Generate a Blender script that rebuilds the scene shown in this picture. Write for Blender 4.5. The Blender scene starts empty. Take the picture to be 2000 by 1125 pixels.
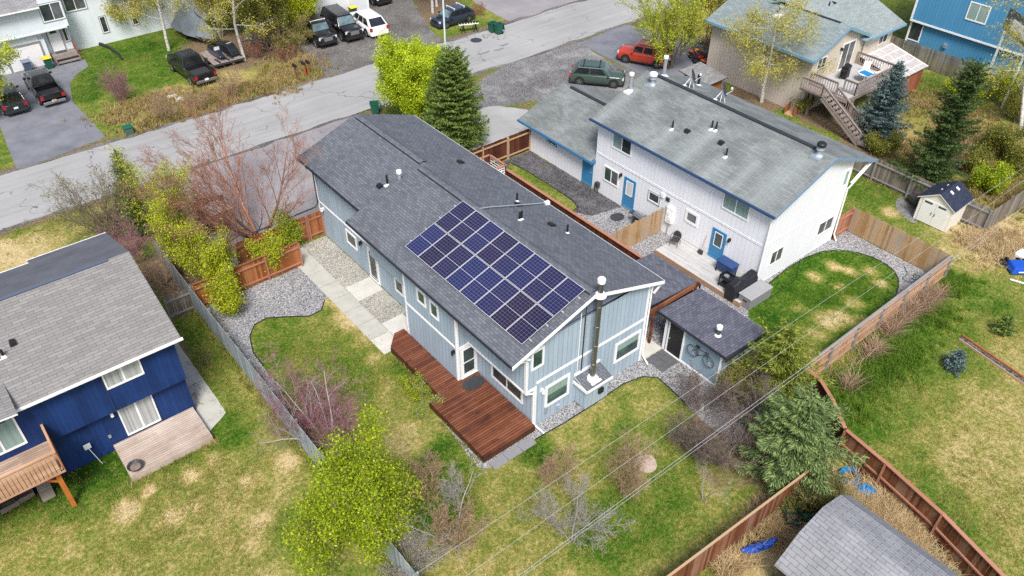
import bpy, math, random
import numpy as np
from mathutils import Vector, Matrix
R = math.radians
scene = bpy.context.scene
COL = scene.collection
PI = math.pi

# ------------------------------------------------------------------ survey
# The place is laid out in metres: X runs along the street, Y away from the
# drone towards the street, Z up.  at / on_x / on_y turn a measured sight line
# into a place on the ground, on a wall facing X or on a wall facing Y.
FOC, PITCH, ROLL, HEAD, CAMH = 1576.0, R(39.337), R(0.428), R(39.294), 30.0
_sh, _ch, _sp, _cp = math.sin(HEAD), math.cos(HEAD), math.sin(PITCH), math.cos(PITCH)
FWD = Vector((_sh*_cp, _ch*_cp, -_sp))
R0 = Vector((_ch, -_sh, 0)); U0 = R0.cross(FWD)
RIGHT = R0*math.cos(ROLL) + U0*math.sin(ROLL)
UP = U0*math.cos(ROLL) - R0*math.sin(ROLL)
EYE = Vector((0, 0, CAMH))
def ray(px, py): return FWD + RIGHT*((px-1000)/FOC) - UP*((py-562.5)/FOC)
def at(px, py, z=0.0):
    d = ray(px, py); t = (z-CAMH)/d.z; return Vector((d.x*t, d.y*t, z))
def on_x(px, py, X):
    d = ray(px, py); t = X/d.x; return Vector((X, d.y*t, CAMH+d.z*t))
def on_y(px, py, Y):
    d = ray(px, py); t = Y/d.y; return Vector((d.x*t, Y, CAMH+d.z*t))

# ------------------------------------------------------------------ objects
ORG = {}
def thing(name, label, cat, loc=(0, 0, 0), rot=0.0, group=None):
    o = bpy.data.objects.new(name, None); COL.objects.link(o)
    o.location = loc; o.rotation_euler = (0, 0, rot); o.empty_display_size = .2
    ORG[o.name] = Vector(loc)
    return tag(o, label, cat, group)
def tag(o, label, cat=None, group=None, kind=None):
    o["label"] = label
    if cat: o["category"] = cat
    if group: o["group"] = group
    if kind: o["kind"] = kind
    return o
def struct(o, label, cat, kind='structure'):
    return tag(o, label, cat, None, kind)
def copy_tree(o, parent=None, loc=None, rot=None, label=None):
    c = o.copy(); COL.objects.link(c)
    if parent is not None: c.parent = parent
    if loc is not None: c.location = loc
    if rot is not None: c.rotation_euler = (0, 0, rot)
    if label: c["label"] = label
    for ch in list(o.children): copy_tree(ch, c)
    return c

class MB:
    def __init__(s): s.v = []; s.f = []; s.m = []
    def add(s, vs, fs, mi=0):
        b = len(s.v); s.v += [tuple(v) for v in vs]
        for f in fs: s.f.append([b+i for i in f]); s.m.append(mi)
        return s
    def box(s, x0, x1, y0, y1, z0, z1, mi=0):
        x0, x1 = min(x0, x1), max(x0, x1); y0, y1 = min(y0, y1), max(y0, y1); z0, z1 = min(z0, z1), max(z0, z1)
        return s.add([(x0,y0,z0),(x1,y0,z0),(x1,y1,z0),(x0,y1,z0),(x0,y0,z1),(x1,y0,z1),(x1,y1,z1),(x0,y1,z1)],
              [(0,3,2,1),(4,5,6,7),(0,1,5,4),(1,2,6,5),(2,3,7,6),(3,0,4,7)], mi)
    def bar(s, p, q, w, h, mi=0, up=(0,0,1)):
        p, q = Vector(p), Vector(q); d = (q-p).normalized(); u = Vector(up)
        a = d.cross(u)
        if a.length < 1e-4: a = d.cross(Vector((1,0,0)))
        a.normalize(); b = a.cross(d).normalized()
        vs = [c+a*(i*w/2)+b*(j*h/2) for c in (p, q) for i, j in ((-1,-1),(1,-1),(1,1),(-1,1))]
        return s.add(vs, [(0,3,2,1),(4,5,6,7),(0,1,5,4),(1,2,6,5),(2,3,7,6),(3,0,4,7)], mi)
    def prism(s, poly, vec, mi=0, mside=None):
        n = len(poly); vec = Vector(vec)
        a = [Vector(p) for p in poly]; b = [p+vec for p in a]
        nr = Vector((0,0,0))
        for i in range(n): nr += a[i].cross(a[(i+1) % n])
        fl = nr.dot(vec) > 0
        top = list(range(n, 2*n)); bot = list(range(n))[::-1]
        sides = [(i, (i+1) % n, n+(i+1) % n, n+i) for i in range(n)]
        if not fl:
            top = top[::-1]; bot = bot[::-1]; sides = [f[::-1] for f in sides]
        base = len(s.v); s.v += [tuple(p) for p in a+b]
        for f in (top, bot): s.f.append([base+i for i in f]); s.m.append(mi)
        for f in sides: s.f.append([base+i for i in f]); s.m.append(mi if mside is None else mside)
        return s
    def slab(s, quad, t, mtop=0, mside=1):
        """a sloping plate: the quad is its top face, counter-clockwise from above"""
        q = [Vector(p) for p in quad]; d = Vector((0,0,-t)); n = len(q)
        b = len(s.v); s.v += [tuple(p) for p in q] + [tuple(p+d) for p in q]
        s.f.append([b+i for i in range(n)]); s.m.append(mtop)
        s.f.append([b+n+i for i in range(n)][::-1]); s.m.append(mside)
        for i in range(n):
            j = (i+1) % n; s.f.append([b+n+i, b+n+j, b+j, b+i]); s.m.append(mside)
        return s
    def tube(s, pts, r, n=6, mi=0, cap=True):
        pts = [Vector(p) for p in pts]; m = len(pts)
        rs = r if isinstance(r, (list, tuple)) else [r]*m
        b0 = len(s.v); ref = None
        for i, p in enumerate(pts):
            d = (pts[min(i+1, m-1)]-pts[max(i-1, 0)]).normalized()
            if ref is None: ref = Vector((0,0,1)) if abs(d.z) < .9 else Vector((1,0,0))
            a = d.cross(ref).normalized(); b = d.cross(a).normalized(); ref = -b if False else a.cross(d)
            for k in range(n):
                t = 2*PI*k/n; s.v.append(tuple(p+(a*math.cos(t)+b*math.sin(t))*rs[i]))
        for i in range(m-1):
            for k in range(n):
                k2 = (k+1) % n
                s.f.append([b0+i*n+k, b0+i*n+k2, b0+(i+1)*n+k2, b0+(i+1)*n+k]); s.m.append(mi)
        if cap:
            s.f.append([b0+k for k in range(n)][::-1]); s.m.append(mi)
            s.f.append([b0+(m-1)*n+k for k in range(n)]); s.m.append(mi)
        return s
    def lathe(s, c, prof, n=14, mi=0, axis='Z'):
        c = Vector(c); b = len(s.v); m = len(prof)
        for r, z in prof:
            for k in range(n):
                t = 2*PI*k/n; x, y = r*math.cos(t), r*math.sin(t)
                p = (x, y, z) if axis == 'Z' else ((z, x, y) if axis == 'X' else (y, z, x))
                s.v.append(tuple(c+Vector(p)))
        for i in range(m-1):
            for k in range(n):
                k2 = (k+1) % n
                s.f.append([b+i*n+k, b+i*n+k2, b+(i+1)*n+k2, b+(i+1)*n+k]); s.m.append(mi)
        s.f.append([b+k for k in range(n)][::-1]); s.m.append(mi)
        s.f.append([b+(m-1)*n+k for k in range(n)]); s.m.append(mi)
        return s
    def poly(s, pts, mi=0): return s.add(pts, [list(range(len(pts)))], mi)
    def build(s, name, mats, parent=None, local=False, smooth=False, bevel=0):
        me = bpy.data.meshes.new(name)
        org = Vector((0,0,0))
        if parent is not None:
            org = ORG.get(parent.name, Vector((0,0,0)))
        vs = s.v if local or parent is None else [(v[0]-org.x, v[1]-org.y, v[2]-org.z) for v in s.v]
        me.from_pydata(vs, [], s.f)
        if not isinstance(mats, (list, tuple)): mats = [mats]
        for m in mats: me.materials.append(m)
        if len(mats) > 1: me.polygons.foreach_set('material_index', s.m)
        if smooth: me.polygons.foreach_set('use_smooth', [True]*len(me.polygons))
        me.update()
        o = bpy.data.objects.new(name, me); COL.objects.link(o)
        if parent is not None:
            o.parent = parent; ORG[o.name] = org
        if bevel:
            md = o.modifiers.new('bevel', 'BEVEL'); md.width = bevel; md.segments = 2; md.limit_method = 'ANGLE'; md.angle_limit = R(40)
        return o
def mesh_np(name, verts, faces, mats, parent=None, smooth=False):
    """fast mesh from numpy arrays; faces is one (n,3) or (n,4) array"""
    me = bpy.data.meshes.new(name); org = Vector((0,0,0))
    if parent is not None: org = ORG.get(parent.name, org)
    verts = np.asarray(verts, np.float32) - np.array(org, np.float32)
    k = faces.shape[1]; n = len(faces)
    me.vertices.add(len(verts)); me.vertices.foreach_set('co', verts.ravel())
    me.loops.add(n*k); me.loops.foreach_set('vertex_index', faces.astype(np.int32).ravel())
    me.polygons.add(n); me.polygons.foreach_set('loop_start', np.arange(0, n*k, k, dtype=np.int32))
    me.polygons.foreach_set('loop_total', np.full(n, k, np.int32))
    if smooth: me.polygons.foreach_set('use_smooth', np.ones(n, bool))
    me.update(calc_edges=True); me.validate()
    if not isinstance(mats, (list, tuple)): mats = [mats]
    for m in mats: me.materials.append(m)
    o = bpy.data.objects.new(name, me); COL.objects.link(o)
    if parent is not None: o.parent = parent; ORG[o.name] = org
    return o

# ------------------------------------------------------------------ materials
class NT:
    def __init__(s, name):
        s.m = bpy.data.materials.new(name); s.m.use_nodes = True
        s.t = s.m.node_tree; s.n = s.t.nodes; s.l = s.t.links
        s.b = s.n['Principled BSDF']; s.out = s.n['Material Output']
        s._pos = None
    def node(s, typ, **kw):
        nd = s.n.new(typ)
        for k, v in kw.items(): setattr(nd, k, v)
        return nd
    def link(s, a, b): s.l.new(a, b)
    def pos(s):
        if s._pos is None: s._pos = s.node('ShaderNodeNewGeometry').outputs['Position']
        return s._pos
    def objc(s): return s.node('ShaderNodeTexCoord').outputs['Object']
    def val(s, x, sock):
        if isinstance(x, (int, float)): sock.default_value = x
        else: s.link(x, sock)
    def math(s, op, a, b=0.0, c=None):
        nd = s.node('ShaderNodeMath', operation=op); s.val(a, nd.inputs[0]); s.val(b, nd.inputs[1])
        if c is not None: s.val(c, nd.inputs[2])
        return nd.outputs[0]
    def xyz(s, v):
        nd = s.node('ShaderNodeSeparateXYZ'); s.link(v, nd.inputs[0]); return nd.outputs
    def comb(s, x, y, z):
        nd = s.node('ShaderNodeCombineXYZ')
        for i, a in enumerate((x, y, z)): s.val(a, nd.inputs[i])
        return nd.outputs[0]
    def scale(s, v, k):
        nd = s.node('ShaderNodeVectorMath', operation='MULTIPLY'); s.link(v, nd.inputs[0]); nd.inputs[1].default_value = k; return nd.outputs[0]
    def noise(s, v, sc, det=4, rough=.55, dist=0):
        nd = s.node('ShaderNodeTexNoise'); s.link(v, nd.inputs['Vector']); nd.inputs['Scale'].default_value = sc
        nd.inputs['Detail'].default_value = det; nd.inputs['Roughness'].default_value = rough; nd.inputs['Distortion'].default_value = dist
        return nd.outputs['Fac']
    def ramp(s, fac, stops, interp='LINEAR'):
        nd = s.node('ShaderNodeValToRGB'); cr = nd.color_ramp; cr.interpolation = interp
        while len(cr.elements) < len(stops): cr.elements.new(.5)
        for e, (p, c) in zip(cr.elements, stops): e.position = p; e.color = (*c, 1) if len(c) == 3 else c
        s.link(fac, nd.inputs[0]); return nd.outputs[0]
    def mix(s, f, a, b, mode='MIX'):
        nd = s.node('ShaderNodeMix', data_type='RGBA', blend_type=mode)
        s.val(f, nd.inputs[0])
        for x, i in ((a, 6), (b, 7)):
            if isinstance(x, tuple): nd.inputs[i].default_value = (*x, 1) if len(x) == 3 else x
            else: s.link(x, nd.inputs[i])
        return nd.outputs[2]
    def grey(s, f, lo, hi):
        return s.ramp(f, [(0, (lo,)*3), (1, (hi,)*3)])
    def bump(s, h, st=.3, d=.02):
        nd = s.node('ShaderNodeBump'); nd.inputs['Strength'].default_value = st; nd.inputs['Distance'].default_value = d
        s.link(h, nd.inputs['Height']); s.link(nd.outputs[0], s.b.inputs['Normal'])
    def fin(s, col, rough=.8, spec=.3, metal=0):
        s.val_col(col, s.b.inputs['Base Color']); s.b.inputs['Roughness'].default_value = rough
        s.b.inputs['Specular IOR Level'].default_value = spec; s.b.inputs['Metallic'].default_value = metal
        return s.m
    def val_col(s, c, sock):
        if isinstance(c, tuple): sock.default_value = (*c, 1) if len(c) == 3 else c
        else: s.link(c, sock)

def paint(name, col, rough=.6, var=.12, sc=3.0, spec=.3, metal=0, fine=.06):
    """plain paint / plastic / metal with weather and grain"""
    t = NT(name); v = t.pos()
    n = t.noise(v, sc, 5, .6); g = t.noise(v, 40, 2)
    f = t.math('ADD', t.math('MULTIPLY', t.math('SUBTRACT', n, .5), var*2.2), t.math('MULTIPLY', t.math('SUBTRACT', g, .5), fine*2.2))
    k = t.math('ADD', f, 1.0)
    c = t.mix(1.0, col, t.comb(k, k, k), 'MULTIPLY')
    return t.fin(c, rough, spec, metal)

def siding(name, col, pitch=.2, groove=.09, var=.1, dirt=.1, gdark=.6, horiz=False):
    """grooved panel siding; the grooves run vertically (or level) in world metres"""
    t = NT(name); v = t.pos(); x, y, z = t.xyz(v)
    s = z if horiz else t.math('ADD', x, y)
    fr = t.math('FRACT', t.math('DIVIDE', s, pitch))
    gd = t.math('ABSOLUTE', t.math('SUBTRACT', fr, .5)); g = t.math('SUBTRACT', 1.0, t.math('MINIMUM', t.math('DIVIDE', gd, groove), 1.0))   # soft V groove
    plank = t.math('FLOOR', t.math('ADD', t.math('DIVIDE', s, pitch), .5))
    wn = t.node('ShaderNodeTexWhiteNoise', noise_dimensions='1D'); t.link(plank, wn.inputs['W'])
    st = t.noise(t.scale(v, (1.5, 1.5, .25) if not horiz else (.3, .3, 1.5)), 3.0, 5, .65)
    sp = t.noise(v, 1.1, 4, .6)
    k = t.math('ADD', 1.0, t.math('MULTIPLY', t.math('SUBTRACT', wn.outputs[0], .5), var))
    k = t.math('ADD', k, t.math('MULTIPLY', t.math('SUBTRACT', st, .5), var*2))
    k = t.math('ADD', k, t.math('MULTIPLY', t.math('SUBTRACT', sp, .5), dirt*2))
    k = t.math('MULTIPLY', k, t.math('SUBTRACT', 1.0, t.math('MULTIPLY', g, gdark)))
    c = t.mix(1.0, col, t.comb(k, k, k), 'MULTIPLY')
    return t.fin(c, .7, .25)

def shingle(name, c1, c2, dark, ridge='Y', w=.32, h=.145, slope=1.06, stain=None, stain_amt=.0, joint=.35, cl=(.8, .6, .8), washes=()):
    t = NT(name); v = t.pos(); x, y, z = t.xyz(v)
    a, b = (y, x) if ridge == 'Y' else (x, y)
    vec = t.comb(a, t.math('MULTIPLY', b, slope), 0.0)
    br = t.node('ShaderNodeTexBrick'); t.link(vec, br.inputs['Vector'])
    br.inputs['Color1'].default_value = (*c1, 1); br.inputs['Color2'].default_value = (*c2, 1)
    br.inputs['Mortar'].default_value = (*dark, 1); br.inputs['Scale'].default_value = 1.0
    br.inputs['Mortar Size'].default_value = .012; br.inputs['Mortar Smooth'].default_value = joint
    br.inputs['Bias'].default_value = 0; br.inputs['Brick Width'].default_value = w; br.inputs['Row Height'].default_value = h
    br.offset = .5
    n1 = t.noise(v, .6, 5, .6); n2 = t.noise(vec, 14, 3, .7); n3 = t.noise(v, 55, 2, .6)
    st = t.noise(t.scale(vec, (3.2, .35, 1)), 1.0, 4, .6)
    k = t.math('ADD', 1.0, t.math('MULTIPLY', t.math('SUBTRACT', n1, .5), cl[0]))
    k = t.math('ADD', k, t.math('MULTIPLY', t.math('SUBTRACT', n2, .5), cl[1]))
    k = t.math('ADD', k, t.math('MULTIPLY', t.math('SUBTRACT', n3, .5), cl[2]))
    c = t.mix(1.0, br.outputs['Color'], t.comb(k, k, k), 'MULTIPLY')
    if stain:
        f = t.math('MULTIPLY', t.ramp(n1, [(.45, (0,0,0)), (.75, (1,1,1))]), stain_amt*.45)
        for yc, xc, wd in washes:     # algae-free wash below the metal pipes
            d = t.math('DIVIDE', t.math('SUBTRACT', y, yc), wd); g = t.math('POWER', 2.718, t.math('MULTIPLY', t.math('MULTIPLY', d, d), -1.0))
            g = t.math('MULTIPLY', g, t.math('MULTIPLY', t.math('LESS_THAN', x, xc), t.math('ADD', .25, st)))
            f = t.math('MAXIMUM', f, t.math('MULTIPLY', g, .42))
        c = t.mix(f, c, stain)
    t.bump(t.math('ADD', t.math('SUBTRACT', 1.0, br.outputs['Fac']), t.math('MULTIPLY', n3, .5)), .55, .015)
    return t.fin(c, .92, .15)

def planks(name, cols, pitch=.14, axis='X', gap=.1, var=.5, grain=.5, long=2.5, gdark=.75, rough=.75, spec=.25):
    """boards side by side; axis = the direction ACROSS the boards"""
    t = NT(name); v = t.pos(); x, y, z = t.xyz(v)
    s = {'X': x, 'Y': y, 'Z': z}[axis]; l = y if axis == 'X' else x
    q = t.math('DIVIDE', s, pitch); fr = t.math('FRACT', q); row = t.math('FLOOR', q)
    g = t.math('LESS_THAN', fr, gap)
    wn0 = t.node('ShaderNodeTexWhiteNoise', noise_dimensions='1D'); t.link(row, wn0.inputs['W'])
    seg = t.math('FLOOR', t.math('DIVIDE', t.math('ADD', l, t.math('MULTIPLY', wn0.outputs[0], 9.0)), long))
    wn = t.node('ShaderNodeTexWhiteNoise', noise_dimensions='2D'); t.link(t.comb(row, seg, 0.0), wn.inputs['Vector'])
    gv = t.scale(v, (1.2, 14, 14) if axis != 'X' else (14, 1.2, 14))
    gr = t.noise(gv, 1.6, 5, .65); wear = t.noise(v, .9, 4, .6)
    f = t.math('ADD', t.math('MULTIPLY', wn.outputs['Value'], var), t.math('MULTIPLY', gr, grain))
    f = t.math('ADD', f, t.math('MULTIPLY', t.math('SUBTRACT', wear, .5), .9))
    f = t.math('ADD', f, .5-(var+grain)/2)
    n = len(cols)
    c = t.ramp(f, [(.15+.7*i/(n-1), cc) for i, cc in enumerate(cols)])
    k = t.math('SUBTRACT', 1.0, t.math('MULTIPLY', g, gdark))
    c = t.mix(1.0, c, t.comb(k, k, k), 'MULTIPLY')
    t.bump(t.math('ADD', t.math('SUBTRACT', 1.0, g), t.math('MULTIPLY', gr, .3)), .5, .01)
    return t.fin(c, rough, spec)

def island(name, cols, rough=.75, sc=1.2, amt=.35, grain=None, trans=0.0, spec=.2, fine=0.0):
    """colour picked per separate piece (board, leaf, blade), plus drifting clumps"""
    t = NT(name); g = t.node('ShaderNodeNewGeometry'); v = g.outputs['Position']
    f = g.outputs['Random Per Island']
    cl = t.noise(v, sc, 3, .6)
    f = t.math('ADD', t.math('MULTIPLY', f, 1-amt), t.math('MULTIPLY', t.math('ADD', t.math('MULTIPLY', t.math('SUBTRACT', cl, .5), 2.2), .5), amt))
    if grain:
        gr = t.noise(t.scale(v, grain), 2.0, 4, .65)
        f = t.math('ADD', f, t.math('MULTIPLY', t.math('SUBTRACT', gr, .5), .7))
    n = len(cols)
    c = t.ramp(f, [(i/(n-1), cc) for i, cc in enumerate(cols)])
    m = t.fin(c, rough, spec)
    if trans:
        tr = t.node('ShaderNodeBsdfTranslucent'); t.link(c, tr.inputs[0])
        mx = t.node('ShaderNodeMixShader'); mx.inputs[0].default_value = trans
        t.link(t.b.outputs[0], mx.inputs[1]); t.link(tr.outputs[0], mx.inputs[2]); t.link(mx.outputs[0], t.out.inputs[0])
    return m

def gravel(name, cols, size=.07, patch=.5, tint=None, amt=.4):
    t = NT(name); v = t.pos()
    vo = t.node('ShaderNodeTexVoronoi'); t.link(v, vo.inputs['Vector']); vo.inputs['Scale'].default_value = 1/size
    r = t.xyz(vo.outputs['Color'])[0]
    n = len(cols)
    c = t.ramp(r, [(i/(n-1), cc) for i, cc in enumerate(cols)])
    d = t.math('MULTIPLY', t.math('SUBTRACT', vo.outputs['Distance'], .25), -1.2)
    k = t.math('ADD', 1.0, d)
    k = t.math('ADD', k, t.math('MULTIPLY', t.math('SUBTRACT', t.noise(v, patch, 5, .65), .5), amt*2))
    c = t.mix(1.0, c, t.comb(k, k, k), 'MULTIPLY')
    if tint:
        f = t.ramp(t.noise(v, patch*1.7, 5, .7), [(.5, (0,0,0)), (.68, (1,1,1))])
        c = t.mix(t.math('MULTIPLY', f, .6), c, tint)
    t.bump(t.math('SUBTRACT', 1.0, vo.outputs['Distance']), .8, .03)
    return t.fin(c, .9, .2)

def asphalt(name, c0, c1, patch=.25, crack=.5, speck=.35, streak=(.05, .9)):
    t = NT(name); v = t.pos()
    n1 = t.noise(v, patch, 6, .62); n2 = t.noise(v, 30, 3, .75); n3 = t.noise(t.scale(v, (streak[0], streak[1], 1)), 2.2, 4, .6)
    f = t.math('ADD', t.math('MULTIPLY', n1, .55), t.math('MULTIPLY', n3, .45))
    c = t.ramp(f, [(.3, c0), (.7, c1)])
    k = t.math('ADD', 1.0, t.math('MULTIPLY', t.math('SUBTRACT', n2, .5), speck*2))
    vo = t.node('ShaderNodeTexVoronoi', feature='DISTANCE_TO_EDGE')
    wv = t.node('ShaderNodeVectorMath', operation='ADD'); t.link(v, wv.inputs[0])
    nz = t.node('ShaderNodeTexNoise'); t.link(v, nz.inputs['Vector']); nz.inputs['Scale'].default_value = .8
    sc = t.node('ShaderNodeVectorMath', operation='SCALE'); t.link(nz.outputs['Color'], sc.inputs[0]); sc.inputs['Scale'].default_value = 2.2
    t.link(sc.outputs[0], wv.inputs[1]); t.link(wv.outputs[0], vo.inputs['Vector']); vo.inputs['Scale'].default_value = .16
    ck = t.math('LESS_THAN', vo.outputs['Distance'], .004)
    ck = t.math('MULTIPLY', ck, t.math('GREATER_THAN', t.noise(v, .35, 2), .5))
    k = t.math('MULTIPLY', k, t.math('SUBTRACT', 1.0, t.math('MULTIPLY', ck, crack)))
    c = t.mix(1.0, c, t.comb(k, k, k), 'MULTIPLY')
    t.bump(n2, .3, .01)
    return t.fin(c, .85, .3)

def glass(name, col=(.03, .045, .045), rough=.06, blind=None):
    t = NT(name); v = t.pos()
    n = t.noise(v, 1.3, 3)
    c = t.ramp(n, [(.35, tuple(a*.6 for a in col)), (.7, tuple(a*1.5 for a in col))])  # patchy reflections painted into the glass colour as dark and pale mottling
    if blind:
        x, y, z = t.xyz(v); s = t.math('ADD', x, y)
        nf = t.noise(t.comb(s, 0.0, 0.0), 7.0, 2, .5)
        c = t.ramp(nf, [(.3, blind[0]), (.5, blind[1]), (.7, blind[2])])
    m = t.fin(c, rough, .6); return m
# ------------------------------------------------------------------ palette
def lawn_mat(name, attr=True, dry=.4, soil=.0):
    t = NT(name); v = t.pos()
    if attr:
        a = t.node('ShaderNodeAttribute', attribute_name='dry').outputs['Fac']
        so = t.node('ShaderNodeAttribute', attribute_name='soil').outputs['Fac']
    else:
        a = t.node('ShaderNodeValue').outputs[0]; a.default_value = dry
        so = t.node('ShaderNodeValue').outputs[0]; so.default_value = soil
    n1 = t.noise(v, .28, 4, .6); n2 = t.noise(v, 1.1, 5, .65, .6); n3 = t.noise(v, 5.5, 5, .75); n4 = t.noise(v, 17, 3, .8)
    f = t.math('ADD', a, t.math('MULTIPLY', t.math('SUBTRACT', n1, .5), .38))
    f = t.math('ADD', f, t.math('MULTIPLY', t.math('SUBTRACT', n2, .5), .72))
    f = t.math('ADD', f, t.math('MULTIPLY', t.math('SUBTRACT', n3, .5), 1.4))
    f = t.math('ADD', f, t.math('MULTIPLY', t.math('SUBTRACT', n4, .5), 1.0))
    c = t.ramp(f, [(.0, (.016, .052, .004)), (.2, (.045, .115, .007)), (.40, (.122, .168, .026)), (.57, (.235, .222, .055)), (.74, (.385, .31, .125)), (.94, (.55, .43, .24))])
    s = t.ramp(t.math('ADD', n3, t.math('MULTIPLY', t.math('SUBTRACT', n4, .5), .8)), [(.3, (.07, .05, .032)), (.5, (.17, .12, .075)), (.7, (.32, .24, .15))])
    sf = t.math('ADD', so, t.math('MULTIPLY', t.math('SUBTRACT', n2, .5), .9))
    sf = t.math('ADD', sf, t.math('MULTIPLY', t.math('SUBTRACT', n3, .5), .6))
    c = t.mix(t.ramp(sf, [(.42, (0,0,0)), (.62, (1,1,1))]), c, s)
    b = t.math('ADD', n4, t.math('MULTIPLY', n3, .8)); t.bump(b, .9, .05)
    return t.fin(c, .95, .1)

M = {}
M['lawn'] = lawn_mat('lawn_grass')
M['lawn_lush'] = lawn_mat('lush_lawn', True)
M['lawn_strip'] = lawn_mat('strip_lawn', False, .46)
M['road'] = asphalt('worn_asphalt', (.225, .227, .227), (.365, .362, .355), .12, .6, .25)
M['drive_dark'] = asphalt('dark_asphalt', (.105, .112, .135), (.225, .23, .255), .35, .3, .3, (.3, .3))
M['drive_main'] = asphalt('grey_asphalt', (.185, .172, .185), (.315, .30, .305), .16, .4, .25, (.2, .2))
M['drive_pale'] = asphalt('pale_concrete', (.27, .275, .275), (.38, .38, .37), .3, .25, .25, (.4, .4))
M['gravel'] = gravel('grey_gravel', [(.19,.19,.20),(.335,.335,.35),(.44,.445,.455),(.60,.60,.61)], .052, .5, None, .25)
M['gravel_warm'] = gravel('sandy_gravel', [(.34,.325,.29),(.48,.46,.41),(.57,.55,.49),(.68,.66,.6)], .045, .6, (.36,.33,.24), .25)
M['gravel_dark'] = gravel('dark_gravel', [(.05,.05,.057),(.10,.098,.105),(.135,.13,.14),(.22,.21,.22)], .06, .4, (.20,.19,.19), .35)
M['gravel_lot'] = gravel('lot_gravel', [(.15,.145,.145),(.21,.205,.205),(.26,.255,.255),(.34,.335,.335)], .055, .18, (.36,.36,.36), .5)
M['dirt_lot'] = gravel('muddy_gravel', [(.13,.12,.11),(.185,.175,.165),(.235,.225,.21),(.31,.30,.28)], .05, .22, (.10,.085,.07), .75)
M['concrete'] = paint('concrete', (.41, .41, .37), .85, .22, 1.6, .2, 0, .12)
M['concrete_pale'] = paint('pale_concrete_slab', (.52, .51, .47), .85, .22, 2, .2, 0, .12)
M['white'] = paint('white_trim', (.80, .80, .79), .55, .05, 2)
M['white_metal'] = paint('white_metal', (.78, .79, .8), .4, .06, 4)
M['galv'] = paint('galvanised', (.48, .53, .57), .35, .15, 5, .5, .6)
M['steel'] = paint('chrome_steel', (.55, .55, .55), .25, .1, 5, .5, .9)
M['flue'] = paint('stainless_flue', (.26, .255, .24), .3, .25, 3, .5, .85)
M['paver_dark'] = paint('dark_paver', (.105,.108,.118), .8, .3, 3, .2, 0, .1)
M['black'] = paint('black_plastic', (.018, .018, .02), .5, .2, 4)
M['rubber'] = paint('rubber', (.022, .022, .022), .85, .2, 8)
M['dkmetal'] = paint('dark_metal', (.04, .042, .046), .5, .2, 4, .4)
M['grey_plastic'] = paint('grey_plastic', (.22, .225, .235), .6, .1, 3)
M['gutter_dk'] = paint('dark_gutter', (.03, .033, .042), .5, .2, 3)
M['bark'] = paint('bark', (.17, .135, .105), .9, .5, 6, .1, 0, .3)
M['bark_grey'] = paint('grey_bark', (.33, .305, .29), .9, .3, 6, .1, 0, .2)
M['bark_red'] = paint('red_bark', (.34, .17, .115), .75, .35, 2.5, .25, 0, .2)
M['bark_purple'] = paint('purple_bark', (.30, .15, .175), .85, .35, 3, .1, 0, .2)
M['bark_dark'] = paint('dark_bark', (.20, .155, .135), .9, .4, 4, .1, 0, .3)
M['bark_tan'] = paint('tan_bark', (.36, .255, .16), .9, .4, 4, .1, 0, .3)
def birch_bark():
    t = NT('birch_bark'); v = t.pos()
    n = t.noise(t.scale(v, (1.5, 1.5, 7)), 2.2, 4, .65)
    return t.fin(t.ramp(n, [(.3, (.05, .045, .04)), (.42, (.42, .40, .36)), (.6, (.66, .63, .58))]), .8, .2)
M['birch'] = birch_bark()
M['glass'] = glass('window_glass', (.04, .055, .055), .08)
M['glass_teal'] = glass('teal_glass', (.04, .085, .08), .08)
M['glass_mesh'] = glass('screened_glass', (.10, .11, .115), .35)
M['curtain'] = glass('curtained_glass', (.3,.3,.3), .2, ((.16,.18,.18), (.36,.38,.38), (.52,.54,.53)))
M['blind'] = glass('green_blind_glass', (.3,.3,.3), .15, ((.20,.29,.27), (.24,.34,.31), (.29,.38,.35)))
M['blind_pale'] = glass('pale_blind_glass', (.3,.3,.3), .15, ((.5,.5,.48), (.6,.6,.58), (.68,.68,.66)))
FOL = {}
FOL['lime'] = island('lime_leaves', [(.16,.22,.012),(.36,.48,.016),(.51,.62,.028),(.66,.72,.06)], .6, 1.2, .45, None, .25)
FOL['yellowgreen'] = island('yellow_green_leaves', [(.10,.13,.01),(.31,.37,.014),(.48,.54,.022),(.63,.63,.05)], .6, 1.2, .5, None, .25)
FOL['spring'] = island('spring_leaves', [(.05,.085,.006),(.19,.27,.012),(.36,.45,.018),(.55,.60,.04)], .6, 1.3, .5, None, .22)
FOL['birch'] = island('birch_leaves', [(.22,.20,.025),(.40,.37,.045),(.53,.49,.075),(.62,.54,.11)], .6, .7, .45, None, .35)
FOL['olive'] = island('olive_leaves', [(.07,.085,.015),(.16,.175,.028),(.26,.26,.045),(.36,.33,.07)], .7, .7, .4, None, .3)
FOL['spruce'] = island('spruce_needles', [(.032,.068,.016),(.095,.155,.032),(.175,.245,.05),(.28,.34,.085)], .7, 1.6, .4, None, .15)
FOL['spruce_dark'] = island('dark_spruce_needles', [(.016,.036,.014),(.042,.078,.022),(.08,.13,.034),(.14,.19,.055)], .7, 1.6, .4, None, .15)
FOL['blue'] = island('blue_spruce_needles', [(.032,.062,.065),(.075,.125,.125),(.135,.20,.195),(.22,.29,.28)], .7, 1.6, .4, None, .15)
FOL['pine'] = island('soft_spruce_needles', [(.04,.08,.03),(.13,.21,.075),(.25,.335,.115),(.42,.48,.16)], .7, 1.3, .4, None, .2)
FOL['larch'] = island('larch_needles', [(.06,.09,.018),(.17,.22,.032),(.29,.335,.05),(.43,.45,.08)], .7, 1.3, .4, None, .25)
GR = {}
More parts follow.
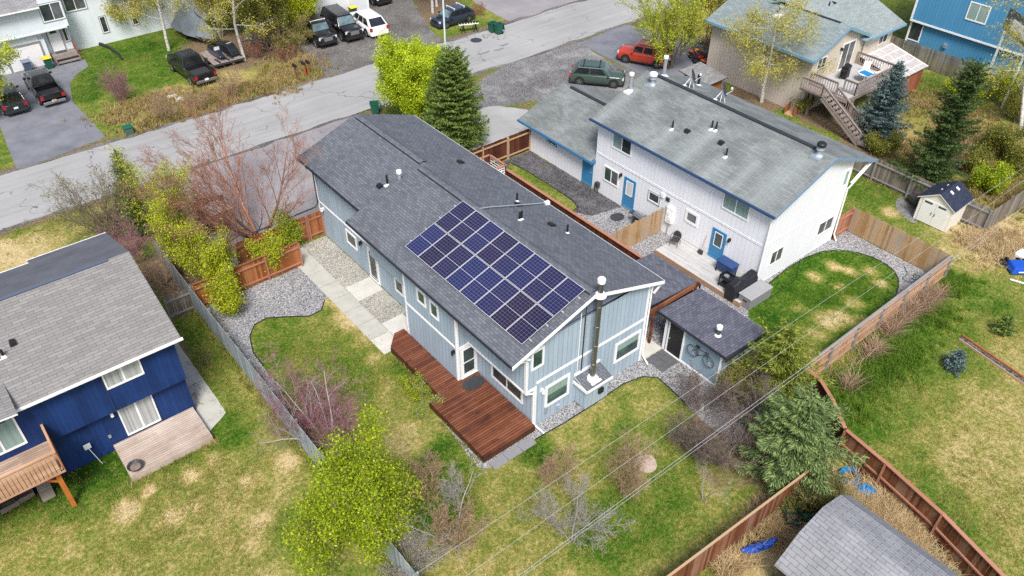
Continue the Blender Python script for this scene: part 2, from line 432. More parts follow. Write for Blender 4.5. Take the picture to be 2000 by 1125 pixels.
GR['tan'] = island('dead_grass', [(.32,.23,.115),(.47,.35,.18),(.60,.46,.26),(.70,.57,.36)], .85, .5, .4, None, .2)
GR['green'] = island('green_grass', [(.045,.10,.01),(.09,.185,.015),(.15,.26,.026),(.26,.33,.05)], .8, .5, .4, None, .3)
GR['mixed'] = island('mixed_grass', [(.085,.155,.014),(.19,.23,.04),(.38,.325,.10),(.54,.43,.21)], .8, .5, .5, None, .25)
GR['straw'] = island('straw_grass', [(.13,.15,.03),(.27,.215,.07),(.40,.29,.13),(.52,.41,.22)], .85, .5, .45, None, .2)
GR['brown'] = island('brown_stalks', [(.19,.12,.085),(.28,.185,.125),(.38,.27,.18),(.47,.36,.25)], .85, .5, .4, None, .1)

# ------------------------------------------------------------------ ground
rng = np.random.default_rng(7); random.seed(7)
def axis_steps(lo, hi, step, far):
    c = np.arange(lo, hi+1e-6, step)
    return np.concatenate([[lo-far, lo-far*.5, lo-far*.2, lo-far*.06], c, [hi+far*.06, hi+far*.2, hi+far*.5, hi+far]])
gx = axis_steps(-14, 112, .3, 420); gy = axis_steps(-4, 112, .3, 420)
GX, GY = np.meshgrid(gx, gy)
dry = np.full(GX.shape, .42); soil = np.full(GX.shape, .0)
def dab(arr, px, py, r, val, k=1.0, world=False, sx=1.0):
    c = Vector((px, py, 0)) if world else at(px, py)
    d = np.sqrt(((GX-c.x)/sx)**2+(GY-c.y)**2)/r
    w = np.clip(1.35-d, 0, 1)*k; w = np.minimum(w*1.2, k)
    arr += (val-arr)*w
def band(arr, x0, x1, y0, y1, val, soft=.5, k=1.0):
    w = np.clip((GX-x0)/soft+.5, 0, 1)*np.clip((x1-GX)/soft+.5, 0, 1)*np.clip((GY-y0)/soft+.5, 0, 1)*np.clip((y1-GY)/soft+.5, 0, 1)*k
    arr += (val-arr)*w
# (pixel x, pixel y, radius m, dryness): where the lawns are lush, yellow or bare straw
for q in [(1150,950,6,.60),(960,1050,5,.62),(1300,1080,5,.58),(1230,790,2,.56),(1120,900,2.2,.60),(1040,880,1.0,.18),(1230,860,1.6,.36),(1300,870,1.6,.42),
          (1240,1010,2.2,.30),(1180,1060,1.5,.27),(1290,960,1.5,.36),(860,900,1.3,.15),(900,960,1.8,.30),(850,1010,1.0,.25),(1000,1010,2.0,.52),(1010,960,1.6,.6),
          (600,680,2.4,.46),(560,660,1.6,.28),(640,700,1.8,.44),(690,620,1.5,.92),(665,590,.8,.95),(640,585,.6,.75),(720,665,1.2,.9),(650,560,.5,.9),(700,720,2.0,.30),(760,710,1.2,.22),(800,740,1.3,.15),
          (740,700,.8,.55),(750,755,1.0,.62),(620,640,1.0,.55),(780,790,1.6,.48),(720,770,1.2,.66),(700,760,1.2,.30),(800,830,1.5,.62),(780,860,1.2,.72),(730,700,.6,.8),(580,720,1.2,.42),
          (520,700,1.0,.3),(410,640,1.2,.28),(430,700,1.4,.42),(440,760,1.2,.30),(470,800,1.5,.55),(480,740,1.0,.62),
          (60,1000,3.5,.06),(190,930,2.4,.05),(140,960,1.8,.04),(300,920,2.0,.18),(250,960,1.6,.15),(350,960,2.0,.42),(270,1050,3,.52),(60,1100,3,.62),(420,1000,3,.60),(480,880,2,.62),(520,960,2,.66),
          (360,1090,3,.58),(500,1090,3,.62),(470,1000,1.5,.7),(250,1000,.8,.95),(290,960,.45,.95),(285,885,.5,.9),(370,930,.7,.9),(380,985,.4,.98),(420,895,.5,.85),(510,1020,.8,.98),(500,1060,.7,.95),(345,1010,.6,.95),(480,940,.5,.85),(335,1000,.4,.9),(240,990,.6,.9),(560,900,.9,.86),(560,1050,1.2,.5),(450,840,1.2,.30),(430,830,1,.25),
          (1800,850,8,.62),(1900,1000,6,.56),(1960,900,5,.68),(1880,780,4,.68),(1950,650,4,.68),(1990,760,2,.66),(1720,760,2.4,.26),(1760,720,2.2,.22),(1680,790,1.6,.28),(1700,840,2,.32),(1790,660,2.5,.18),(1830,640,2.0,.24),(1690,870,1.4,.18),
          (1760,930,2,.34),(1830,1010,2,.32),(1880,560,2,.28),(1950,590,2,.3),(1860,630,1.6,.36),(1800,770,2,.5),(1860,700,2,.40),(1720,900,1.5,.45),
          (1650,690,1.0,.75),(1700,600,1.2,.30),
          (1750,360,3,.30),(1700,380,2,.26),(1770,420,1.6,.42),(1740,415,.6,.9),(1850,470,2,.30),(1880,440,1.5,.4),
          (1850,230,8,.55),(1790,190,3,.40),(1750,250,2,.72),(1780,280,2,.80),(1900,270,4,.5),(1930,350,3,.34),(1980,240,3,.6),(1960,320,3,.42),(1870,330,2,.55),(1810,160,2,.3),
          (1700,1000,2.2,1.0),(1740,1060,2.2,1.0),(1520,1010,1.6,.95),(1480,1060,2,.9),(1640,930,1.2,.9),(1450,1110,1.5,.8),(1900,440,2,.7),(1950,470,4,.85),(1990,500,3,.88),(1880,500,2,.72),(1860,560,1.5,.30),(1990,560,2,.5),
          (270,110,5,.20),(210,160,2.5,.16),(320,160,3,.30),(240,200,3,.42),(310,210,3,.62),(350,190,2.5,.72),(280,230,2,.5),(420,190,3,.66),(170,190,1.2,.18),(180,145,1.2,.2),(250,135,2,.3),
          (430,150,2,.55),(500,150,4,.7),(560,150,3,.62),(520,185,2,.4),(620,150,1.3,.32),(450,200,2,.5),
          (100,440,5,.76),(60,480,4,.86),(150,460,3,.74),(30,440,1.6,.4),(60,420,1.6,.36),(170,480,1.4,.5),(130,420,2,.6),
          (940,55,3,.5),(960,40,2,.35),(900,72,1.5,.3),(980,30,2,.6),(1400,60,6,.72),(1360,95,3,.76),(1420,100,3,.7)]:
    q = list(q)
    if q[3] > .75 and q[1] > 560: q[2] *= .72
    if q[3] > .45 and q[3] < .75: q[3] -= .05
    dab(dry, *q)
for q in [(520,690,1.2,.5),(620,800,2.2,.75),(560,820,1.4,.6),(1390,850,2.0,.56),(1430,800,1.2,.5),(1410,920,1.5,.5),(350,560,1.6,.8),(360,600,1.2,.6),(340,690,1.0,.7),(400,700,.9,.55),
          (270,440,2.5,.8),(240,420,2,.7),(320,520,2,.85),(440,640,.9,.5),(430,90,4,.9),(480,110,3,.9),(540,100,4,.8),(400,130,2,.7),(560,130,3,.5),(560,90,3,.7),
          (1480,920,1.4,.6),(1570,960,1.2,.85),(1510,720,2,.75),(1640,230,3,.9),(1600,210,3,.85),(1700,290,2.5,.8),(1800,380,1.6,.7),(1480,190,3,.8),(1340,140,2.5,.6),
          (820,30,3,.9),(850,10,3,.9),(1890,460,1.2,.5),(1490,985,.8,.6),(380,430,3,.7),(450,450,2.5,.7),(830,730,.8,.7),(815,760,.7,.8),(265,235,1.5,.3),(440,170,1.6,.4)]:
    dab(soil, *q)
band(soil, -30, 120, 60.0, 61.3, .62, .5); band(soil, -30, 120, 52.2, 53.2, .6, .5); band(soil, 33, 54, 40.5, 53, .5, 1)
for q in [(1700,700,1.4,.22),(1760,640,1.4,.2),(1800,600,1.2,.22),(1740,680,2.0,.18),(1680,740,1.3,.25),(1850,560,1.2,.3)]: dab(dry, *q)
ny, nx = GX.shape
gv = np.stack([GX.ravel(), GY.ravel(), np.zeros(GX.size)], 1)
ii, jj = np.meshgrid(np.arange(nx-1), np.arange(ny-1)); a0 = (jj*nx+ii).ravel()
ground = mesh_np('ground', gv, np.stack([a0, a0+1, a0+nx+1, a0+nx], 1), M['lawn'])
for nm, arr in (('dry', dry), ('soil', soil)):
    at_ = ground.data.attributes.new(nm, 'FLOAT', 'POINT'); at_.data.foreach_set('value', arr.ravel().astype(np.float32))
struct(ground, 'patchy green and straw coloured grass ground around the houses', 'lawn')

def wobble(pts, amp=.05, step=.35, seed=1):
    r = random.Random(seed); out = []; n = len(pts)
    for i in range(n):
        a, b = Vector(pts[i]), Vector(pts[(i+1) % n]); L = (b-a).length; k = max(1, int(L/step)); k = min(k, 160)
        for j in range(k):
            p = a.lerp(b, j/k); out.append((p.x+r.uniform(-amp, amp), p.y+r.uniform(-amp, amp), p.z))
    return out
def smooth(pts, it=2):
    for _ in range(it):
        o = []
        for i in range(len(pts)):
            a, b = Vector(pts[i]), Vector(pts[(i+1) % len(pts)]); o += [a.lerp(b, .25), a.lerp(b, .75)]
        pts = o
    return pts
def sheet(name, pts, z, m, label, cat, amp=.05, step=.35, kind='structure'):
    pts = [Vector((p[0], p[1], z)) for p in pts]
    pts = wobble(pts, amp, step, len(name)) if amp else pts
    ar = sum(pts[i][0]*pts[(i+1) % len(pts)][1]-pts[(i+1) % len(pts)][0]*pts[i][1] for i in range(len(pts)))
    if ar < 0: pts = pts[::-1]
    o = MB().poly(pts).build(name, m)
    return struct(o, label, cat, kind)
def px(*q): return [at(a, b) for a, b in q]
sheet('road', [(-90,53.0),(150,53.0),(150,60.35),(-90,60.35)], .012, M['road'], 'pale grey worn asphalt street crossing the picture', 'road', .10, .6)
for y0, y1, w in ((60.22, 60.6, 'far'), (52.8, 53.12, 'near')):
    sheet('road_shoulder', [(-40, y0), (150, y0), (150, y1), (-40, y1)], .016, M['dirt_lot'], 'gritty dark shoulder along the %s edge of the street' % w, 'road shoulder', .22, .45)
sheet('driveway', [(11.2,40.1),(26.6,40.1),(26.9,53.3),(11.0,53.3)], .006, M['drive_main'], 'grey driveway in front of the grey house with solar panels', 'driveway', .12)
sheet('driveway', [at(-60,140),at(-60,235),at(0,246),at(33,334),at(207,268),at(143,200),at(135,165),at(150,145),at(173,130),at(165,116),at(110,120),at(25,138)], .006, M['drive_dark'], 'dark asphalt driveway of the pale house with the garage', 'driveway', .04)
sheet('dirt_lot', px((590,95),(640,150),(700,141),(865,86),(845,62),(822,30),(805,0),(795,-25),(712,-25),(709,22),(600,50),(560,72)), .006, M['dirt_lot'], 'muddy gravel parking lot under the white van', 'parking lot', .15)
sheet('driveway', px((925,3),(1008,50),(1150,3),(1190,-50),(880,-50)), .006, M['drive_main'], 'grey asphalt apron at the top edge beyond the street', 'driveway', .08)
sheet('gravel_lot', px((985,126),(1128,82),(1190,120),(1290,160),(1310,180),(1200,230),(1030,196),(940,222),(915,175)), .004, M['gravel_lot'], 'grey gravel parking area under the green car', 'parking lot', .15)
sheet('driveway', [(31.2,40.2),(37.2,40.2),(38.4,45.2),(36.6,47.4),(31.0,48.6)], .009, M['drive_pale'], 'pale concrete pad before the garage of the white house', 'driveway', .08)
sheet('driveway', px((1130,84),(1221,48),(1400,80),(1420,190),(1300,170),(1200,120)), .009, M['drive_dark'], 'dark asphalt driveway under the red car', 'driveway', .1)
# gravel beds round the houses
sheet('gravel_bed', [Vector((8.1,37.9,0)),Vector((14.55,37.9,0)),Vector((14.5,39.9,0)),Vector((16.0,39.9,0))]+px((596,478),(651,566),(634,585),(628,605),(605,617),(560,618),(520,620),(497,633),(488,655),(495,690),(520,725),(548,760),(562,800),(575,840))+[Vector((8.1,27.2,0))], .004, M['gravel'], 'grey gravel bed between the left fence and the slab walk', 'gravel', .05)
sheet('gravel_bed', [(15.4,28.2),(17.25,28.2),(17.25,39.8),(15.4,39.8)], .006, M['gravel_warm'], 'sandy gravel strip along the side wall of the grey house', 'gravel', .02)
sheet('gravel_bed', px((836,778),(846,800),(932,912),(945,916),(965,910),(1045,859),(1100,828),(1160,790),(1218,750),(1256,736),(1284,738),(1312,762),(1342,792),(1385,832),(1440,870),(1470,905),(1505,950),(1530,968),(1558,955))+[(24.2,9.3,0),(27.2,9.4,0),(28.9,12.6,0),(29.2,27,0),(24.7,27,0),(24.7,19.45,0),(17.29,19.45,0),(14.3,23.6,0)], .004, M['gravel'], 'grey gravel bed wrapping the gable end and the shed', 'gravel', .04)
sheet('gravel_bed', [(29.5,33.0),(29.5,40.0),(34.34,40.0),(34.34,30.4),(32.0,30.8),(30.9,32.6)], .006, M['gravel_dark'], 'dark fine gravel yard beside the white garage wall', 'gravel', .08)
sheet('gravel_bed', [(29.5,13.0),(43.7,13.0),(43.7,19.46),(34.36,19.46),(34.36,31.2),(31.0,33.0),(29.5,33.0)], .004, M['gravel'], 'pale gravel yard around the white house', 'gravel', .04)
_ll = sheet('lawn', smooth(px((1458,602),(1480,572),(1555,510),(1622,486),(1690,496),(1742,522),(1758,552),(1745,590),(1690,645),(1630,692),(1560,730),(1480,700),(1470,640)), 2), .008, M['lawn_lush'], 'rounded lush lawn behind the white house', 'lawn', .03, .3)
import bmesh
bm = bmesh.new(); bm.from_mesh(_ll.data); bmesh.ops.triangulate(bm, faces=bm.faces[:]); bmesh.ops.subdivide_edges(bm, edges=bm.edges[:], cuts=9, use_grid_fill=True); bm.to_mesh(_ll.data); bm.free()
_g = (GX, GY); vv = np.array([v.co[:] for v in _ll.data.vertices]); GX, GY = vv[:, 0], vv[:, 1]; dl = np.full(len(vv), .20)
for q in [(1620,625,.9,.85),(1645,615,.6,.9),(1590,655,.8,.72),(1665,590,.7,.7),(1630,520,.5,.85),(1590,540,.5,.75),(1660,530,.5,.8),(1700,530,.5,.6),(1720,555,.5,.8),(1560,600,.5,.6),(1560,660,.8,.5),(1640,560,.4,.7),(1680,630,.7,.62),(1530,560,.6,.1),(1500,620,.8,.1),(1700,565,.6,.25),(1600,700,1,.6)]: dab(dl, *q)
for nm, arr in (('dry', dl), ('soil', dl*0)):
    at_ = _ll.data.attributes.new(nm, 'FLOAT', 'POINT'); at_.data.foreach_set('value', arr.astype(np.float32))
GX, GY = _g
sheet('lawn', px((996,318),(1030,335),(1085,370),(1120,395),(1127,405),(1118,414),(1100,420),(1040,372),(985,338)), .010, M['lawn_strip'], 'narrow grass strip beside the long brown fence', 'lawn', .02, .3)
sheet('gravel_bed', smooth(px((1750,385),(1748,405),(1765,425),(1790,440),(1800,415),(1790,380)), 2), .004, M['gravel_lot'], 'small gravel patch under the spruce by the plastic shed', 'gravel', .03)

# edging strips: thin black lawn edging
def edging(pts, label):
    o = MB().tube([Vector((p[0], p[1], .03)) for p in pts], .03, 5).build('lawn_edging', M['black']); tag(o, label, 'edging')
edging(px((634,587),(628,606),(605,618),(560,619),(520,622),(497,635),(488,657),(495,690),(515,715)), 'black curved lawn edging beside the left gravel bed')
edging(px((1045,859),(1100,828),(1160,790),(1218,750),(1256,736),(1284,738),(1312,762),(1342,792)), 'black lawn edging curving past the gable end gravel')
edging(smooth(px((1458,602),(1480,572),(1555,510),(1622,486),(1690,496),(1742,522),(1758,552),(1745,590)), 1)[:14], 'black edging round the lush lawn of the white house')
edging(px((996,318),(1030,335),(1085,370),(1120,393),(1128,405),(1118,414)), 'black edging along the narrow grass strip by the dark gravel')

# ------------------------------------------------------------------ walk slabs
slabs = [(14.25,15.45,y,y+1.36) for y in (38.2,36.8,35.4,34.0,32.6,31.2,29.8)]
slabs = [(14.35,15.5,39.55-1.42*i-1.38,39.55-1.42*i) for i in range(8)]
slabs += [(15.54,17.2,32.9,34.4),(15.54,16.9,29.0,30.4)]
for i, (x0, x1, y0, y1) in enumerate(slabs):
    o = MB().box(x0, x1, y0, y1, -.02, .035+.004*(i % 3)).build('concrete_slab', M['concrete_pale' if i in (7, 8, 9) else 'concrete'], bevel=.012)
    lab = ['farthest walk slab by the wooden gate', 'second walk slab from the wooden gate', 'third walk slab from the wooden gate', 'fourth walk slab, before the one at the side path', 'walk slab where the path to the black door branches', 'walk slab just past the side door path', 'walk slab beside the lower gravel square', 'pale walk slab touching the dark deck', 'pale slab at the black side door', 'pale slab against the wall by the deck step'][i]
    tag(o, 'grey concrete '+lab, 'paving slab', 'concrete slabs of the garden walk')
o = MB().box(24.75, 26.25, 19.3, 26.0, -.02, .05).build('patio', M['concrete_pale']); struct(o, 'pale concrete patio strip between grey house and shed', 'patio')
k = 0
for ix in range(2):
    for iy in range(3):
        x0 = 24.93+.64*ix; y0 = 18.05+.4*iy
        o = MB().box(x0, x0+.62, y0, y0+.385, -.02, .05).build('paver', M['paver_dark'], bevel=.01)
        tag(o, 'dark grey paver at the black shed door, %s row, %s side' % (('nearest','middle','farthest')[iy], ('house','door')[ix]), 'paver', 'dark pavers at the shed door'); k += 1
for i in range(3):
    x0 = 14.25+.85*i
    o = MB().box(x0, x0+.82, 18.55, 19.08, -.02, .05).build('paver', M['grey_plastic'], bevel=.01)
    tag(o, 'grey step paver below the deck, %s' % ('nearest the deck corner', 'between two others', 'nearest the gable wall')[i], 'paver', 'pavers along the end of the deck')
o = MB().lathe(at(930, 79)+Vector((0,0,.012)), [(.001,.0),(.55,.0),(.55,.02),(.001,.02)], 20).build('manhole_cover', M['dkmetal']); tag(o, 'round dark manhole cover at the edge of the street', 'manhole')
for q, r, w in (((945,104), .5, 'nearest the lime tree'), ((975,97), .4, 'in the middle of three'), ((985,88), .35, 'nearest the pair of green bins')):
    c = at(*q); pts = [(c.x+r*(1+.3*math.sin(3*a))*math.cos(a)*1.4, c.y+.45*r*(1+.3*math.cos(2*a))*math.sin(a), .018) for a in [i*.35 for i in range(18)]]
    sheet('road', pts, .0165, M['drive_dark'], 'dark asphalt repair patch in the street, '+w, 'road patch', 0)
# ------------------------------------------------------------------ house parts
def place(face, c):
    """maps (along, out, z) on a wall to the world; face is the way the wall looks"""
    return {'X-': lambda a, d, z: (c-d, a, z), 'X+': lambda a, d, z: (c+d, a, z),
            'Y-': lambda a, d, z: (a, c-d, z), 'Y+': lambda a, d, z: (a, c+d, z)}[face]
def wbox(mb, f, a0, a1, d0, d1, z0, z1, mi=0):
    p, q = f(a0, d0, z0), f(a1, d1, z1); mb.box(p[0], q[0], p[1], q[1], p[2], q[2], mi)
def window(par, face, c, a0, a1, z0, z1, fm, gm, t=.11, split=1, bar=.055, hbar=0, name='window', label=None, sill=True, outer=None):
    if a0 > a1: a0, a1 = a1, a0
    f = place(face, c); w = MB()
    wbox(w, f, a0-t, a0, 0, .045, z0-t, z1+t); wbox(w, f, a1, a1+t, 0, .045, z0-t, z1+t)
    wbox(w, f, a0, a1, 0, .045, z1, z1+t); wbox(w, f, a0, a1, 0, .055, z0-t, z0)
    for i in range(1, split):
        m = a0+(a1-a0)*i/split; wbox(w, f, m-bar/2, m+bar/2, 0, .04, z0, z1)
    if hbar: wbox(w, f, a0, a1, 0, .038, z0+hbar-.03, z0+hbar+.03)
    if outer: 
        e = .05
        for x0, x1, y0, y1 in ((a0-t-e, a0-t, z0-t-e, z1+t+e), (a1+t, a1+t+e, z0-t-e, z1+t+e), (a0-t, a1+t, z1+t, z1+t+e), (a0-t, a1+t, z0-t-e, z0-t)): wbox(w, f, x0, x1, 0, .05, y0, y1, 1)
    o = w.build(name, [fm]+([outer] if outer else []), par)
    if label: o['label'] = label
    gms = gm if isinstance(gm, (list, tuple)) else [gm]*split
    for i in range(split):
        g = MB(); s0 = a0+(a1-a0)*i/split; s1 = a0+(a1-a0)*(i+1)/split
        wbox(g, f, s0, s1, 0, .012+.006*(i % 2), z0, z1); g.build('pane', gms[i % len(gms)], o)
    return o
def wdoor(par, face, c, a0, a1, z0, z1, dm, fm, lite=None, gm=None, t=.09, name='door', knob_left=True, label=None):
    if a0 > a1: a0, a1 = a1, a0
    f = place(face, c); d = MB(); wbox(d, f, a0, a1, 0, .03, z0, z1); o = d.build(name, dm, par)
    w = MB(); wbox(w, f, a0-t, a0, 0, .05, z0, z1+t); wbox(w, f, a1, a1+t, 0, .05, z0, z1+t); wbox(w, f, a0, a1, 0, .05, z1, z1+t); wbox(w, f, a0-t, a1+t, 0, .09, z0-.06, z0)
    w.build('frame', fm, o)
    if lite:
        l0, l1, m0, m1 = lite; W_, H_ = a1-a0, z1-z0
        b0, b1, y0, y1 = a0+W_*l0, a0+W_*l1, z0+H_*m0, z0+H_*m1
        g = MB(); wbox(g, f, b0, b1, .03, .042, y0, y1); g.build('pane', gm, o)
        e = .05; g = MB()
        for x0, x1, u0, u1 in ((b0-e, b0, y0-e, y1+e), (b1, b1+e, y0-e, y1+e), (b0, b1, y1, y1+e), (b0, b1, y0-e, y0)): wbox(g, f, x0, x1, .03, .052, u0, u1)
        g.build('pane_frame', M['white'], o)
    k = MB(); kx = a0+.09 if knob_left else a1-.09; p = Vector(f(kx, .03, z0+.95)); q = Vector(f(kx, .10, z0+.95))
    k.tube([p, q], .03, 8); k.build('handle', M['galv'], o)
    if label: o['label'] = label
    return o
def trim(par, face, c, segs, m, d=.03, name='trim'):
    f = place(face, c)
    for a0, a1, z0, z1 in segs: w = MB(); wbox(w, f, a0, a1, 0, d, z0, z1); w.build(name, m, par)
def pipe(par, x, y, z, h, r, m, name='vent_pipe', boot=True, cap=None, capm=None, base=None):
    o = MB().lathe((x, y, z-.15), [(r, 0), (r, h+.15)], 10).build(name, m, par)
    if boot:
        b = MB().lathe((x, y, z-.06), [(r*2.0, 0), (r*1.8, .07), (r*1.15, .14)], 10)
        b.box(x-r*3.2, x+r*1.6, y-r*2, y+r*2, z-.17, z-.02)
        b.build('flashing', base or M['white_metal'], o)
    if cap:
        MB().lathe((x, y, z+h), [(r*.8, 0), (cap, .05), (cap, .18), (cap*.92, .22), (.01, .24)], 12).build('cap', capm or M['white_metal'], o)
    return o
def boxvent(par, x, y, z, sx=.22, tilt=0):
    b = MB(); b.prism([(x-sx, y-.16, z-.02), (x+sx*.9, y-.16, z+tilt-.02), (x+sx*.9, y-.16, z+tilt+.10), (x-sx*.5, y-.16, z+.16)], (0, .32, 0))
    return b.build('roof_vent', M['black'], par)
def light(par, face, c, a, z, m=None):
    f = place(face, c); b = MB(); wbox(b, f, a-.07, a+.07, 0, .05, z-.12, z+.08); wbox(b, f, a-.05, a+.05, .05, .2, z-.02, z+.08); b.tube([f(a, .15, z), f(a, .15, z-.14)], [.05, .08], 8)
    return b.build('wall_lamp', m or M['black'], par)
def mat_oval(name, c, rx, ry, label, z=.05, m=None):
    o = MB().prism([(c[0]+rx*math.cos(a), c[1]+ry*math.sin(a), z) for a in [2*PI*i/22 for i in range(22)]], (0, 0, .02)).build(name, m or M['dkmetal'])
    return tag(o, label, 'door mat')

# ================================================================== grey-blue house with solar panels
M['side_blue'] = siding('blue_grey_siding', (.345, .428, .50), .29, .07, .10, .10, .55)
M['slate'] = siding('slate_siding', (.155, .185, .245), .29, .07, .10, .05, .4)
M['roof_main'] = shingle('charcoal_shingles', (.098, .107, .124), (.142, .154, .175), (.064, .070, .083), 'Y', .30, .15, 1.054, None, 0, .4, (.4, .5, .5))
M['roof_edge'] = M['gutter_dk']
hm = thing('grey_house', 'blue grey two storey house with charcoal shingle roof and dark red deck', 'house', (17.29, 19.45, 0))
XR, ZR, SL = 20.4, 7.02, .335
zm = lambda x: ZR-SL*abs(x-XR)
XF, ZF = 21.0, ZR-SL*.6
zf = lambda x: ZF-(.36 if x < XF else SL)*abs(x-XF)
u = .13
b = MB()
b.prism([(17.29,19.45,0),(24.7,19.45,0),(24.7,19.45,zm(24.7)-u),(XR,19.45,ZR-u),(16.77,19.45,zm(16.77)-u),(16.77,19.45,2.6),(17.29,19.45,2.6)], (0,13.65,0))
b.prism([(17.30,33.1,0),(24.69,33.1,0),(24.69,33.1,zf(24.69)-u),(XF,33.1,ZF-u),(17.30,33.1,zf(17.3)-u)], (0,7.0,0))
b.prism([(16.1,23.9,.1),(16.8,23.9,.1),(16.8,23.9,zm(16.8)-u-.01),(16.1,23.9,zm(16.1)-u)], (0,4.6,0))
b.build('wall', M['side_blue'], hm)
gz = 5.42
MB().prism([(17.0,19.45,gz),(24.66,19.45,gz+.14),(24.66,19.45,zm(24.66)-u-.02),(XR,19.45,ZR-u-.02),(16.85,19.45,zm(16.85)-u-.02)], (0,-.03,0)).build('gable_siding', M['slate'], hm)
rf = MB()
xl, xr = 15.62, 25.18
rf.slab([(xl,19.05,zm(xl)),(XR,19.05,ZR),(XR,33.15,ZR),(xl,33.15,zm(xl))], .11)
rf.slab([(XR,19.05,ZR),(xr,19.05,zm(xr)),(xr,33.15,zm(xr)),(XR,33.15,ZR)], .11)
rf.slab([(16.78,33.16,zf(16.78)),(XF,33.16,ZF),(XF,41.0,ZF),(16.78,41.0,zf(16.78))], .11)
rf.slab([(XF,33.16,ZF),(xr,33.16,zf(xr)),(xr,41.0,zf(xr)),(XF,41.0,ZF)], .11)
roof = rf.build('roof', [M['roof_main'], M['gutter_dk']], hm)
rv = MB()
for (X, Z_, y0, y1) in ((XR, ZR, 19.2, 32.9), (XF, ZF, 33.6, 40.6)):
    for sg in (-1, 1):
        rv.add([(X, y0, Z_+.085), (X, y1, Z_+.085), (X+sg*.2, y1, Z_+.012), (X+sg*.2, y0, Z_+.012)], [(0,1,2,3) if sg < 0 else (0,3,2,1)])
    rv.box(X-.225, X-.2, y0, y1, Z_-.09, Z_+.012, 1); rv.box(X+.2, X+.225, y0, y1, Z_-.09, Z_+.012, 1)
rv.build('ridge_vent', [M['roof_main'], M['gutter_dk']], roof)
fa = MB()
for xa, xb in ((xl, XR), (XR, xr)):
    za, zb = zm(xa), zm(xb)
    fa.prism([(xa,19.04,za-.015),(xb,19.04,zb-.015),(xb,19.04,zb-.21),(xa,19.04,za-.21)], (0,-.035,0))
fa.build('rake_board', M['white'], hm)
fa = MB(); fa.box(xl-.03, xl, 19.05, 33.15, zm(xl)-.17, zm(xl)-.01); fa.box(16.75, 16.78, 33.16, 41.0, zf(16.78)-.17, zf(16.78)-.01)
fa.build('eave_gutter', M['gutter_dk'], hm)
fa = MB(); fa.box(xr, xr+.03, 19.05, 41.0, zm(xr)-.17, zm(xr)-.01); fa.build('eave_board', M['white'], hm)
for sx, x0 in ((-1, 17.0), (1, 24.7)):
    br = MB(); br.bar((x0+(0 if sx > 0 else -.22), 19.2, zm(x0)-.85), (x0+sx*.62-(.0 if sx > 0 else .22), 19.2, zm(x0+sx*.62)-.2), .07, .09); br.build('eave_bracket', M['white'], hm)
# trim
T = trim
T(hm, 'Y-', 19.45, [(17.42,24.58,2.88,3.02),(17.29,17.42,0,2.6),(24.58,24.7,0,5.45),(16.77,16.89,2.6,5.6),(16.89,17.42,2.6,2.74)], M['white'], .035)
T(hm, 'X-', 17.29, [(19.42,23.88,2.40,2.54),(28.5,40.08,2.42,2.53),(40.0,40.1,0,4.9),(33.26,33.36,0,2.42),(19.42,19.55,0,2.4)], M['white'], .035)
T(hm, 'X-', 16.77, [(19.42,19.55,2.6,5.5),(19.55,23.9,2.6,2.70)], M['white'], .035)
T(hm, 'X-', 16.1, [(24.0,28.42,2.52,2.64),(28.4,28.5,.1,5.2),(23.9,24.0,.1,5.3)], M['white'], .035)
T(hm, 'Y-', 23.9, [(16.1,16.2,.1,5.3),(16.2,17.2,2.50,2.62)], M['white'], .035)
# windows
W_ = M['white']; G = M['glass']
window(hm, 'Y-', 19.45, 17.16, 17.70, 4.05, 5.0, W_, M['glass_teal'])
wq = window(hm, 'Y-', 19.45, 18.12, 19.40, 1.0, 2.15, W_, M['glass_teal'], t=.14)
MB().box(18.13, 19.39, 19.425, 19.434, 1.62, 2.14).build('blind', M['blind'], wq)
wq = window(hm, 'Y-', 19.45, 22.75, 24.30, 1.12, 2.2, W_, M['glass_teal'], t=.14)
MB().box(22.76, 24.29, 19.425, 19.434, 1.75, 2.19).build('blind', M['blind'], wq)
window(hm, 'X-', 17.29, 35.75, 36.75, 1.28, 2.05, W_, G)
window(hm, 'X-', 17.29, 30.75, 31.42, .95, 1.75, W_, G)
window(hm, 'X-', 16.1, 26.55, 27.12, 3.62, 4.30, W_, M['glass_teal'])
window(hm, 'X-', 16.1, 25.45, 25.98, 3.50, 4.25, W_, M['glass_teal'])
window(hm, 'X-', 17.29, 20.35, 22.55, 1.05, 1.95, W_, G, split=2)
wdoor(hm, 'X-', 17.29, 33.42, 34.28, .15, 2.2, M['black'], W_, (.1, .9, .08, .95), M['glass'], label='black side door with a white frame')
wq = wdoor(hm, 'Y-', 23.9, 16.32, 17.2, .44, 2.42, W_, W_, (.14, .86, .12, .93), M['glass'], t=.07, label='white storm door on the deck')
f = place('Y-', 23.9); mb = MB(); wbox(mb, f, 16.4, 17.14, .052, .06, 1.4, 1.47); mb.build('door_bar', W_, wq)
light(hm, 'X-', 16.1, 24.12, 2.28)
light(hm, 'X-', 17.29, 35.0, 2.2)
light(hm, 'X-', 17.29, 39.5, 2.2, M['white_metal'])
light(hm, 'Y-', 19.45, 17.75, 2.3, M['white_metal'])
